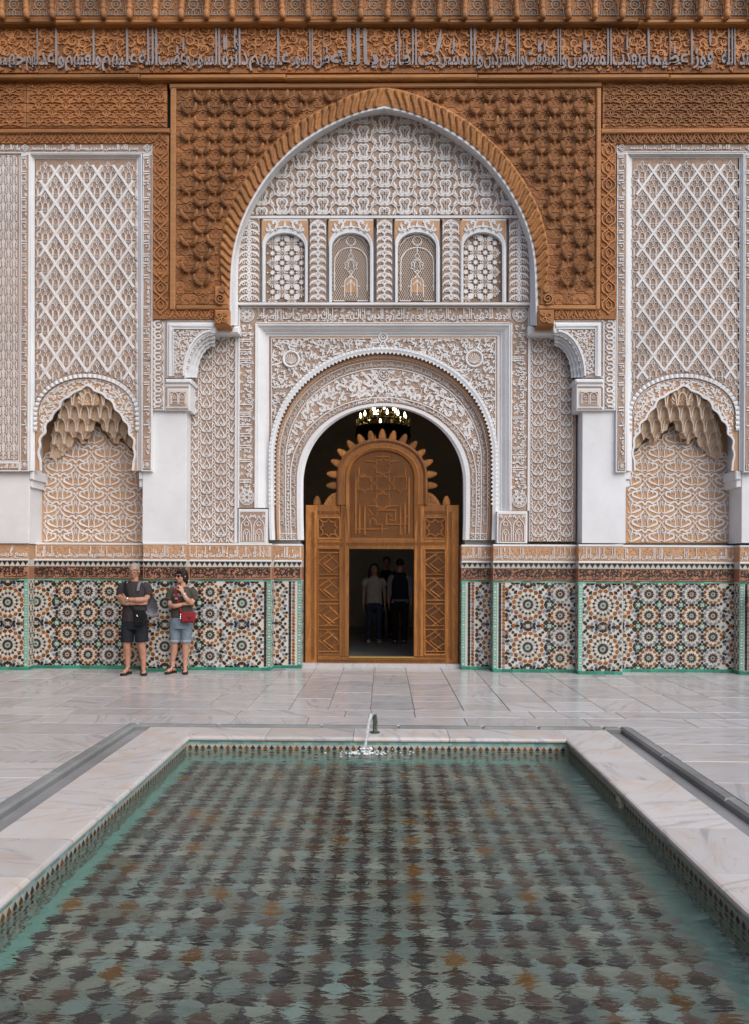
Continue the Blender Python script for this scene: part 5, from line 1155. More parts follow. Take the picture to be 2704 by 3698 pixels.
    r2 = Relief(y - 0.006, 0.006); scatter(r2, (px0 + 6, ya_ + 8, px1 - 6, yb_ - 8), 22, 22, rect(px0 + 2, ya_ + 2, px1 - 2, yb_ - 2), rr, 0.2, False); r2.obj('carved_scrolls', 'niche_ground', t)
    r.obj('stucco_lettering', 'stucco', t)
    # tiled flank of a projecting panel
    if side:
        xs = X0 if side < 0 else X1; s_ = -1 if side < 0 else 1; m_ = MB()
        for k, z in enumerate(np.arange(Z0 + 0.02, Z1 - 0.03, 0.044)):
            for q, yy in enumerate(np.arange(y + 0.02, y + 0.26, 0.05)):
                c = [0, 3, 2, 4][(k + 2 * q) % 4] if (k + q) % 2 else [0, 2][(k // 2 + q) % 2]; m_.box(xs if s_ > 0 else xs - 0.003, xs + 0.003 if s_ > 0 else xs, yy, yy + 0.034, z, z + 0.034, c)
        m_.obj('flank_tiles', ZC, t, kind='stuff')
        m_ = MB(); m_.box(min(xs, xs + s_ * 0.003), max(xs, xs + s_ * 0.003), y, y + 0.27, 1.452, 1.655); m_.obj('flank_terracotta', 'z_terra', t)
        m_ = MB(); m_.box(min(xs, xs + s_ * 0.004), max(xs, xs + s_ * 0.004), y, y + 0.27, 1.773, 2.003); m_.obj('flank_ground', 'niche_ground', t)
        m_ = MB(); m_.box(min(xs, xs + s_ * 0.006), max(xs, xs + s_ * 0.006), y, y + 0.27, 0.001, Z0); m_.obj('flank_base', 'z_base', t)
TILE = {}
def pz(z, px0, px1, y):
    """photo row of height z on the plane y at the middle of the panel"""
    lo, hi = 1500.0, 2600.0; m = (px0 + px1) / 2
    for _ in range(40):
        c = (lo + hi) / 2
        if P(m, c, y)[1] > z: lo = c
        else: hi = c
    return c
dado('A', -200, 103, -0.20, [('L', 0.0), ('L', 0.0 - 0.003)], 'tiled dado on the pier at the left edge', 'حبيب قد قربت قلب', 'وسع كرسيه السموت والارض', False, True, 1)
dado('B', 100, 520, 0.0, [('L', -0.20), 'S', 'S', 'S', 'S'], 'tiled dado with rows of small rosettes behind the standing man', 'تلخيه على شيء في منها ليلا جمع المنى بليغ الدارين', 'علم ما بين ايديهم وما خلفهم ولا يحيطون بشيء من علمه الا بما شاء', False, False)
dado('C', 518, 674, -0.28, [('L', 0.005)], 'tiled dado with two large rosettes on the left pillar behind the woman', 'لكل الظل في هذا', 'والارض من ذا الذي يشفع عنده', False, False, 1)
dado('D', 684, 981, -0.10, [('L', -0.515), 'S', 'L', ('B', 0.0)], 'tiled dado between left pillar and doorway with large and small rosettes', 'الشهب اثرك وليس يفرد منفعا', 'الله لا اله الا هو الحي القيوم لا تاخذه سنة ولا نوم له ما', False, True, 1)
dado('E', 983, 1090, 0.18, [('L', -0.44), ('B', 0.02)], 'narrow tiled dado immediately left of the carved door', 'لاحسدن', 'اعوذ بالله من', False, True, 1, 0.7)
dado('F', 1664, 1779, 0.18, [('B', 0.09), ('L', 0.02)], 'narrow tiled dado immediately right of the carved door', 'الله العظيم', 'صدق الله العظيم', True, False, -1, 0.7)
dado('G', 1778, 2088, -0.10, [('B', 0.075), ('L', 0.0), 'S', 'L'], 'tiled dado between doorway and right pillar with large and small rosettes', 'العلى المختار ورسيع وفضل المستعين في العلم', 'الوسواس الخناس الذي يوسوس في صدور الناس من الجنة والناس', True, False, -1)
dado('H', 2086, 2246, -0.28, [('L', 0.045)], 'tiled dado with two large rosettes on the right pillar', 'ان وفرض الموت على', 'برب الناس ملك الناس اله الناس', True, False, -1)
dado('I', 2243, 2672, 0.0, [('L', -0.42), 'S', 'S', 'S', 'S', ('L', 0.0)], 'wide tiled dado with four rows of small rosettes under the right niche', 'لسن احمد وردا حليتي وتسمطي سوار الحي المصوغ وسن', 'ت في العقد ومن شر حاسد اذا حسد بسم الله الرحمن الرحيم قل', False, False)
dado('J', 2668, 2900, -0.20, [('B', 0.07), ('L', 0.0)], 'tiled dado on the pier at the right edge', 'الحق والعدل في', 'قل اعوذ برب الفلق من شر', True, False, -1)
# ================================================================== courtyard floor of marble slabs
fl = obj('courtyard_floor', None); fl['kind'] = 'structure'
cxp = 0.5 * (G(682, 2659)[0] + G(2041, 2665)[0])           # pool axis
PXI, PXO, GXI, GXO = 1.875, 2.35, 2.545, 2.655             # half widths: water edge, coping, gutter, curb
PYF, PYC = -CD + 7.14, -CD + 7.50                          # far water edge, far coping edge
GYI, GYO = PYC + 0.10, PYC + 0.19; PYN = -CD + 0.6
mb = MB()
for a in ((-9, 9, GYO - 0.01, 0.62, -0.2, -0.012), (-9, cxp - GXO + 0.01, -13.5, GYO - 0.01, -0.2, -0.012), (cxp + GXO - 0.01, 9, -13.5, GYO - 0.01, -0.2, -0.012)): mb.box(*a)
mb.obj('bedding', 'joint', fl)
def slab(x0, x1, y0, y1, z=0.0, mat='marble', par=None, th=0.03, g=0.0036):
    m_ = MB(); dz = rng.uniform(-0.0012, 0.0012); b = 0.004; x0 += g; x1 -= g; y0 += g; y1 -= g
    V = [(x0, y0, z - th), (x1, y0, z - th), (x1, y1, z - th), (x0, y1, z - th), (x0, y0, z - b + dz), (x1, y0, z - b + dz), (x1, y1, z - b + dz), (x0, y1, z - b + dz), (x0 + b, y0 + b, z + dz), (x1 - b, y0 + b, z + dz), (x1 - b, y1 - b, z + dz), (x0 + b, y1 - b, z + dz)]
    m_.add(V, np.array([[8, 9, 10, 11]] + [[a + i, a + (i + 1) % 4, a + 4 + (i + 1) % 4, a + 4 + i] for a in (0, 4) for i in range(4)])); return m_.obj('marble_slab', mat, par or fl)
x = -6.6; y_rows = [GYO, GYO + 0.42, GYO + 0.80]
for y0, y1 in zip(y_rows[:-1], y_rows[1:]):
    x = -6.6 + rng.uniform(-0.5, 0)
    while x < 6.6: w_ = rng.uniform(0.7, 1.35); slab(x, x + w_, y0, y1); x += w_
xs = [-6.8]
while xs[-1] < 6.8: xs.append(xs[-1] + rng.choice([0.46, 0.50, 0.54, 0.58, 0.62]))
for a, b in zip(xs[:-1], xs[1:]):
    y = y_rows[-1] - (0.0 if rng.random() < 0.6 else 0.0)
    while y < 0.2:
        h_ = rng.uniform(0.34, 1.0) if abs((a + b) / 2) < 2.6 else rng.uniform(0.45, 1.15); e = min(y + h_, 0.62)
        if 0.62 - e < 0.25: e = 0.62
        slab(a, b, y, e); y = e
for side in (-1, 1):
    y = GYO
    while y > -10.5:
        h_ = rng.choice([0.42, 0.52, 0.62, 0.72]); xa = GXO
        while xa < 5.2:
            w_ = rng.uniform(0.8, 1.5); a, b = sorted((cxp + side * xa, cxp + side * (xa + w_))); slab(a, b, y - h_, y); xa += w_
        y -= h_
st = MB(); X0, X1 = P(np.array([1096, 1672]), np.array([2400, 2400]), 0.33)
dstep = tag(pbox('door_step', (1092, 2398, 1676, 2413), 0.30, 0.78, 'marble', None, 0.006), 'low marble step under the carved door', 'step')
# drains let into the paving by the dado
for px_, py_ in ((548, 2430), (1011, 2419), (1750, 2418), (2162, 2440)):
    X, Y = G(px_, py_); m_ = MB(); a = np.linspace(0, 2 * math.pi, 21)[:-1]; V = np.c_[X + 0.10 * np.cos(a), Y + 0.10 * np.sin(a), np.full(20, 0.005)]; Vb = V.copy(); Vb[:, 2] = -0.005
    m_.add(np.vstack([V, Vb]), [list(range(20))] + [[i, (i + 1) % 20, 20 + (i + 1) % 20, 20 + i] for i in range(20)]); tag(m_.obj('drain_cover', 'slate'), 'small round drain cover in the paving %s' % {548: 'beside the woman by the left pillar', 1011: 'just left of the door', 1750: 'just right of the door', 2162: 'in front of the right pillar'}[px_], 'drain cover')
# ================================================================== channel and pool
ch = obj('drain_channel', None); ch['kind'] = 'structure'
mb = MB()
for s in (-1, 1): a, b = sorted((cxp + s * (PXO - 0.02), cxp + s * (GXI + 0.02))); mb.box(a, b, -12.5, GYO, -0.16, -0.052)
mb.box(cxp - PXO, cxp + PXO, PYC - 0.02, GYI + 0.02, -0.16, -0.053); mb.obj('channel_bed', 'slate', ch)
def curb(x0, x1, y0, y1):
    m_ = MB(); b = 0.02; V = []
    for z, d in ((-0.1, 0), (-0.012, 0), (0.008, b)): V += [(x0 + d, y0 + d, z), (x1 - d, y0 + d, z), (x1 - d, y1 - d, z), (x0 + d, y1 - d, z)]
    m_.add(V, np.array([[8, 9, 10, 11]] + [[a + i, a + (i + 1) % 4, a + 4 + (i + 1) % 4, a + 4 + i] for a in (0, 4) for i in range(4)])); m_.obj('curb_stone', 'slate_curb', ch)
for s in (-1, 1):
    y = GYO
    while y > -10.5: l_ = rng.uniform(0.7, 1.25); a, b = sorted((cxp + s * GXI, cxp + s * GXO)); curb(a, b, y - l_ + 0.003, y); y -= l_
x = cxp - GXI + 0.001
while x < cxp + GXI - 0.01: l_ = min(rng.uniform(0.5, 1.1), cxp + GXI - 0.002 - x); curb(x, x + l_ - 0.003, GYI, GYO - 0.004); x += l_
solid('pool_cream', (0.42, 0.40, 0.32), 0.35, 0.4, var=0.15); 
for nm_, c in (('pool_teal', (0.22, 0.46, 0.39)), ('pool_sage', (0.22, 0.25, 0.205)), ('pool_grey', (0.18, 0.235, 0.21)), ('pool_dark', (0.042, 0.040, 0.040)), ('pool_brown', (0.075, 0.052, 0.040)), ('pool_orange', (0.15, 0.075, 0.02))): glaze(nm_, c, 0.3)
pool = tag(obj('pool', None), 'sunken rectangular pool with marble coping and tiled sides in front of the door', 'pool')
ZC0, ZW, ZB = 0.006, -0.118, -0.46
def coping(L0, L1, axis, pos_, out, side):
    """one coping slab with rounded nose towards the water"""
    nose = [(-0.022, -0.045), (-0.034, -0.034), (-0.036, -0.020), (-0.030, -0.006), (-0.014, 0.0), (0.02, 0.002)]
    pr = nose + [(out - 0.003, 0.002), (out, -0.004), (out, -0.10), (0.0, -0.10), (0.0, -0.046)]
    m_ = MB(); V = []
    for l in (L0 + 0.0026, L1 - 0.0026):
        for d, z in pr: V.append((pos_ + side * d, l, ZC0 + z) if axis == 'y' else (l, pos_ + d, ZC0 + z))
    n = len(pr); i = np.arange(n); j = (i + 1) % n
    m_.add(V, np.c_[i, j, j + n, i + n]); m_.add(V, [list(range(n)), list(range(n, 2 * n))]); m_.obj('coping_slab', 'marble_coping', pool)
for s in (-1, 1):
    y = PYC
    while y > PYN: l_ = rng.uniform(0.42, 0.72) if y < PYC - 0.1 else 0.78; coping(y - l_, y, 'y', cxp + s * PXI, PXO - PXI, s); y -= l_
x = cxp - PXI + 0.001
while x < cxp + PXI - 0.01:
    l_ = min(rng.uniform(0.6, 1.0), cxp + PXI - 0.001 - x)
    if cxp + PXI - x - l_ < 0.3: l_ = cxp + PXI - 0.001 - x
    coping(x, x + l_, 'x', PYF, PYC - PYF, 1); x += l_
mb = MB()
mb.box(cxp - PXI - 0.2, cxp - PXI, PYN, PYF, ZB - 0.1, -0.095); mb.box(cxp + PXI, cxp + PXI + 0.2, PYN, PYF, ZB - 0.1, -0.095); mb.box(cxp - PXI - 0.2, cxp + PXI + 0.2, PYF, PYF + 0.2, ZB - 0.1, -0.095); mb.box(cxp - PXI - 0.2, cxp + PXI + 0.2, PYN - 0.2, PYN, ZB - 0.1, -0.05)
mb.obj('pool_wall', 'pool_cream', pool)
mb = MB(); mb.box(cxp - PXI, cxp + PXI, PYN, PYF, ZB - 0.1, ZB); mb.obj('pool_bed', 'pool_teal', pool)
PMAT = ['pool_sage', 'pool_grey', 'pool_dark', 'pool_brown', 'pool_orange', 'pool_teal']
# side walls: teal course, black and ochre points, rows of diamonds under water
wt = MB(); rr = random.Random(11)
def wall_run(L0, L1, put):
    n = int((L1 - L0) / 0.062)
    for k in range(n):
        l = L0 + k * 0.062
        put([(l + 0.001, -0.050), (l + 0.061, -0.050), (l + 0.061, -0.072), (l + 0.001, -0.072)], 5)
        c = 2 if (k // (1 if rr.random() < 0.7 else 2)) % 2 else 4
        put([(l + 0.008, -0.112), (l + 0.031, -0.080), (l + 0.054, -0.112), (l + 0.031, -0.145)], c)
        for q in range(1, 6):
            z = -0.112 - 0.066 * q; put([(l + 0.031 * 0 + 0.004, z), (l + 0.031, z + 0.03), (l + 0.058, z), (l + 0.031, z - 0.03)], [2, 0, 5, 2, 3][(k * 2 + q) % 5])
def putx(x_w, s):
    def f(q, c):
        p = np.array(q); V = [(x_w - s * 0.003, l, z) for l, z in p]; wt.add(V, [[0, 1, 2, 3]], c)
    return f
wall_run(PYN, PYF - 0.004, putx(cxp - PXI, -1)); wall_run(PYN, PYF - 0.004, putx(cxp + PXI, 1))
wall_run(cxp - PXI + 0.004, cxp + PXI - 0.004, lambda q, c: wt.add([(l, PYF - 0.003, z) for l, z in q], [[0, 1, 2, 3]], c))
wt.obj('wall_tiles', PMAT, pool, kind='stuff')
# bed of diamonds inside a teal border
dw, dl = 0.165, 0.165; bx = PXI - 0.15; rest = MB(); nb = 0
tl = {}
cand = []
nx = int(2 * bx / dw); ny = int((PYF - 0.25 - PYN) / dl)
for j in range(2 * ny):
    for i in range(nx + 1):
        xx = cxp - bx + (i + (0.5 if j % 2 else 0)) * dw; yy = PYF - 0.20 - j * dl / 2
        if abs(xx - cxp) > bx + 0.01: continue
        c = (rr.choice([2, 2, 3, 3, 2, 4 if rr.random() < 0.5 else 2]) if j % 2 == 0 else rr.choice([0, 0, 1, 0, 1, 1]))
        cand.append((math.hypot(xx, yy + CD), xx, yy, c))
cand.sort()
for d, xx, yy, c in cand:
    P4 = [(-dw * 0.49, 0), (0, -dl * 0.49), (dw * 0.49, 0), (0, dl * 0.49)]
    if nb < 300 and yy > -CD + 2.2:
        if c not in tl: m_ = MB(); m_.add([(a, b, 0.004) for a, b in P4] + [(a * 1.02, b * 1.02, 0) for a, b in P4], [[0, 1, 2, 3]] + [[i, (i + 1) % 4, 4 + (i + 1) % 4, 4 + i] for i in range(4)]); tl[c] = m_.mesh('bed_tile', PMAT[c])
        obj('bed_tile', tl[c], pool, loc=(xx, yy, ZB + 0.001)); nb += 1
    else: rest.add([(xx + a, yy + b, ZB + 0.005) for a, b in P4], [[0, 1, 2, 3]], c)
rest.obj('bed_tiles', PMAT, pool, kind='stuff')
# return fitting on the right wall
X, Y = cxp + PXI - 0.004, -CD + 5.55; a = np.linspace(0, 2 * math.pi, 19)[:-1]; m_ = MB()
V = [(X - d, Y + r_ * math.cos(t), -0.135 + r_ * math.sin(t)) for r_, d in ((0.075, 0.0), (0.075, 0.02), (0.05, 0.03), (0.03, 0.012)) for t in a]
m_.add(V, [[q * 18 + i, q * 18 + (i + 1) % 18, (q + 1) * 18 + (i + 1) % 18, (q + 1) * 18 + i] for q in range(3) for i in range(18)]); m_.obj('inlet_fitting', 'pool_cream', pool)
# water
m, t, b = nodes('water')
b.inputs['Base Color'].default_value = (0.93, 0.98, 0.97, 1); b.inputs['Roughness'].default_value = 0.015; b.inputs['IOR'].default_value = 1.33; b.inputs['Transmission Weight'].default_value = 1.0
p = pos(t, (1.0, 2.3, 1.0)); n1 = noise(t, p, 4.4, 3, 0.5, 0.5); p2 = pos(t, (1.0, 2.0, 1.0)); n2 = noise(t, p2, 19, 3, 0.55, 0.5)
ad = N(t, 'ShaderNodeMath', operation='MULTIPLY_ADD'); ad.inputs[1].default_value = 0.11; L(t, n2, ad.inputs[0]); L(t, n1, ad.inputs[2]); bump(t, b, ad.outputs[0], 0.21, 0.10)
wa = MB(); wa.add([(cxp - PXI, PYN, ZW), (cxp + PXI, PYN, ZW), (cxp + PXI, PYF, ZW), (cxp - PXI, PYF, ZW)], [[0, 1, 2, 3]]); wo_ = wa.obj('water', 'water'); wo_['kind'] = 'structure'
# spout: a bent verdigris pipe that spills towards the pool, its jet and the foam where it lands
sx_, sy_ = G(1354, 2650, ZC0); sp_t = thing('fountain_spout', 'small bent verdigris pipe pouring water at the far edge of the pool', 'fountain spout')
solid('verdigris', (0.09, 0.11, 0.085), 0.45, 0.5, 0.4, 0.4, 30); solid('foam', (0.75, 0.77, 0.78), 0.3, 0.6)
def tube(mb, pts, rads, n=10, mat=0):
    p = np.asarray(pts, float); d = np.gradient(p, axis=0); V = []
    for q, (c, dd, r_) in enumerate(zip(p, d, np.broadcast_to(rads, (len(p),)))):
        dd = dd / (np.linalg.norm(dd) + 1e-9); u = np.cross(dd, (1, 0.013, 0.02)); u /= np.linalg.norm(u) + 1e-9; v = np.cross(dd, u)
        for k in range(n): a = 2 * math.pi * k / n; V.append(c + r_ * (u * math.cos(a) + v * math.sin(a)))
    Q = [[q * n + i, q * n + (i + 1) % n, (q + 1) * n + (i + 1) % n, (q + 1) * n + i] for q in range(len(p) - 1) for i in range(n)]
    mb.add(V, Q + [list(range(n))[::-1], list(range((len(p) - 1) * n, len(p) * n))], mat)
m_ = MB(); pp = spl([(0, 0.03, -0.01), (0, 0.035, 0.06), (0.0, 0.025, 0.125), (-0.012, -0.01, 0.195), (-0.025, -0.055, 0.205)], 5); tube(m_, pp + [sx_, sy_, ZC0], 0.020); m_.obj('pipe', 'verdigris', sp_t, True)
m_ = MB(); tube(m_, np.array([(0, 0.03, 0.0), (0, 0.03, 0.012)]) + [sx_, sy_, ZC0], 0.045, 16); m_.obj('flange', 'verdigris', sp_t)
m, t, b = nodes('jet_water'); b.inputs['Base Color'].default_value = (0.95, 0.97, 0.98, 1); b.inputs['Roughness'].default_value = 0.12; b.inputs['Transmission Weight'].default_value = 0.72; b.inputs['IOR'].default_value = 1.33
bump(t, b, noise(t, pos(t, (1, 1, 0.35)), 60, 3), 1.0, 0.02)
m_ = MB(); q = spl([(-0.018, -0.040, 0.216), (-0.036, -0.095, 0.206), (-0.055, -0.155, 0.150), (-0.072, -0.21, 0.04), (-0.092, -0.26, -0.09), (-0.100, -0.275, -0.135)], 6); nq = len(q); rj = random.Random(4)
tube(m_, q + [sx_, sy_, ZC0], [0.026 - 0.015 * (k / nq) ** 0.6 + rj.uniform(-0.003, 0.003) for k in range(nq)], 12)
jet = tag(m_.obj('water_jet', 'jet_water', None, True), 'white jet of water falling from the spout into the pool', 'water jet')
m_ = MB()
for k in range(130):
    a = rj.uniform(0, 2 * math.pi); d = abs(rj.gauss(0, 0.13)) ; c = (sx_ - 0.10 + d * math.cos(a) * 1.5, sy_ - 0.275 + d * math.sin(a) * 0.6, ZW + max(0, rj.gauss(0.004, 0.004)) + (rj.uniform(0, 0.05) if d < 0.05 else 0))
    s_ = rj.uniform(0.003, 0.010) * (1.5 if d < 0.08 else 1.0); tube(m_, np.array([(0, 0, -s_ * 0.5), (0, 0, 0), (0, 0, s_ * 0.5)]) + c, [s_ * 0.7, s_ * 1.4, s_ * 0.5], 6)
fo = tag(m_.obj('splash_foam', 'foam', None, True, 'stuff'), 'white foam and drops where the jet lands', 'foam')
# ================================================================== the carved door in the arch
YD = 0.42
dr = thing('carved_door', 'carved cedar door screen with lattice panels, arched head and spiky crest', 'door')
def C6(p): p = np.asarray(p, float); return np.c_[1080 + p[:, 0] * 0.4295, 1450 + p[:, 1] * 0.4295]
for r_ in ((1104, 1824, 1147, 2400), (1608, 1824, 1654, 2400), (1230, 1824, 1261, 2372), (1493, 1824, 1529, 2372)): pbox('stile', r_, YD, YD + 0.09, 'door_wood', dr, 0.008)
for r_ in ((1147.3, 1823, 1229.7, 1868), (1529.3, 1823, 1607.7, 1868), (1147.3, 1947, 1229.7, 1980), (1529.3, 1947, 1607.7, 1980), (1261.3, 1943, 1492.7, 1983), (1147.3, 2373, 1607.7, 2400), (1147.3, 2366, 1229.7, 2372.5), (1529.3, 2366, 1607.7, 2372.5)): pbox('rail', r_, YD + 0.002, YD + 0.088, 'door_wood', dr, 0.006)
n_ = 26
def dome(x0, x1, ys, ya, yb): return arch_open((x0, x1, ys, ya, yb), n_)
for nm_, prof, mat_ in (('arch_moulding', [((1217, 1542, 1727, 1583, 1823), YD + 0.06), ((1217, 1542, 1727, 1583, 1823), YD - 0.02), ((1224, 1535, 1727, 1590, 1823), YD - 0.035), ((1233, 1526, 1727, 1599, 1823), YD - 0.01)], 'door_wood_dark'),
                        ('arch_frieze', [((1233, 1526, 1727, 1599, 1823), YD - 0.01), ((1247, 1512, 1727, 1613, 1823), YD - 0.01)], 'door_wood'), ('arch_inner', [((1247, 1512, 1727, 1613, 1823), YD - 0.01), ((1251, 1508, 1727, 1616, 1823), YD - 0.025), ((1261, 1494, 1727, 1625, 1942), YD - 0.005), ((1268, 1489, 1727, 1632, 1942), YD + 0.05)], 'door_wood')):
    m_ = MB(); loft(m_, [at_y(dome(*a), y) for a, y in prof]); m_.obj(nm_, mat_, dr)
def lattice_panel(r_, clip, y, name='lattice', pitch=9.0):
    r = Relief(y, 0.012); x0, y0, x1, y1 = r_; cx_, cy_ = (x0 + x1) / 2, (y0 + y1) / 2; Lh = (x1 - x0 + y1 - y0)
    for k in range(int(-Lh / pitch) - 1, int(Lh / pitch) + 2):
        for s in (-1, 1):
            t_ = np.linspace(-Lh, Lh, int(Lh / 1.5)); r.put(np.c_[cx_ + k * pitch + t_ * 0.5, cy_ + s * t_ * 0.5], 2.7, clip)
    return r.obj(name, 'door_wood_dark', dr)
cin = inpoly(dome(1266, 1491, 1727, 1630, 1944)); lattice_panel((1266, 1630, 1491, 1944), cin, YD + 0.03)
for r_ in ((1147, 1868, 1230, 1947), (1529, 1868, 1608, 1947), (1147, 1980, 1230, 2366), (1529, 1980, 1608, 2366)): lattice_panel(r_, rect(r_[0] - 0.5, r_[1] - 0.5, r_[2] + 0.5, r_[3] + 0.5), YD + 0.03)
for r_ in ((1147, 1868, 1230, 1947), (1529, 1868, 1608, 1947), (1147, 1980, 1230, 2366), (1529, 1980, 1608, 2366)):
    m_ = MB(); pth = lambda d: np.array([(r_[0] + d, r_[3] - d), (r_[0] + d, r_[1] + d), (r_[2] - d, r_[1] + d), (r_[2] - d, r_[3] - d), (r_[0] + d, r_[3] - d)])
    loft(m_, [at_y(pth(d), y) for d, y in ((-1, YD - 0.006), (2, YD - 0.010), (5, YD + 0.004), (6, YD + 0.03))]); m_.obj('panel_frame', 'door_wood', dr)
def strap(pts, w_=8.5, y=YD + 0.03, clip=None, name='strap'):
    r = Relief(y, 0.030); r.put(pts, w_, clip, None, 0, 0.5); r.obj(name, 'door_wood', dr, None)
def khatam(c, r1, n=8): q = star(c, r1, r1 * 0.72, 8, 0.0); return np.array(q + q[:1])
for c in ((697, 548), (552, 690), (697, 690), (842, 690), (697, 836)): strap(khatam(C6([c])[0], 33), 7, YD + 0.03, cin)
KUFIC = [[(480, 640), (480, 1112), (512, 1112), (512, 870)], [(555, 1108), (555, 880), (640, 880), (692, 915), (742, 880), (845, 880), (845, 1105)], [(475, 1075), (735, 1075)], [(600, 1035), (600, 1000), (620, 982), (640, 1002), (640, 1035), (692, 1035), (692, 1108)], [(650, 955), (650, 916), (803, 916), (803, 1000), (752, 1000)], [(588, 908), (620, 955), (585, 960)],
         [(727, 1035), (727, 962), (747, 942), (768, 968)], [(727, 1035), (920, 1035)], [(885, 850), (885, 1105)], [(918, 640), (918, 1110)], [(885, 968), (920, 968)], [(545, 1105), (555, 1120), (572, 1105)], [(835, 1105), (848, 1120), (862, 1105)], [(505, 560), (505, 620), (560, 640)], [(885, 560), (885, 620), (838, 640)], [(565, 500), (640, 510), (640, 465), (750, 465), (750, 510), (825, 500)], [(470, 770), (500, 790), (470, 815)], [(925, 770), (895, 790), (925, 815)]]
for k in KUFIC: strap(C6(k), 7.5, YD + 0.03, cin)
for cx_ in (1188.5, 1568.5):
    strap(khatam((cx_, 1907.5), 32), 7)
    for dx in (-1, 1):
        for dy in (-1, 1): strap(np.array([(cx_ + dx * 22, 1907.5 + dy * 22), (cx_ + dx * 40, 1907.5 + dy * 38)]), 6)
    for k in range(4):
        y0 = 1997 + k * 92.4; y1 = y0 + 77; ym = (y0 + y1) / 2
        for yy in (y0 - 1, y1 + 1): strap(np.array([(cx_ - 41, yy), (cx_ + 41, yy)]), 5)
        for q in ([(-40, -6), (8, -38)], [(-40, 24), (40, -30)][:0] or [(-8, -38), (40, 6)], [(40, 6), (-8, 38)][:0] or [(40, -6 + 12), (-10, 38)], [(-40, -6), (10, 38)], [(-20, 0), (20, 30)], [(-20, 4), (20, -26)]): strap(np.array(q, float) * [1, 1] + [cx_, ym], 6)
# carved running ornament on the frame
r = Relief(YD - 0.001, 0.012); CURL = [(spl([(-4, 4), (-3, -3), (3, -4), (4, 1), (0, 2)], 3), [1.5, 3, 3, 2.4, 1.4])]
def run(p0, p1, step=8.6):
    n = int(math.hypot(p1[0] - p0[0], p1[1] - p0[1]) / step)
    for k in range(n): f = (k + 0.5) / n; r.puts(xf(CURL, 1.15, 0 if k % 2 else 1.2, (p0[0] + (p1[0] - p0[0]) * f, p0[1] + (p1[1] - p0[1]) * f)))
for a in (((1131, 1850), (1131, 2380)), ((1624, 1850), (1624, 2380)), ((1243, 1830), (1243, 2370)), ((1511, 1830), (1511, 2370)), ((1150, 1850), (1228, 1850)), ((1532, 1850), (1605, 1850)), ((1150, 1963), (1605, 1963)), ((1150, 2386), (1605, 2386))): run(*a)
q = dome(1240, 1519, 1727, 1606, 1823)
for k in range(len(q) - 1): run(q[k], q[k + 1], 8.0)
r.obj('running_carving', 'door_wood', dr)
pbox('threshold', (1262, 2371, 1492, 2376), YD - 0.01, YD + 0.09, solid('brass', (0.45, 0.32, 0.10), 0.35, 0.5, 0.8), dr)
# spiky crest pieces
FIN = [(-0.40, 0), (-0.36, 0.08), (-0.54, 0.20), (-0.34, 0.24), (-0.52, 0.38), (-0.31, 0.41), (-0.47, 0.55), (-0.26, 0.58), (-0.40, 0.72), (-0.20, 0.74), (-0.30, 0.88), (-0.14, 0.90), (-0.17, 1.0)]
FIN = np.array(FIN + [(-a, b) for a, b in FIN[::-1]])
def fin_mesh(w_, h_, name):
    m_ = MB(); m_.prism(FIN * [w_, h_], -0.014, 0.014)
    m_.prism(FIN * [w_ * 0.55, h_ * 0.8] + [0, h_ * 0.06], -0.020, -0.014); return m_.mesh(name, 'door_wood')
f1 = fin_mesh(0.125, 0.165, 'crest_finial')
for (cx_, cy_) in ((318, 705), (321, 615), (350, 530), (395, 455), (463, 395), (538, 352), (617, 328), (695, 315), (777, 328), (858, 350), (930, 400), (988, 458), (1042, 530), (1069, 615), (1073, 705)):
    d = np.array([cx_ - 695, min(0, cy_ - 690)]); 
    if cy_ > 600: d = np.array([cx_ - 695.0, (cy_ - 690) * 0.5])
    b_ = C6([(cx_, cy_)])[0]; X, Z = P(b_[0], b_[1], YD + 0.02); obj('crest_finial', f1, dr, loc=(X, YD + 0.02, Z), rot=(0, math.atan2(d[0], -d[1]), 0))
f2 = fin_mesh(0.13, 0.15, 'shoulder_finial')
for x_ in (1147, 1610): X, Z = P(x_, 1824, YD + 0.02); obj('shoulder_finial', f2, dr, loc=(X, YD + 0.02, Z))
for x_, s in ((1216, -1), (1543, 1)):
    pl = np.array([(0, 0), (0, 46), (6, 42), (8, 44), (14, 38), (17, 40), (22, 32), (26, 33), (29, 25), (33, 25), (35, 17), (39, 16), (40, 8), (44, 6), (43, 0)], float) * [s, -1] + [x_, 1823]
    X, Z = P(pl[:, 0], pl[:, 1], YD + 0.01); m_ = MB(); m_.prism(np.c_[X, Z], YD + 0.005, YD + 0.03); o = m_.obj('half_palmette', 'door_wood', dr)
    r = Relief(YD + 0.005, 0.008)
    for a, b in ((10, 12), (24, 10), (12, 28)): r.puts(xf(HOOK, 13, a, (x_ + s * a, 1823 - b), s))
    r.obj('palmette_leaves', 'door_wood', o)
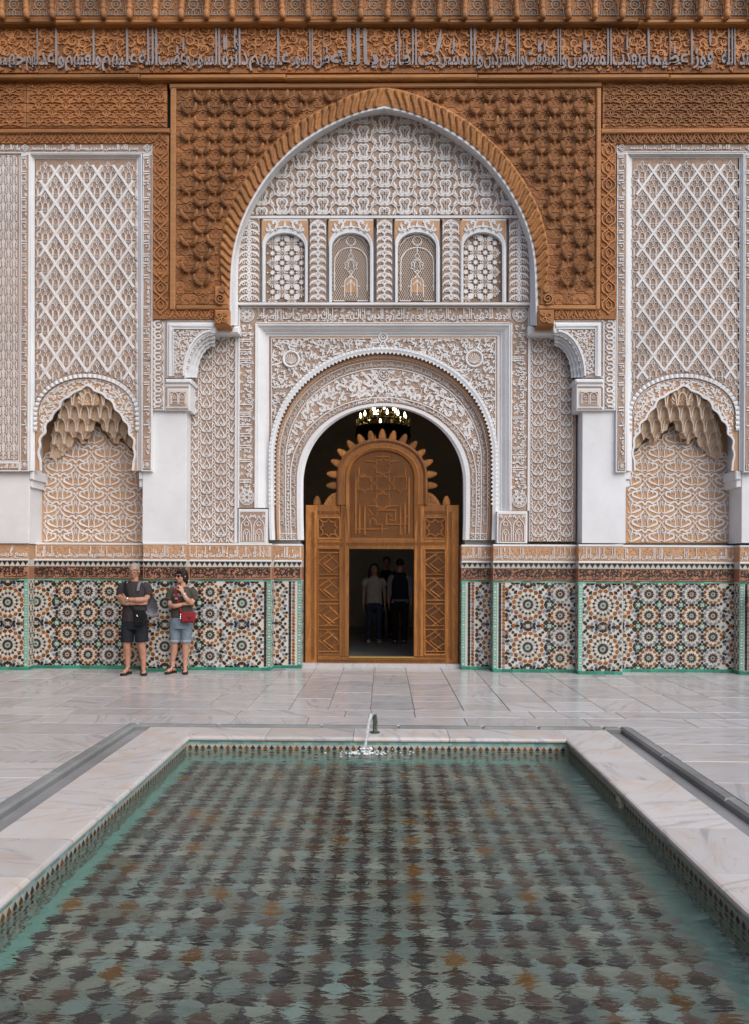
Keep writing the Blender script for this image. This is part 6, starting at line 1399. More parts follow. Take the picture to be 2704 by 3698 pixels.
# ================================================================== chandelier in the hall
chd = thing('chandelier', 'brass ring chandelier with lit bulbs hanging in the dark hall', 'chandelier')
cxw, czw = P(1383, 1540, 3.6); cyw = 3.6
solid('old_brass', (0.20, 0.13, 0.035), 0.35, 0.5, 0.9); solid('dark_bronze', (0.02, 0.016, 0.010), 0.5, 0.4, 0.6)
m, t_, b = nodes('bulb_lit'); b.inputs['Base Color'].default_value = (1, 0.9, 0.7, 1); b.inputs['Emission Color'].default_value = (1.0, 0.80, 0.50, 1); b.inputs['Emission Strength'].default_value = 10.0
solid('bulb_glass', (0.55, 0.42, 0.15), 0.15, 0.5)
def ringm(rad, z, r_, mat, name, n=36):
    m_ = MB(); a = np.linspace(0, 2 * math.pi, n + 1); tube(m_, np.c_[cxw + rad * np.cos(a), cyw + rad * np.sin(a), np.full(n + 1, z)], r_, 8); m_.obj(name, mat, chd, True)
for rad, dz in ((0.26, 0.24), (0.44, 0.10), (0.52, -0.04)): ringm(rad, czw + dz, 0.022, 'old_brass', 'ring')
bm_ = MB(); V = []; a = np.linspace(0, 2 * math.pi, 33)[:-1]; pr = [(0.54, -0.05), (0.55, -0.14), (0.57, -0.22), (0.50, -0.30), (0.36, -0.42), (0.18, -0.50)]
for r_, z in pr:
    for k, an in enumerate(a): f = 1 + (0.03 if k % 2 else -0.02); V.append((cxw + r_ * f * math.cos(an), cyw + r_ * f * math.sin(an), czw + z))
bm_.add(V, [[q * 32 + i, q * 32 + (i + 1) % 32, (q + 1) * 32 + (i + 1) % 32, (q + 1) * 32 + i] for q in range(5) for i in range(32)]); bm_.obj('dark_bowl', 'dark_bronze', chd)
blb = {}
for nm_ in ('bulb_lit', 'bulb_glass'):
    m_ = MB(); tube(m_, [(0, 0, 0), (0, 0, 0.02), (0, 0, 0.05), (0, 0, 0.085), (0, 0, 0.11)], [0.010, 0.019, 0.021, 0.013, 0.003], 10); blb[nm_] = m_.mesh('bulb', nm_, True)
cpm = MB(); tube(cpm, [(0, 0, -0.09), (0, 0, -0.05), (0, 0, 0.0)], [0.01, 0.028, 0.02], 8); cup = cpm.mesh('candle_cup', 'old_brass', True)
for rad, dz, n in ((0.26, 0.30, 7), (0.47, 0.16, 12), (0.55, 0.03, 20)):
    for k in range(n):
        an = 2 * math.pi * (k + 0.3) / n; lit = rj.random() < (0.65 if dz > 0.1 else 0.06)
        obj('bulb', blb['bulb_lit' if lit else 'bulb_glass'], chd, loc=(cxw + rad * math.cos(an), cyw + rad * math.sin(an), czw + dz)); obj('candle_cup', cup, chd, loc=(cxw + rad * math.cos(an), cyw + rad * math.sin(an), czw + dz))
m_ = MB(); tube(m_, [(cxw, cyw, czw - 0.3), (cxw, cyw, 7.0)], 0.015, 8); m_.obj('chain', 'dark_bronze', chd)
for an in (0.3, 2.4, 4.5):
    m_ = MB(); tube(m_, [(cxw + 0.5 * math.cos(an), cyw + 0.5 * math.sin(an), czw - 0.04), (cxw + 0.05 * math.cos(an), cyw + 0.05 * math.sin(an), czw + 0.55)], 0.010, 6); m_.obj('rod', 'old_brass', chd)
# ================================================================== people
def cloth(name, c, bs=260, var=0.12):
    m, t, b = nodes(name); p = pos(t); n1 = noise(t, p, 14, 4)
    L(t, ramp(t, n1, [(0.3, tuple(x * (1 - var) for x in c)), (0.7, tuple(min(1, x * (1 + var)) for x in c))]), b.inputs['Base Color']); b.inputs['Roughness'].default_value = 0.85; b.inputs['Specular IOR Level'].default_value = 0.15
    bump(t, b, noise(t, pos(t, (1, 1, 0.6)), 11, 3, 0.5, 1.0), 0.6, 0.03)
m, t, b = nodes('skin'); n1 = noise(t, pos(t), 18, 3); L(t, ramp(t, n1, [(0.3, (0.34, 0.165, 0.105)), (0.7, (0.43, 0.225, 0.15))]), b.inputs['Base Color']); b.inputs['Roughness'].default_value = 0.55; b.inputs['Specular IOR Level'].default_value = 0.3
m, t, b = nodes('skin_pale'); n1 = noise(t, pos(t), 18, 3); L(t, ramp(t, n1, [(0.3, (0.40, 0.20, 0.13)), (0.7, (0.48, 0.26, 0.18))]), b.inputs['Base Color']); b.inputs['Roughness'].default_value = 0.55
for nm_, c in (('tee_grey', (0.040, 0.034, 0.038)), ('short_dark', (0.016, 0.018, 0.024)), ('tee_olive', (0.058, 0.052, 0.040)), ('denim', (0.15, 0.19, 0.225)), ('denim_cuff', (0.22, 0.26, 0.30)), ('bag_black', (0.010, 0.010, 0.011)), ('bag_red', (0.20, 0.022, 0.028)), ('cap_grey', (0.16, 0.16, 0.18)), ('tee_cream', (0.34, 0.30, 0.26)), ('jean_dark', (0.03, 0.04, 0.06)), ('vest_navy', (0.012, 0.014, 0.02)), ('shirt_lilac', (0.22, 0.19, 0.22)), ('trouser_dark', (0.012, 0.012, 0.014))): cloth(nm_, c)
solid('hair_grey', (0.24, 0.235, 0.23), 0.7, 0.3, 0, 0.4, 90); solid('hair_black', (0.008, 0.006, 0.006), 0.45, 0.4); solid('leather', (0.035, 0.026, 0.020), 0.6, 0.3); solid('leather_red', (0.10, 0.022, 0.020), 0.6, 0.3); solid('sole', (0.02, 0.018, 0.017), 0.8, 0.2)
solid('steel', (0.55, 0.55, 0.53), 0.3, 0.5, 0.9); solid('lens_clear', (0.20, 0.15, 0.13), 0.1, 0.6); solid('lens_brown', (0.05, 0.02, 0.02), 0.1, 0.6); solid('lips', (0.30, 0.10, 0.085), 0.5, 0.3); solid('eye_dark', (0.03, 0.02, 0.018), 0.3, 0.5); solid('print_pink', (0.55, 0.42, 0.46), 0.8, 0.2); solid('patch', (0.06, 0.012, 0.015), 0.6, 0.3)
def ebody(mb, rings, n=20):
    V = []
    for (x, y, z, rx, ry) in rings:
        for k in range(n): a = 2 * math.pi * k / n; V.append((x + rx * math.cos(a), y + ry * math.sin(a), z))
    m = len(rings)
    mb.add(V, [[q * n + i, q * n + (i + 1) % n, (q + 1) * n + (i + 1) % n, (q + 1) * n + i] for q in range(m - 1) for i in range(n)] + [list(range(n))[::-1], list(range((m - 1) * n, m * n))])
def ell3(mb, c, r, yaw=0.0, n=14, m=9):
    V = []; cy_, sy2 = math.cos(yaw), math.sin(yaw)
    for q in range(m + 1):
        ph = math.pi * q / m - math.pi / 2; rr = max(0.02, math.cos(ph))
        for k in range(n): a = 2 * math.pi * k / n; x, y, z = r[0] * rr * math.cos(a), r[1] * rr * math.sin(a), r[2] * math.sin(ph); V.append((c[0] + x * cy_ - y * sy2, c[1] + x * sy2 + y * cy_, c[2] + z))
    mb.add(V, [[q * n + i, q * n + (i + 1) % n, (q + 1) * n + (i + 1) % n, (q + 1) * n + i] for q in range(m) for i in range(n)] + [list(range(n))[::-1], list(range(m * n, (m + 1) * n))])
def skinned(mb, name, mat, parent, vox=0.010, smooth=4):
    """overlapping volumes melted into one continuous surface"""
    tmp = obj(name, mb.mesh(name, mat)); md = tmp.modifiers.new('r', 'REMESH'); md.mode = 'VOXEL'; md.voxel_size = vox; md.use_smooth_shade = True
    if smooth: s = tmp.modifiers.new('s', 'SMOOTH'); s.factor = 0.5; s.iterations = smooth
    dg = bpy.context.evaluated_depsgraph_get(); me = bpy.data.meshes.new_from_object(tmp.evaluated_get(dg), depsgraph=dg); me.materials.clear(); me.materials.append(M[mat]); bpy.data.objects.remove(tmp)
    me.polygons.foreach_set('use_smooth', np.ones(len(me.polygons), bool)); return obj(name, me, parent)
def vnorm(v): v = np.asarray(v, float); return v / (np.linalg.norm(v) + 1e-9)
def hand(mb, wrist, d, nrm, thumb, curl=0.5, spread=0.10, s=1.0):
    """palm and five jointed fingers; d along the hand, nrm the way the palm faces, thumb the side of the thumb"""
    d, nrm = vnorm(d), vnorm(nrm); nrm = vnorm(nrm - d * np.dot(nrm, d)); sd_ = vnorm(np.cross(d, nrm)); sd_ = sd_ if np.dot(sd_, thumb) > 0 else -sd_; w = np.asarray(wrist, float)
    for k in range(4):
        o = (1.5 - k) * 0.0185 * s; base = w + d * 0.088 * s + sd_ * o; ln = (0.070, 0.078, 0.073, 0.058)[k] * s
        tube(mb, [w + sd_ * o * 0.55, w + d * 0.045 * s + sd_ * o * 0.9, base], [0.016 * s, 0.0145 * s, 0.0115 * s], 8)
        dd = vnorm(d + sd_ * spread * (1.5 - k)); p0 = base; pts = [p0]; an = curl * 0.5
        for f in (0.45, 0.32, 0.23): p0 = p0 + (dd * math.cos(an) + nrm * math.sin(an)) * ln * f; pts.append(p0); an += curl
        tube(mb, pts, [0.0105 * s, 0.0098 * s, 0.0090 * s, 0.0072 * s], 8)
    b = w + d * 0.022 * s + sd_ * 0.022 * s; tube(mb, [b, b + (d * 0.6 + sd_ * 0.75) * 0.035 * s, b + (d * 0.9 + sd_ * 0.75 + nrm * 0.3) * 0.060 * s, b + (d * 1.15 + sd_ * 0.65 + nrm * 0.4) * 0.078 * s], [0.015 * s, 0.0125 * s, 0.0105 * s, 0.008 * s], 8)
def head(body, hc, yaw, s=1.0, fem=False):
    """skull, jaw, nose, brow, ears and neck are part of the body mesh; returns a function from face coordinates to space"""
    c, q = math.cos(yaw), math.sin(yaw)
    def fp(x, y, z): return np.array([hc[0] + (x * c - y * q) * s, hc[1] + (x * q + y * c) * s, hc[2] + z * s])
    ell3(body, fp(0, 0.012, 0.028), (0.074 * s, 0.092 * s, 0.088 * s), yaw); ell3(body, fp(0, -0.018, -0.040), (0.058 * s, 0.066 * s, 0.072 * s), yaw); ell3(body, fp(0, -0.045, -0.092), (0.028 * s, 0.028 * s, 0.022 * s), yaw)
    tube(body, [fp(0, -0.078, 0.012), fp(0, -0.094, -0.018), fp(0, -0.100, -0.034), fp(0, -0.082, -0.042)], [0.009 * s, 0.012 * s, 0.0165 * s, 0.010 * s], 8)
    for e in (-1, 1):
        ell3(body, fp(e * 0.030, -0.068, 0.020), (0.026 * s, 0.014 * s, 0.008 * s), yaw); ell3(body, fp(e * 0.078, 0.012, -0.012), (0.011 * s, 0.020 * s, 0.032 * s), yaw); ell3(body, fp(e * 0.036, -0.058, -0.030), (0.022 * s, 0.020 * s, 0.020 * s), yaw)
    ell3(body, fp(0, -0.076, -0.062), (0.022 * s, 0.010 * s, 0.008 * s), yaw); ell3(body, fp(0, -0.074, -0.074), (0.018 * s, 0.010 * s, 0.007 * s), yaw)
    return fp
def face_parts(root, fp, s=1.0, lens=None, frame='leather', big=1.0, brow='hair_grey'):
    for e in (-1, 1):
        m_ = MB(); ell3(m_, fp(e * 0.031, -0.0755, 0.000), (0.012 * s, 0.007 * s, 0.006 * s), 0, 10, 6); m_.obj('eye', 'eye_dark', root, True)
        m_ = MB(); tube(m_, [fp(e * 0.014, -0.083, 0.019), fp(e * 0.032, -0.082, 0.025), fp(e * 0.050, -0.070, 0.018)], [0.003 * s, 0.0042 * s, 0.002 * s], 6); m_.obj('eyebrow', brow, root, True)
    m_ = MB(); tube(m_, [fp(-0.024, -0.080, -0.069), fp(0, -0.0875, -0.0665), fp(0.024, -0.080, -0.069)], [0.002 * s, 0.0052 * s, 0.002 * s], 6); m_.obj('mouth', 'lips', root, True)
    if lens:
        g = obj('glasses', None, root)
        for e in (-1, 1):
            a = np.linspace(0, 2 * math.pi, 17); loop = [fp(e * 0.034 + 0.0255 * big * math.cos(t_), -0.094 + 0.012 * abs(math.cos(t_)) * (1 if math.cos(t_) * e > 0 else 0.2), -0.002 + 0.0165 * big * math.sin(t_)) for t_ in a]
            m_ = MB(); tube(m_, loop, 0.0020 * s, 6); m_.obj('rim', frame, g)
            m_ = MB(); m_.add(loop[:-1], [list(range(16))]); m_.obj('lens', lens, g)
            m_ = MB(); tube(m_, [fp(e * 0.060, -0.084, 0.004), fp(e * 0.080, -0.03, 0.006), fp(e * 0.082, 0.02, 0.004)], 0.0020 * s, 6); m_.obj('temple', frame, g)
        m_ = MB(); tube(m_, [fp(-0.010, -0.097, 0.004), fp(0, -0.100, 0.007), fp(0.010, -0.097, 0.004)], 0.0018 * s, 6); m_.obj('bridge', frame, g)
def sandal(root, ankle, toe_dir, mat, s=1.0, bare=True):
    d = vnorm([toe_dir[0], toe_dir[1], 0]); p = np.array([-d[1], d[0], 0]); a = np.array([ankle[0], ankle[1], 0.0]); o = obj('sandal', None, root)
    L_ = [(-0.075, 0.030), (-0.05, 0.038), (0.02, 0.036), (0.09, 0.046), (0.15, 0.042), (0.178, 0.022)]
    out = [a + d * u * s + p * v * s for u, v in L_] + [a + d * u * s - p * v * s for u, v in L_[::-1]]; n = len(out); m_ = MB()
    V = [(q[0], q[1], 0.003) for q in out] + [(q[0], q[1], 0.030) for q in out]; m_.add(V, [list(range(n))[::-1], list(range(n, 2 * n))] + [[i, (i + 1) % n, n + (i + 1) % n, n + i] for i in range(n)]); m_.obj('sole', 'sole', o)
    for u, h_, w_ in ((0.105, 0.058, 0.046), (0.045, 0.084, 0.042)):
        m_ = MB(); tube(m_, [a + d * u * s + p * w_ * s + (0, 0, 0.024), a + d * u * s + p * w_ * 0.7 * s + (0, 0, h_ * 0.85), a + d * u * s + (0, 0, h_), a + d * u * s - p * w_ * 0.7 * s + (0, 0, h_ * 0.85), a + d * u * s - p * w_ * s + (0, 0, 0.024)], 0.0085 * s, 6); m_.obj('strap', mat, o, True)
    m_ = MB(); an = np.linspace(0, 2 * math.pi, 13); tube(m_, [a + d * (0.043 * math.cos(t_) - 0.012) + p * 0.040 * math.sin(t_) + (0, 0, 0.100 - 0.015 * math.cos(t_)) for t_ in an], 0.009 * s, 6); m_.obj('ankle_strap', mat, o, True)
def foot(body, ankle, toe_dir, s=1.0):
    d = vnorm([toe_dir[0], toe_dir[1], 0]); p = np.array([-d[1], d[0], 0]); a = np.array([ankle[0], ankle[1], 0.0])
    tube(body, [a - d * 0.05 * s + (0, 0, 0.055), a + d * 0.02 * s + (0, 0, 0.066), a + d * 0.08 * s + (0, 0, 0.054), a + d * 0.128 * s + (0, 0, 0.044)], [0.030 * s, 0.036 * s, 0.034 * s, 0.026 * s], 10)
    for k in range(5): b_ = a + d * (0.125 - 0.006 * k) * s + p * (k - 2) * 0.0165 * s + (0, 0, 0.041); tube(body, [b_, b_ + d * (0.034 - 0.004 * k) * s + (0, 0, -0.002)], [0.0105 * s, 0.0085 * s], 7)
def limb(mb, pts, rads, n=12): q = spl(pts, 5); tube(mb, q, np.interp(np.linspace(0, 1, len(q)), np.linspace(0, 1, len(rads)), rads), n)
def strap_band(root, pts, w_, mat, name='strap', th=0.004):
    q = spl(pts, 6); d = np.gradient(q, axis=0); V = []
    for c, dd in zip(q, d): u = vnorm(np.cross(dd, (0, 1, 0))); V += [c - u * w_ / 2, c + u * w_ / 2, c + u * w_ / 2 + (0, th, 0), c - u * w_ / 2 + (0, th, 0)]
    m_ = MB(); m_.add(V, [[4 * i + j, 4 * i + (j + 1) % 4, 4 * i + 4 + (j + 1) % 4, 4 * i + 4 + j] for i in range(len(q) - 1) for j in range(4)]); return m_.obj(name, mat, root)
def soft_box(c, w_, d_, h_, mat, name, parent, lean=0.0, r_=0.02):
    m_ = MB(); V = []; prof = [(-0.5, -1), (-0.42, -1.0), (0.42, -1.0), (0.5, -1)]
    lv = [(-0.5, 0.80), (-0.44, 0.95), (-0.2, 1.03), (0.2, 1.03), (0.44, 0.96), (0.5, 0.82)]
    for zf, sc_ in lv:
        for k in range(20):
            a = 2 * math.pi * k / 20; ca, sa = math.cos(a), math.sin(a); e = 0.28; x = math.copysign(abs(ca) ** e, ca) * w_ / 2 * sc_; y = math.copysign(abs(sa) ** 0.5, sa) * d_ / 2 * sc_; V.append((c[0] + x + lean * zf, c[1] + y, c[2] + zf * h_))
    m_.add(V, [[q * 20 + i, q * 20 + (i + 1) % 20, (q + 1) * 20 + (i + 1) % 20, (q + 1) * 20 + i] for q in range(5) for i in range(20)] + [list(range(20))[::-1], list(range(100, 120))]); return m_.obj(name, mat, parent)
# ---- standing man with folded arms
mx_, my_ = G(487, 2436); man = tag(obj('person', None, loc=(mx_, my_, 0.0)), 'man in charcoal t-shirt and dark shorts standing with folded arms by the tiles', 'person')
B = MB(); fp = head(B, (-0.012, -0.01, 1.592), R(4)); tube(B, [(-0.005, 0.02, 1.36), (-0.008, 0.012, 1.45), (-0.01, 0.006, 1.53)], [0.066, 0.058, 0.056], 12)
ebody(B, [(0, 0, 0.80, 0.15, 0.10), (0, 0, 1.0, 0.15, 0.10), (0, 0, 1.25, 0.165, 0.105), (0, 0, 1.37, 0.14, 0.085), (0, 0.005, 1.42, 0.07, 0.06)])
for s, kn, an, toe in ((-1, (-0.112, -0.02, 0.46), (-0.112, 0.02, 0.09), (-0.18, -1)), (1, (0.118, -0.02, 0.46), (0.130, 0.02, 0.09), (0.42, -1))):
    limb(B, [(s * 0.095, 0, 0.86), (s * 0.108, -0.012, 0.66), kn, (kn[0] * 1.02, 0.015, 0.33), (an[0], an[1], 0.20), an], [0.088, 0.078, 0.056, 0.058, 0.040, 0.036]); foot(B, an, toe)
# his left arm lies on top and grips the right upper arm
limb(B, [(0.172, 0.0, 1.375), (0.205, -0.015, 1.27), (0.205, -0.055, 1.165)], [0.056, 0.050, 0.042]); limb(B, [(0.205, -0.055, 1.160), (0.10, -0.165, 1.155), (-0.055, -0.175, 1.160)], [0.043, 0.043, 0.029]); hand(B, (-0.065, -0.175, 1.162), (-1, 0.25, 0.12), (0.1, 1, 0), (0, -0.2, 1), 0.55, 0.06)
limb(B, [(-0.172, 0.0, 1.375), (-0.205, -0.015, 1.27), (-0.205, -0.06, 1.155)], [0.056, 0.050, 0.043]); limb(B, [(-0.205, -0.06, 1.145), (-0.08, -0.145, 1.105), (0.09, -0.13, 1.105)], [0.044, 0.042, 0.030]); hand(B, (0.09, -0.13, 1.105), (1, 0.35, 0.05), (0, 1, 0), (0, 0, 1), 0.5, 0.05)
skinned(B, 'body', 'skin', man, 0.0085, 3)
S = MB(); ebody(S, [(0, 0, 0.815, 0.190, 0.128), (0, 0, 0.95, 0.186, 0.130), (0, 0, 1.10, 0.184, 0.130), (0, 0, 1.26, 0.192, 0.128), (0, 0, 1.35, 0.185, 0.108), (0, 0.004, 1.405, 0.125, 0.088), (0, 0.006, 1.432, 0.078, 0.074)])
for s in (-1, 1): limb(S, [(s * 0.13, 0, 1.36), (s * 0.19, -0.006, 1.33), (s * 0.212, -0.018, 1.24), (s * 0.214, -0.025, 1.215)], [0.075, 0.073, 0.068, 0.068])
for k in range(6): a = k * 1.1; tube(S, [(0.19 * math.cos(a), 0.125 * math.sin(a), 0.83), (0.182 * math.cos(a + 0.2), 0.127 * math.sin(a + 0.2), 1.02)], [0.014, 0.006], 6)
sh_o = skinned(S, 'tshirt', 'tee_grey', man, 0.009, 2)
T_ = MB(); ebody(T_, [(0, 0, 0.70, 0.185, 0.125), (0, 0, 0.80, 0.183, 0.122), (0, 0, 0.88, 0.178, 0.118)])
for s in (-1, 1): limb(T_, [(s * 0.095, 0, 0.82), (s * 0.105, -0.004, 0.66), (s * 0.115, -0.012, 0.50)], [0.100, 0.102, 0.098], 16)
skinned(T_, 'shorts', 'short_dark', man, 0.009, 2)
H = MB(); ell3(H, fp(0, 0.022, 0.040), (0.080, 0.094, 0.086), R(4)); hr = skinned(H, 'hair', 'hair_grey', man, 0.008, 1)
for v in hr.data.vertices:        # hairline: keep the cap off the face
    l = v.co - Vector(fp(0, 0, 0))
    if l.y < -0.035 and l.z < 0.075: v.co.y += 0.030
    if l.z < -0.005 and l.y < 0.03: v.co.x *= 0.90; v.co.y += 0.02
face_parts(man, fp, 1.0, 'lens_clear', 'leather', 1.0)
for an, toe in (((-0.112, 0.02), (-0.18, -1)), ((0.130, 0.02), (0.42, -1))): sandal(man, an, toe, 'leather')
m_ = MB(); a = np.linspace(0, 2 * math.pi, 17); tube(m_, [(-0.045 + 0.003 * math.sin(t_), -0.175 + 0.034 * math.cos(t_), 1.16 + 0.034 * math.sin(t_)) for t_ in a], 0.008, 6); w_o = m_.obj('wristwatch', 'steel', man)
m_ = MB(); tube(m_, [(-0.045, -0.208, 1.155), (-0.045, -0.220, 1.153)], 0.019, 14); m_.obj('dial', 'steel', w_o)
bag = tag(soft_box((0.135, -0.165, 0.885), 0.172, 0.06, 0.235, 'bag_black', 'shoulder_bag', None), 'small black shoulder bag hanging at the man\'s hip', 'bag'); bag.location = (mx_, my_, 0)
m_ = MB(); m_.bbox(0.062, 0.205, -0.203, -0.19, 0.80, 0.925, 0.01); m_.obj('front_pocket', 'bag_black', bag); m_ = MB(); tube(m_, [(0.10, -0.206, 0.93), (0.115, -0.208, 0.905)], 0.004, 6); m_.obj('zip_pull', 'steel', bag)
strap_band(bag, [(0.055, -0.15, 0.97), (0.0, -0.155, 1.06), (-0.04, -0.152, 1.16), (-0.085, -0.138, 1.30), (-0.115, -0.10, 1.40), (-0.12, -0.02, 1.435)], 0.038, 'bag_black')
cp = thing('sun_cap', 'grey cap hanging from a strap over the man\'s shoulder', 'cap'); cp.location = (mx_, my_, 0)
strap_band(cp, [(0.105, -0.06, 1.425), (0.100, -0.115, 1.38), (0.095, -0.138, 1.31), (0.098, -0.14, 1.29)], 0.040, 'cap_grey')
m_ = MB(); V = []; nu, nv = 14, 7                          # dome hanging brim down, opening towards the viewer
for i_ in range(nv + 1):
    ph = math.pi / 2 * i_ / nv
    for k in range(nu): a = 2 * math.pi * k / nu; V.append((0.245 + 0.105 * math.cos(a) * math.cos(ph) - 0.05 * math.sin(ph), 0.02 - 0.05 * math.sin(a) * math.cos(ph) + 0.06 * math.sin(ph), 1.075 + 0.165 * math.sin(a) * math.cos(ph) + 0.02 * math.sin(ph) - 0.45 * (0.105 * math.cos(a) * math.cos(ph))))
m_.add(V, [[q * nu + i, q * nu + (i + 1) % nu, (q + 1) * nu + (i + 1) % nu, (q + 1) * nu + i] for q in range(nv) for i in range(nu)]); m_.obj('crown', 'cap_grey', cp, True)
m_ = MB(); V = []
for k in range(13): a = math.pi * (1.02 + 0.96 * k / 12); V += [(0.285 + 0.078 * math.cos(a), -0.055, 0.985 + 0.055 * math.sin(a)), (0.300 + 0.105 * math.cos(a), -0.085, 0.985 + 0.105 * math.sin(a)), (0.300 + 0.105 * math.cos(a), -0.079, 0.985 + 0.105 * math.sin(a))]
m_.add(V, [[3 * k + j, 3 * k + 3 + j, 3 * k + 4 + j, 3 * k + 1 + j] for k in range(12) for j in range(2)]); m_.obj('brim', 'cap_grey', cp, True)
# ---- standing woman, hand at her chin
wx_, wy_ = G(658.5, 2432); wom = tag(obj('person', None, loc=(wx_, wy_, 0.0)), 'woman in olive t-shirt and denim shorts with one hand at her chin', 'person')
YWH = R(-32); B = MB(); fpw = head(B, (-0.015, -0.012, 1.512), YWH, 0.97, True); tube(B, [(0.012, 0.02, 1.27), (0.006, 0.015, 1.37), (0.0, 0.008, 1.44)], [0.058, 0.050, 0.050], 12)
ebody(B, [(0, 0, 0.80, 0.15, 0.105), (0, 0, 1.0, 0.135, 0.10), (0, 0, 1.2, 0.145, 0.10), (0, 0, 1.30, 0.12, 0.08), (0.004, 0.005, 1.345, 0.065, 0.055)])
for s, kn, an, toe in ((-1, (-0.115, -0.015, 0.46), (-0.150, 0.02, 0.085), (-0.45, -1)), (1, (0.055, -0.015, 0.46), (0.042, 0.02, 0.085), (0.30, -1))):
    limb(B, [(s * 0.075 - 0.02, 0, 0.86), (s * 0.085 - 0.022, -0.01, 0.66), kn, (kn[0] * 0.6 + an[0] * 0.4, 0.012, 0.33), (an[0], an[1], 0.20), an], [0.088, 0.076, 0.052, 0.054, 0.036, 0.032]); foot(B, an, toe, 0.92)
limb(B, [(-0.155, 0.0, 1.295), (-0.178, -0.012, 1.18), (-0.172, -0.05, 1.060)], [0.050, 0.046, 0.038]); limb(B, [(-0.172, -0.05, 1.055), (-0.06, -0.15, 1.055), (0.075, -0.150, 1.090)], [0.040, 0.037, 0.026]); hand(B, (0.078, -0.150, 1.091), (1, 0.25, 0.2), (0, 1, 0), (0, 0, 1), 0.5, 0.05, 0.9)
limb(B, [(0.160, 0.0, 1.295), (0.182, -0.02, 1.18), (0.168, -0.10, 1.095)], [0.050, 0.045, 0.038]); limb(B, [(0.168, -0.10, 1.09), (0.115, -0.185, 1.17), (0.052, -0.175, 1.262)], [0.039, 0.036, 0.026]); hand(B, (0.050, -0.172, 1.268), (-0.38, 0.32, 1), (-0.6, 0.7, -0.2), (-0.8, -0.3, 0.2), 0.28, 0.26, 0.9)
skinned(B, 'body', 'skin_pale', wom, 0.0085, 3)
S = MB(); ebody(S, [(-0.005, 0, 0.865, 0.172, 0.125), (-0.003, 0, 0.97, 0.166, 0.125), (0, -0.004, 1.08, 0.160, 0.122), (0, -0.010, 1.18, 0.168, 0.132), (0, -0.002, 1.27, 0.162, 0.105), (0.003, 0.004, 1.325, 0.110, 0.082), (0.005, 0.006, 1.350, 0.070, 0.066)])
for s in (-1, 1): limb(S, [(s * 0.115, 0, 1.285), (s * 0.17, -0.006, 1.255), (s * 0.196, -0.018, 1.175), (s * 0.203, -0.026, 1.135)], [0.066, 0.066, 0.064, 0.066])
shw = skinned(S, 'tshirt', 'tee_olive', wom, 0.009, 2)
T_ = MB(); ebody(T_, [(-0.012, 0, 0.70, 0.178, 0.128), (-0.01, 0, 0.80, 0.176, 0.128), (-0.005, 0, 0.90, 0.162, 0.118)])
for s, x2 in ((-1, -0.108), (1, 0.062)): limb(T_, [(s * 0.08 - 0.015, 0, 0.82), (s * 0.088 - 0.02, -0.004, 0.66), (x2, -0.012, 0.505)], [0.098, 0.092, 0.076], 16)
skinned(T_, 'denim_shorts', 'denim', wom, 0.009, 2)
for x2 in (-0.108, 0.062): m_ = MB(); ebody(m_, [(x2, -0.012, 0.485, 0.078, 0.080), (x2, -0.012, 0.49, 0.083, 0.085), (x2, -0.011, 0.522, 0.083, 0.085), (x2, -0.011, 0.528, 0.076, 0.078)], 24); m_.obj('turn_up', 'denim_cuff', wom, True)
H = MB(); ell3(H, fpw(0, 0.020, 0.036), (0.088, 0.098, 0.088), YWH); ell3(H, fpw(0, 0.055, -0.030), (0.082, 0.066, 0.085), YWH); ell3(H, fpw(0.062, 0.028, -0.030), (0.030, 0.045, 0.065), YWH); ell3(H, fpw(0.02, -0.050, 0.072), (0.066, 0.036, 0.028), YWH); ell3(H, fpw(-0.055, 0.01, 0.01), (0.032, 0.040, 0.055), YWH); ell3(H, fpw(0.02, 0.07, -0.09), (0.05, 0.035, 0.05), YWH)
skinned(H, 'hair', 'hair_black', wom, 0.008, 1)
face_parts(wom, fpw, 0.97, 'lens_brown', 'leather', 1.12, 'hair_black')
for an, toe in (((-0.150, 0.02), (-0.45, -1)), ((0.042, 0.02), (0.30, -1))): sandal(wom, an, toe, 'leather_red', 0.93)
m_ = MB(); tube(m_, [(0.075 + 0.030 * math.cos(t_), -0.178 + 0.030 * math.sin(t_), 1.235 + 0.020 * math.cos(t_)) for t_ in np.linspace(0, 2 * math.pi, 17)], 0.008, 6); m_.obj("wristwatch", "steel", wom)
m_ = MB(); tube(m_, [(0.062, -0.150 + 0.030 * math.cos(t_), 1.088 + 0.030 * math.sin(t_)) for t_ in np.linspace(0, 2 * math.pi, 17)], 0.0035, 6); m_.obj('bracelet', 'brass', wom)
# printed word on the shirt, laid on the cloth
V, Fs = glyphs('NATURAL', 0.012, 2); V = V.copy(); wd_ = np.ptp(V[:, 0]); sc_ = 0.215 / wd_; pts3 = []
from mathutils.bvhtree import BVHTree
bv = BVHTree.FromPolygons([v.co.copy() for v in shw.data.vertices], [tuple(p.vertices) for p in shw.data.polygons])
for v in V:
    x, z = -0.108 + (v[0] - V[:, 0].min()) * sc_, 1.205 + v[1] * sc_ * 1.15; hit = bv.ray_cast(Vector((x, -1, z)), Vector((0, 1, 0)))[0]; pts3.append((x, (hit.y if hit else -0.10) - (0.003 if v[2] > 0 else 0.001), z))
m_ = MB(); m_.add(pts3, Fs); m_.obj('shirt_print', 'print_pink', wom, kind='stuff')
bag = tag(soft_box((0.140, -0.165, 0.885), 0.215, 0.07, 0.165, 'bag_red', 'handbag', None, 0.01), 'red crossbody bag at the woman\'s hip', 'bag'); bag.location = (wx_, wy_, 0)
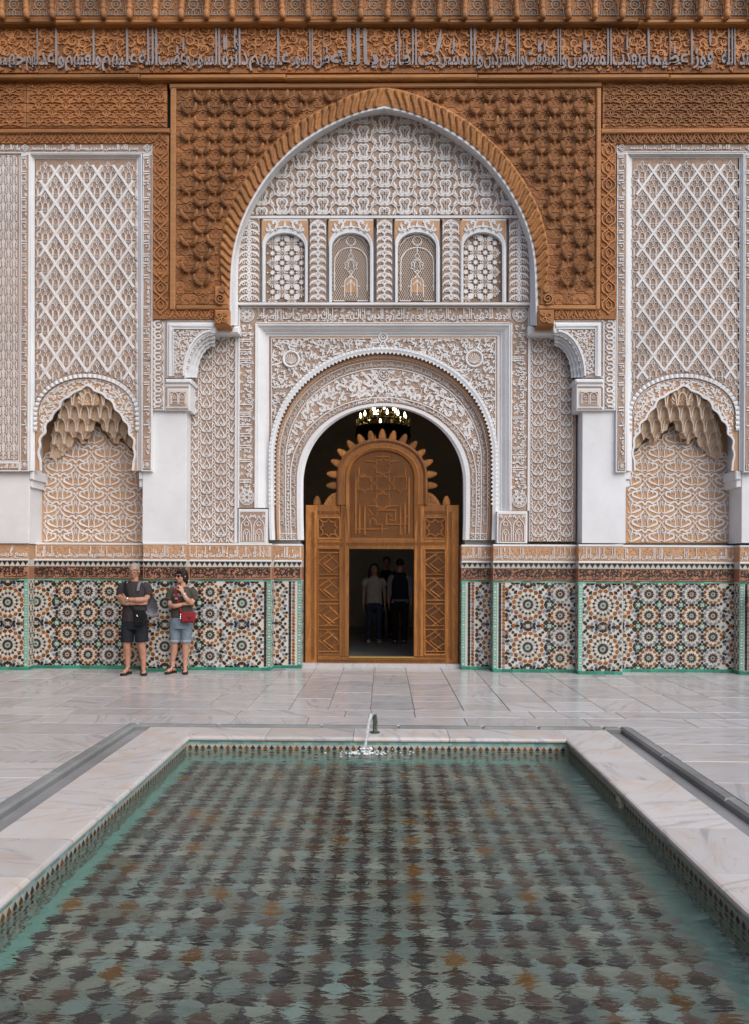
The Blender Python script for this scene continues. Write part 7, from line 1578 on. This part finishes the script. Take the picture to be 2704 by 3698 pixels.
m_ = MB(); m_.bbox(0.045, 0.235, -0.210, -0.19, 0.815, 0.925, 0.012); m_.obj('front_pocket', 'bag_red', bag); m_ = MB(); tube(m_, [(0.165, -0.211, 0.875), (0.165, -0.214, 0.875)], 0.019, 16); m_.obj('round_patch', 'patch', bag)
for k in range(3): m_ = MB(); tube(m_, [(0.03 - 0.004 * k, -0.19, 0.94 - 0.03 * k), (0.028, -0.197, 0.92 - 0.03 * k)], 0.006, 6); m_.obj('key_ring', 'steel', bag)
strap_band(bag, [(0.030, -0.15, 0.955), (0.0, -0.150, 1.04), (-0.025, -0.152, 1.14), (-0.05, -0.150, 1.22), (-0.072, -0.115, 1.30), (-0.078, -0.03, 1.345)], 0.036, 'bag_red')
m_ = MB(); m_.bbox(-0.070, -0.028, -0.163, -0.153, 1.155, 1.185, 0.004); m_.obj('buckle', 'steel', bag)
# ---- people in the dark hall and one at the right edge
def figure(label, px, py, z, ht, shirt, trou, skin_, hair, long_hair=False, back=False, sleeves=None, akimbo=False, vest=None):
    gx, gy = G(px, py, z); s = ht / 1.70; o = tag(obj('person', None, loc=(gx, gy, z), scale=(s, s, s)), label, 'person')
    yw = math.pi if back else 0.0; B = MB(); f = head(B, (0, -0.01 if not back else 0.01, 1.592), yw); tube(B, [(0, 0.01, 1.36), (0, 0.01, 1.53)], [0.06, 0.054], 10)
    ebody(B, [(0, 0, 0.82, 0.14, 0.10), (0, 0, 1.05, 0.13, 0.095), (0, 0, 1.3, 0.15, 0.095), (0, 0, 1.40, 0.08, 0.06)])
    for q in (-1, 1):
        limb(B, [(q * 0.09, 0, 0.86), (q * 0.095, -0.01, 0.48), (q * 0.095, 0.02, 0.08)], [0.085, 0.055, 0.04]); foot(B, (q * 0.095, 0.02, 0.08), (q * 0.2, 1 if back else -1))
        if akimbo: limb(B, [(q * 0.165, 0, 1.37), (q * 0.30, 0.0, 1.22), (q * 0.36, -0.02, 1.09)], [0.05, 0.046, 0.04]); limb(B, [(q * 0.36, -0.02, 1.085), (q * 0.27, -0.06, 1.02), (q * 0.19, -0.10, 0.97)], [0.041, 0.036, 0.028]); hand(B, (q * 0.19, -0.10, 0.97), (-q, 0.1, -0.3), (0, 1, 0), (0, 0, 1), 0.4)
        else: limb(B, [(q * 0.165, 0, 1.37), (q * 0.205, 0.005, 1.16), (q * 0.215, 0.0, 1.07)], [0.05, 0.044, 0.038]); limb(B, [(q * 0.215, 0.0, 1.06), (q * 0.222, -0.03, 0.93), (q * 0.220, -0.06, 0.82)], [0.038, 0.033, 0.025]); hand(B, (q * 0.220, -0.06, 0.82), (0, -0.2, -1), (-q, 0, 0), (0, -1, 0), 0.3)
    skinned(B, 'body', skin_, o, 0.011, 3)
    S = MB(); ebody(S, [(0, 0, 0.86, 0.168, 0.115), (0, 0, 1.08, 0.155, 0.112), (0, 0, 1.26, 0.172, 0.118), (0, 0, 1.36, 0.160, 0.10), (0, 0.004, 1.43, 0.072, 0.068)])
    for q in (-1, 1): limb(S, [(q * 0.12, 0, 1.36), (q * 0.185, 0, 1.31), (q * 0.205 if not akimbo else q * 0.26, 0, 1.22)] if not sleeves else [(q * 0.12, 0, 1.36), (q * 0.195, 0, 1.28), (q * 0.212, 0.004, 1.10), (q * 0.22, -0.03, 0.93)], [0.07, 0.068, 0.062] if not sleeves else [0.07, 0.064, 0.05, 0.042])
    skinned(S, 'shirt', shirt, o, 0.012, 2)
    if vest: W = MB(); ebody(W, [(0, 0, 0.90, 0.180, 0.128), (0, 0, 1.10, 0.172, 0.126), (0, 0, 1.26, 0.178, 0.130), (0, 0, 1.38, 0.150, 0.104), (0, 0.004, 1.44, 0.09, 0.076)]); skinned(W, 'vest', vest, o, 0.012, 2)
    T_ = MB(); ebody(T_, [(0, 0, 0.74, 0.168, 0.118), (0, 0, 0.90, 0.160, 0.112)])
    for q in (-1, 1): limb(T_, [(q * 0.088, 0, 0.82), (q * 0.095, -0.01, 0.48), (q * 0.095, 0.015, 0.08)], [0.096, 0.072, 0.058], 14)
    skinned(T_, 'trousers', trou, o, 0.012, 2)
    H = MB(); ell3(H, f(0, 0.020, 0.040), (0.082, 0.094, 0.086), yw)
    if long_hair:
        for q in (-1, 1): tube(H, [f(q * 0.055, 0.03, 0.03), f(q * 0.085, 0.02, -0.08), f(q * 0.095, 0.0, -0.20), f(q * 0.09, -0.02, -0.30)], [0.04, 0.042, 0.04, 0.02], 8)
    skinned(H, 'hair', hair, o, 0.010, 1)
    if not back: face_parts(o, f, 1.0, None, brow=hair)
    for q in (-1, 1): m_ = MB(); tube(m_, [(q * 0.085, 0.05, 0.035), (q * 0.10, -0.04 if not back else 0.10, 0.04), (q * 0.12, -0.13 if not back else 0.17, 0.03)], [0.04, 0.045, 0.03], 10); m_.obj('shoe', 'tee_cream' if long_hair else 'sole', o, True)
    return o
figure('woman with long dark hair in cream t-shirt and jeans standing inside the doorway', 1350, 2322, 0.02, 1.70, 'tee_cream', 'jean_dark', 'skin', 'hair_black', True)
figure('bearded man half hidden behind the woman in the dark doorway', 1392, 2302, 0.02, 1.86, 'trouser_dark', 'trouser_dark', 'skin', 'hair_black')
figure('man in dark vest with lilac sleeves seen from behind inside the doorway', 1441, 2326, 0.02, 1.80, 'shirt_lilac', 'trouser_dark', 'skin', 'hair_black', False, True, True, False, 'vest_navy')
figure('bare-armed person at the right edge with only an elbow in view', 2781, 2442, 0.0, 1.66, 'tee_olive', 'denim', 'skin_pale', 'hair_black', False, False, None, True)
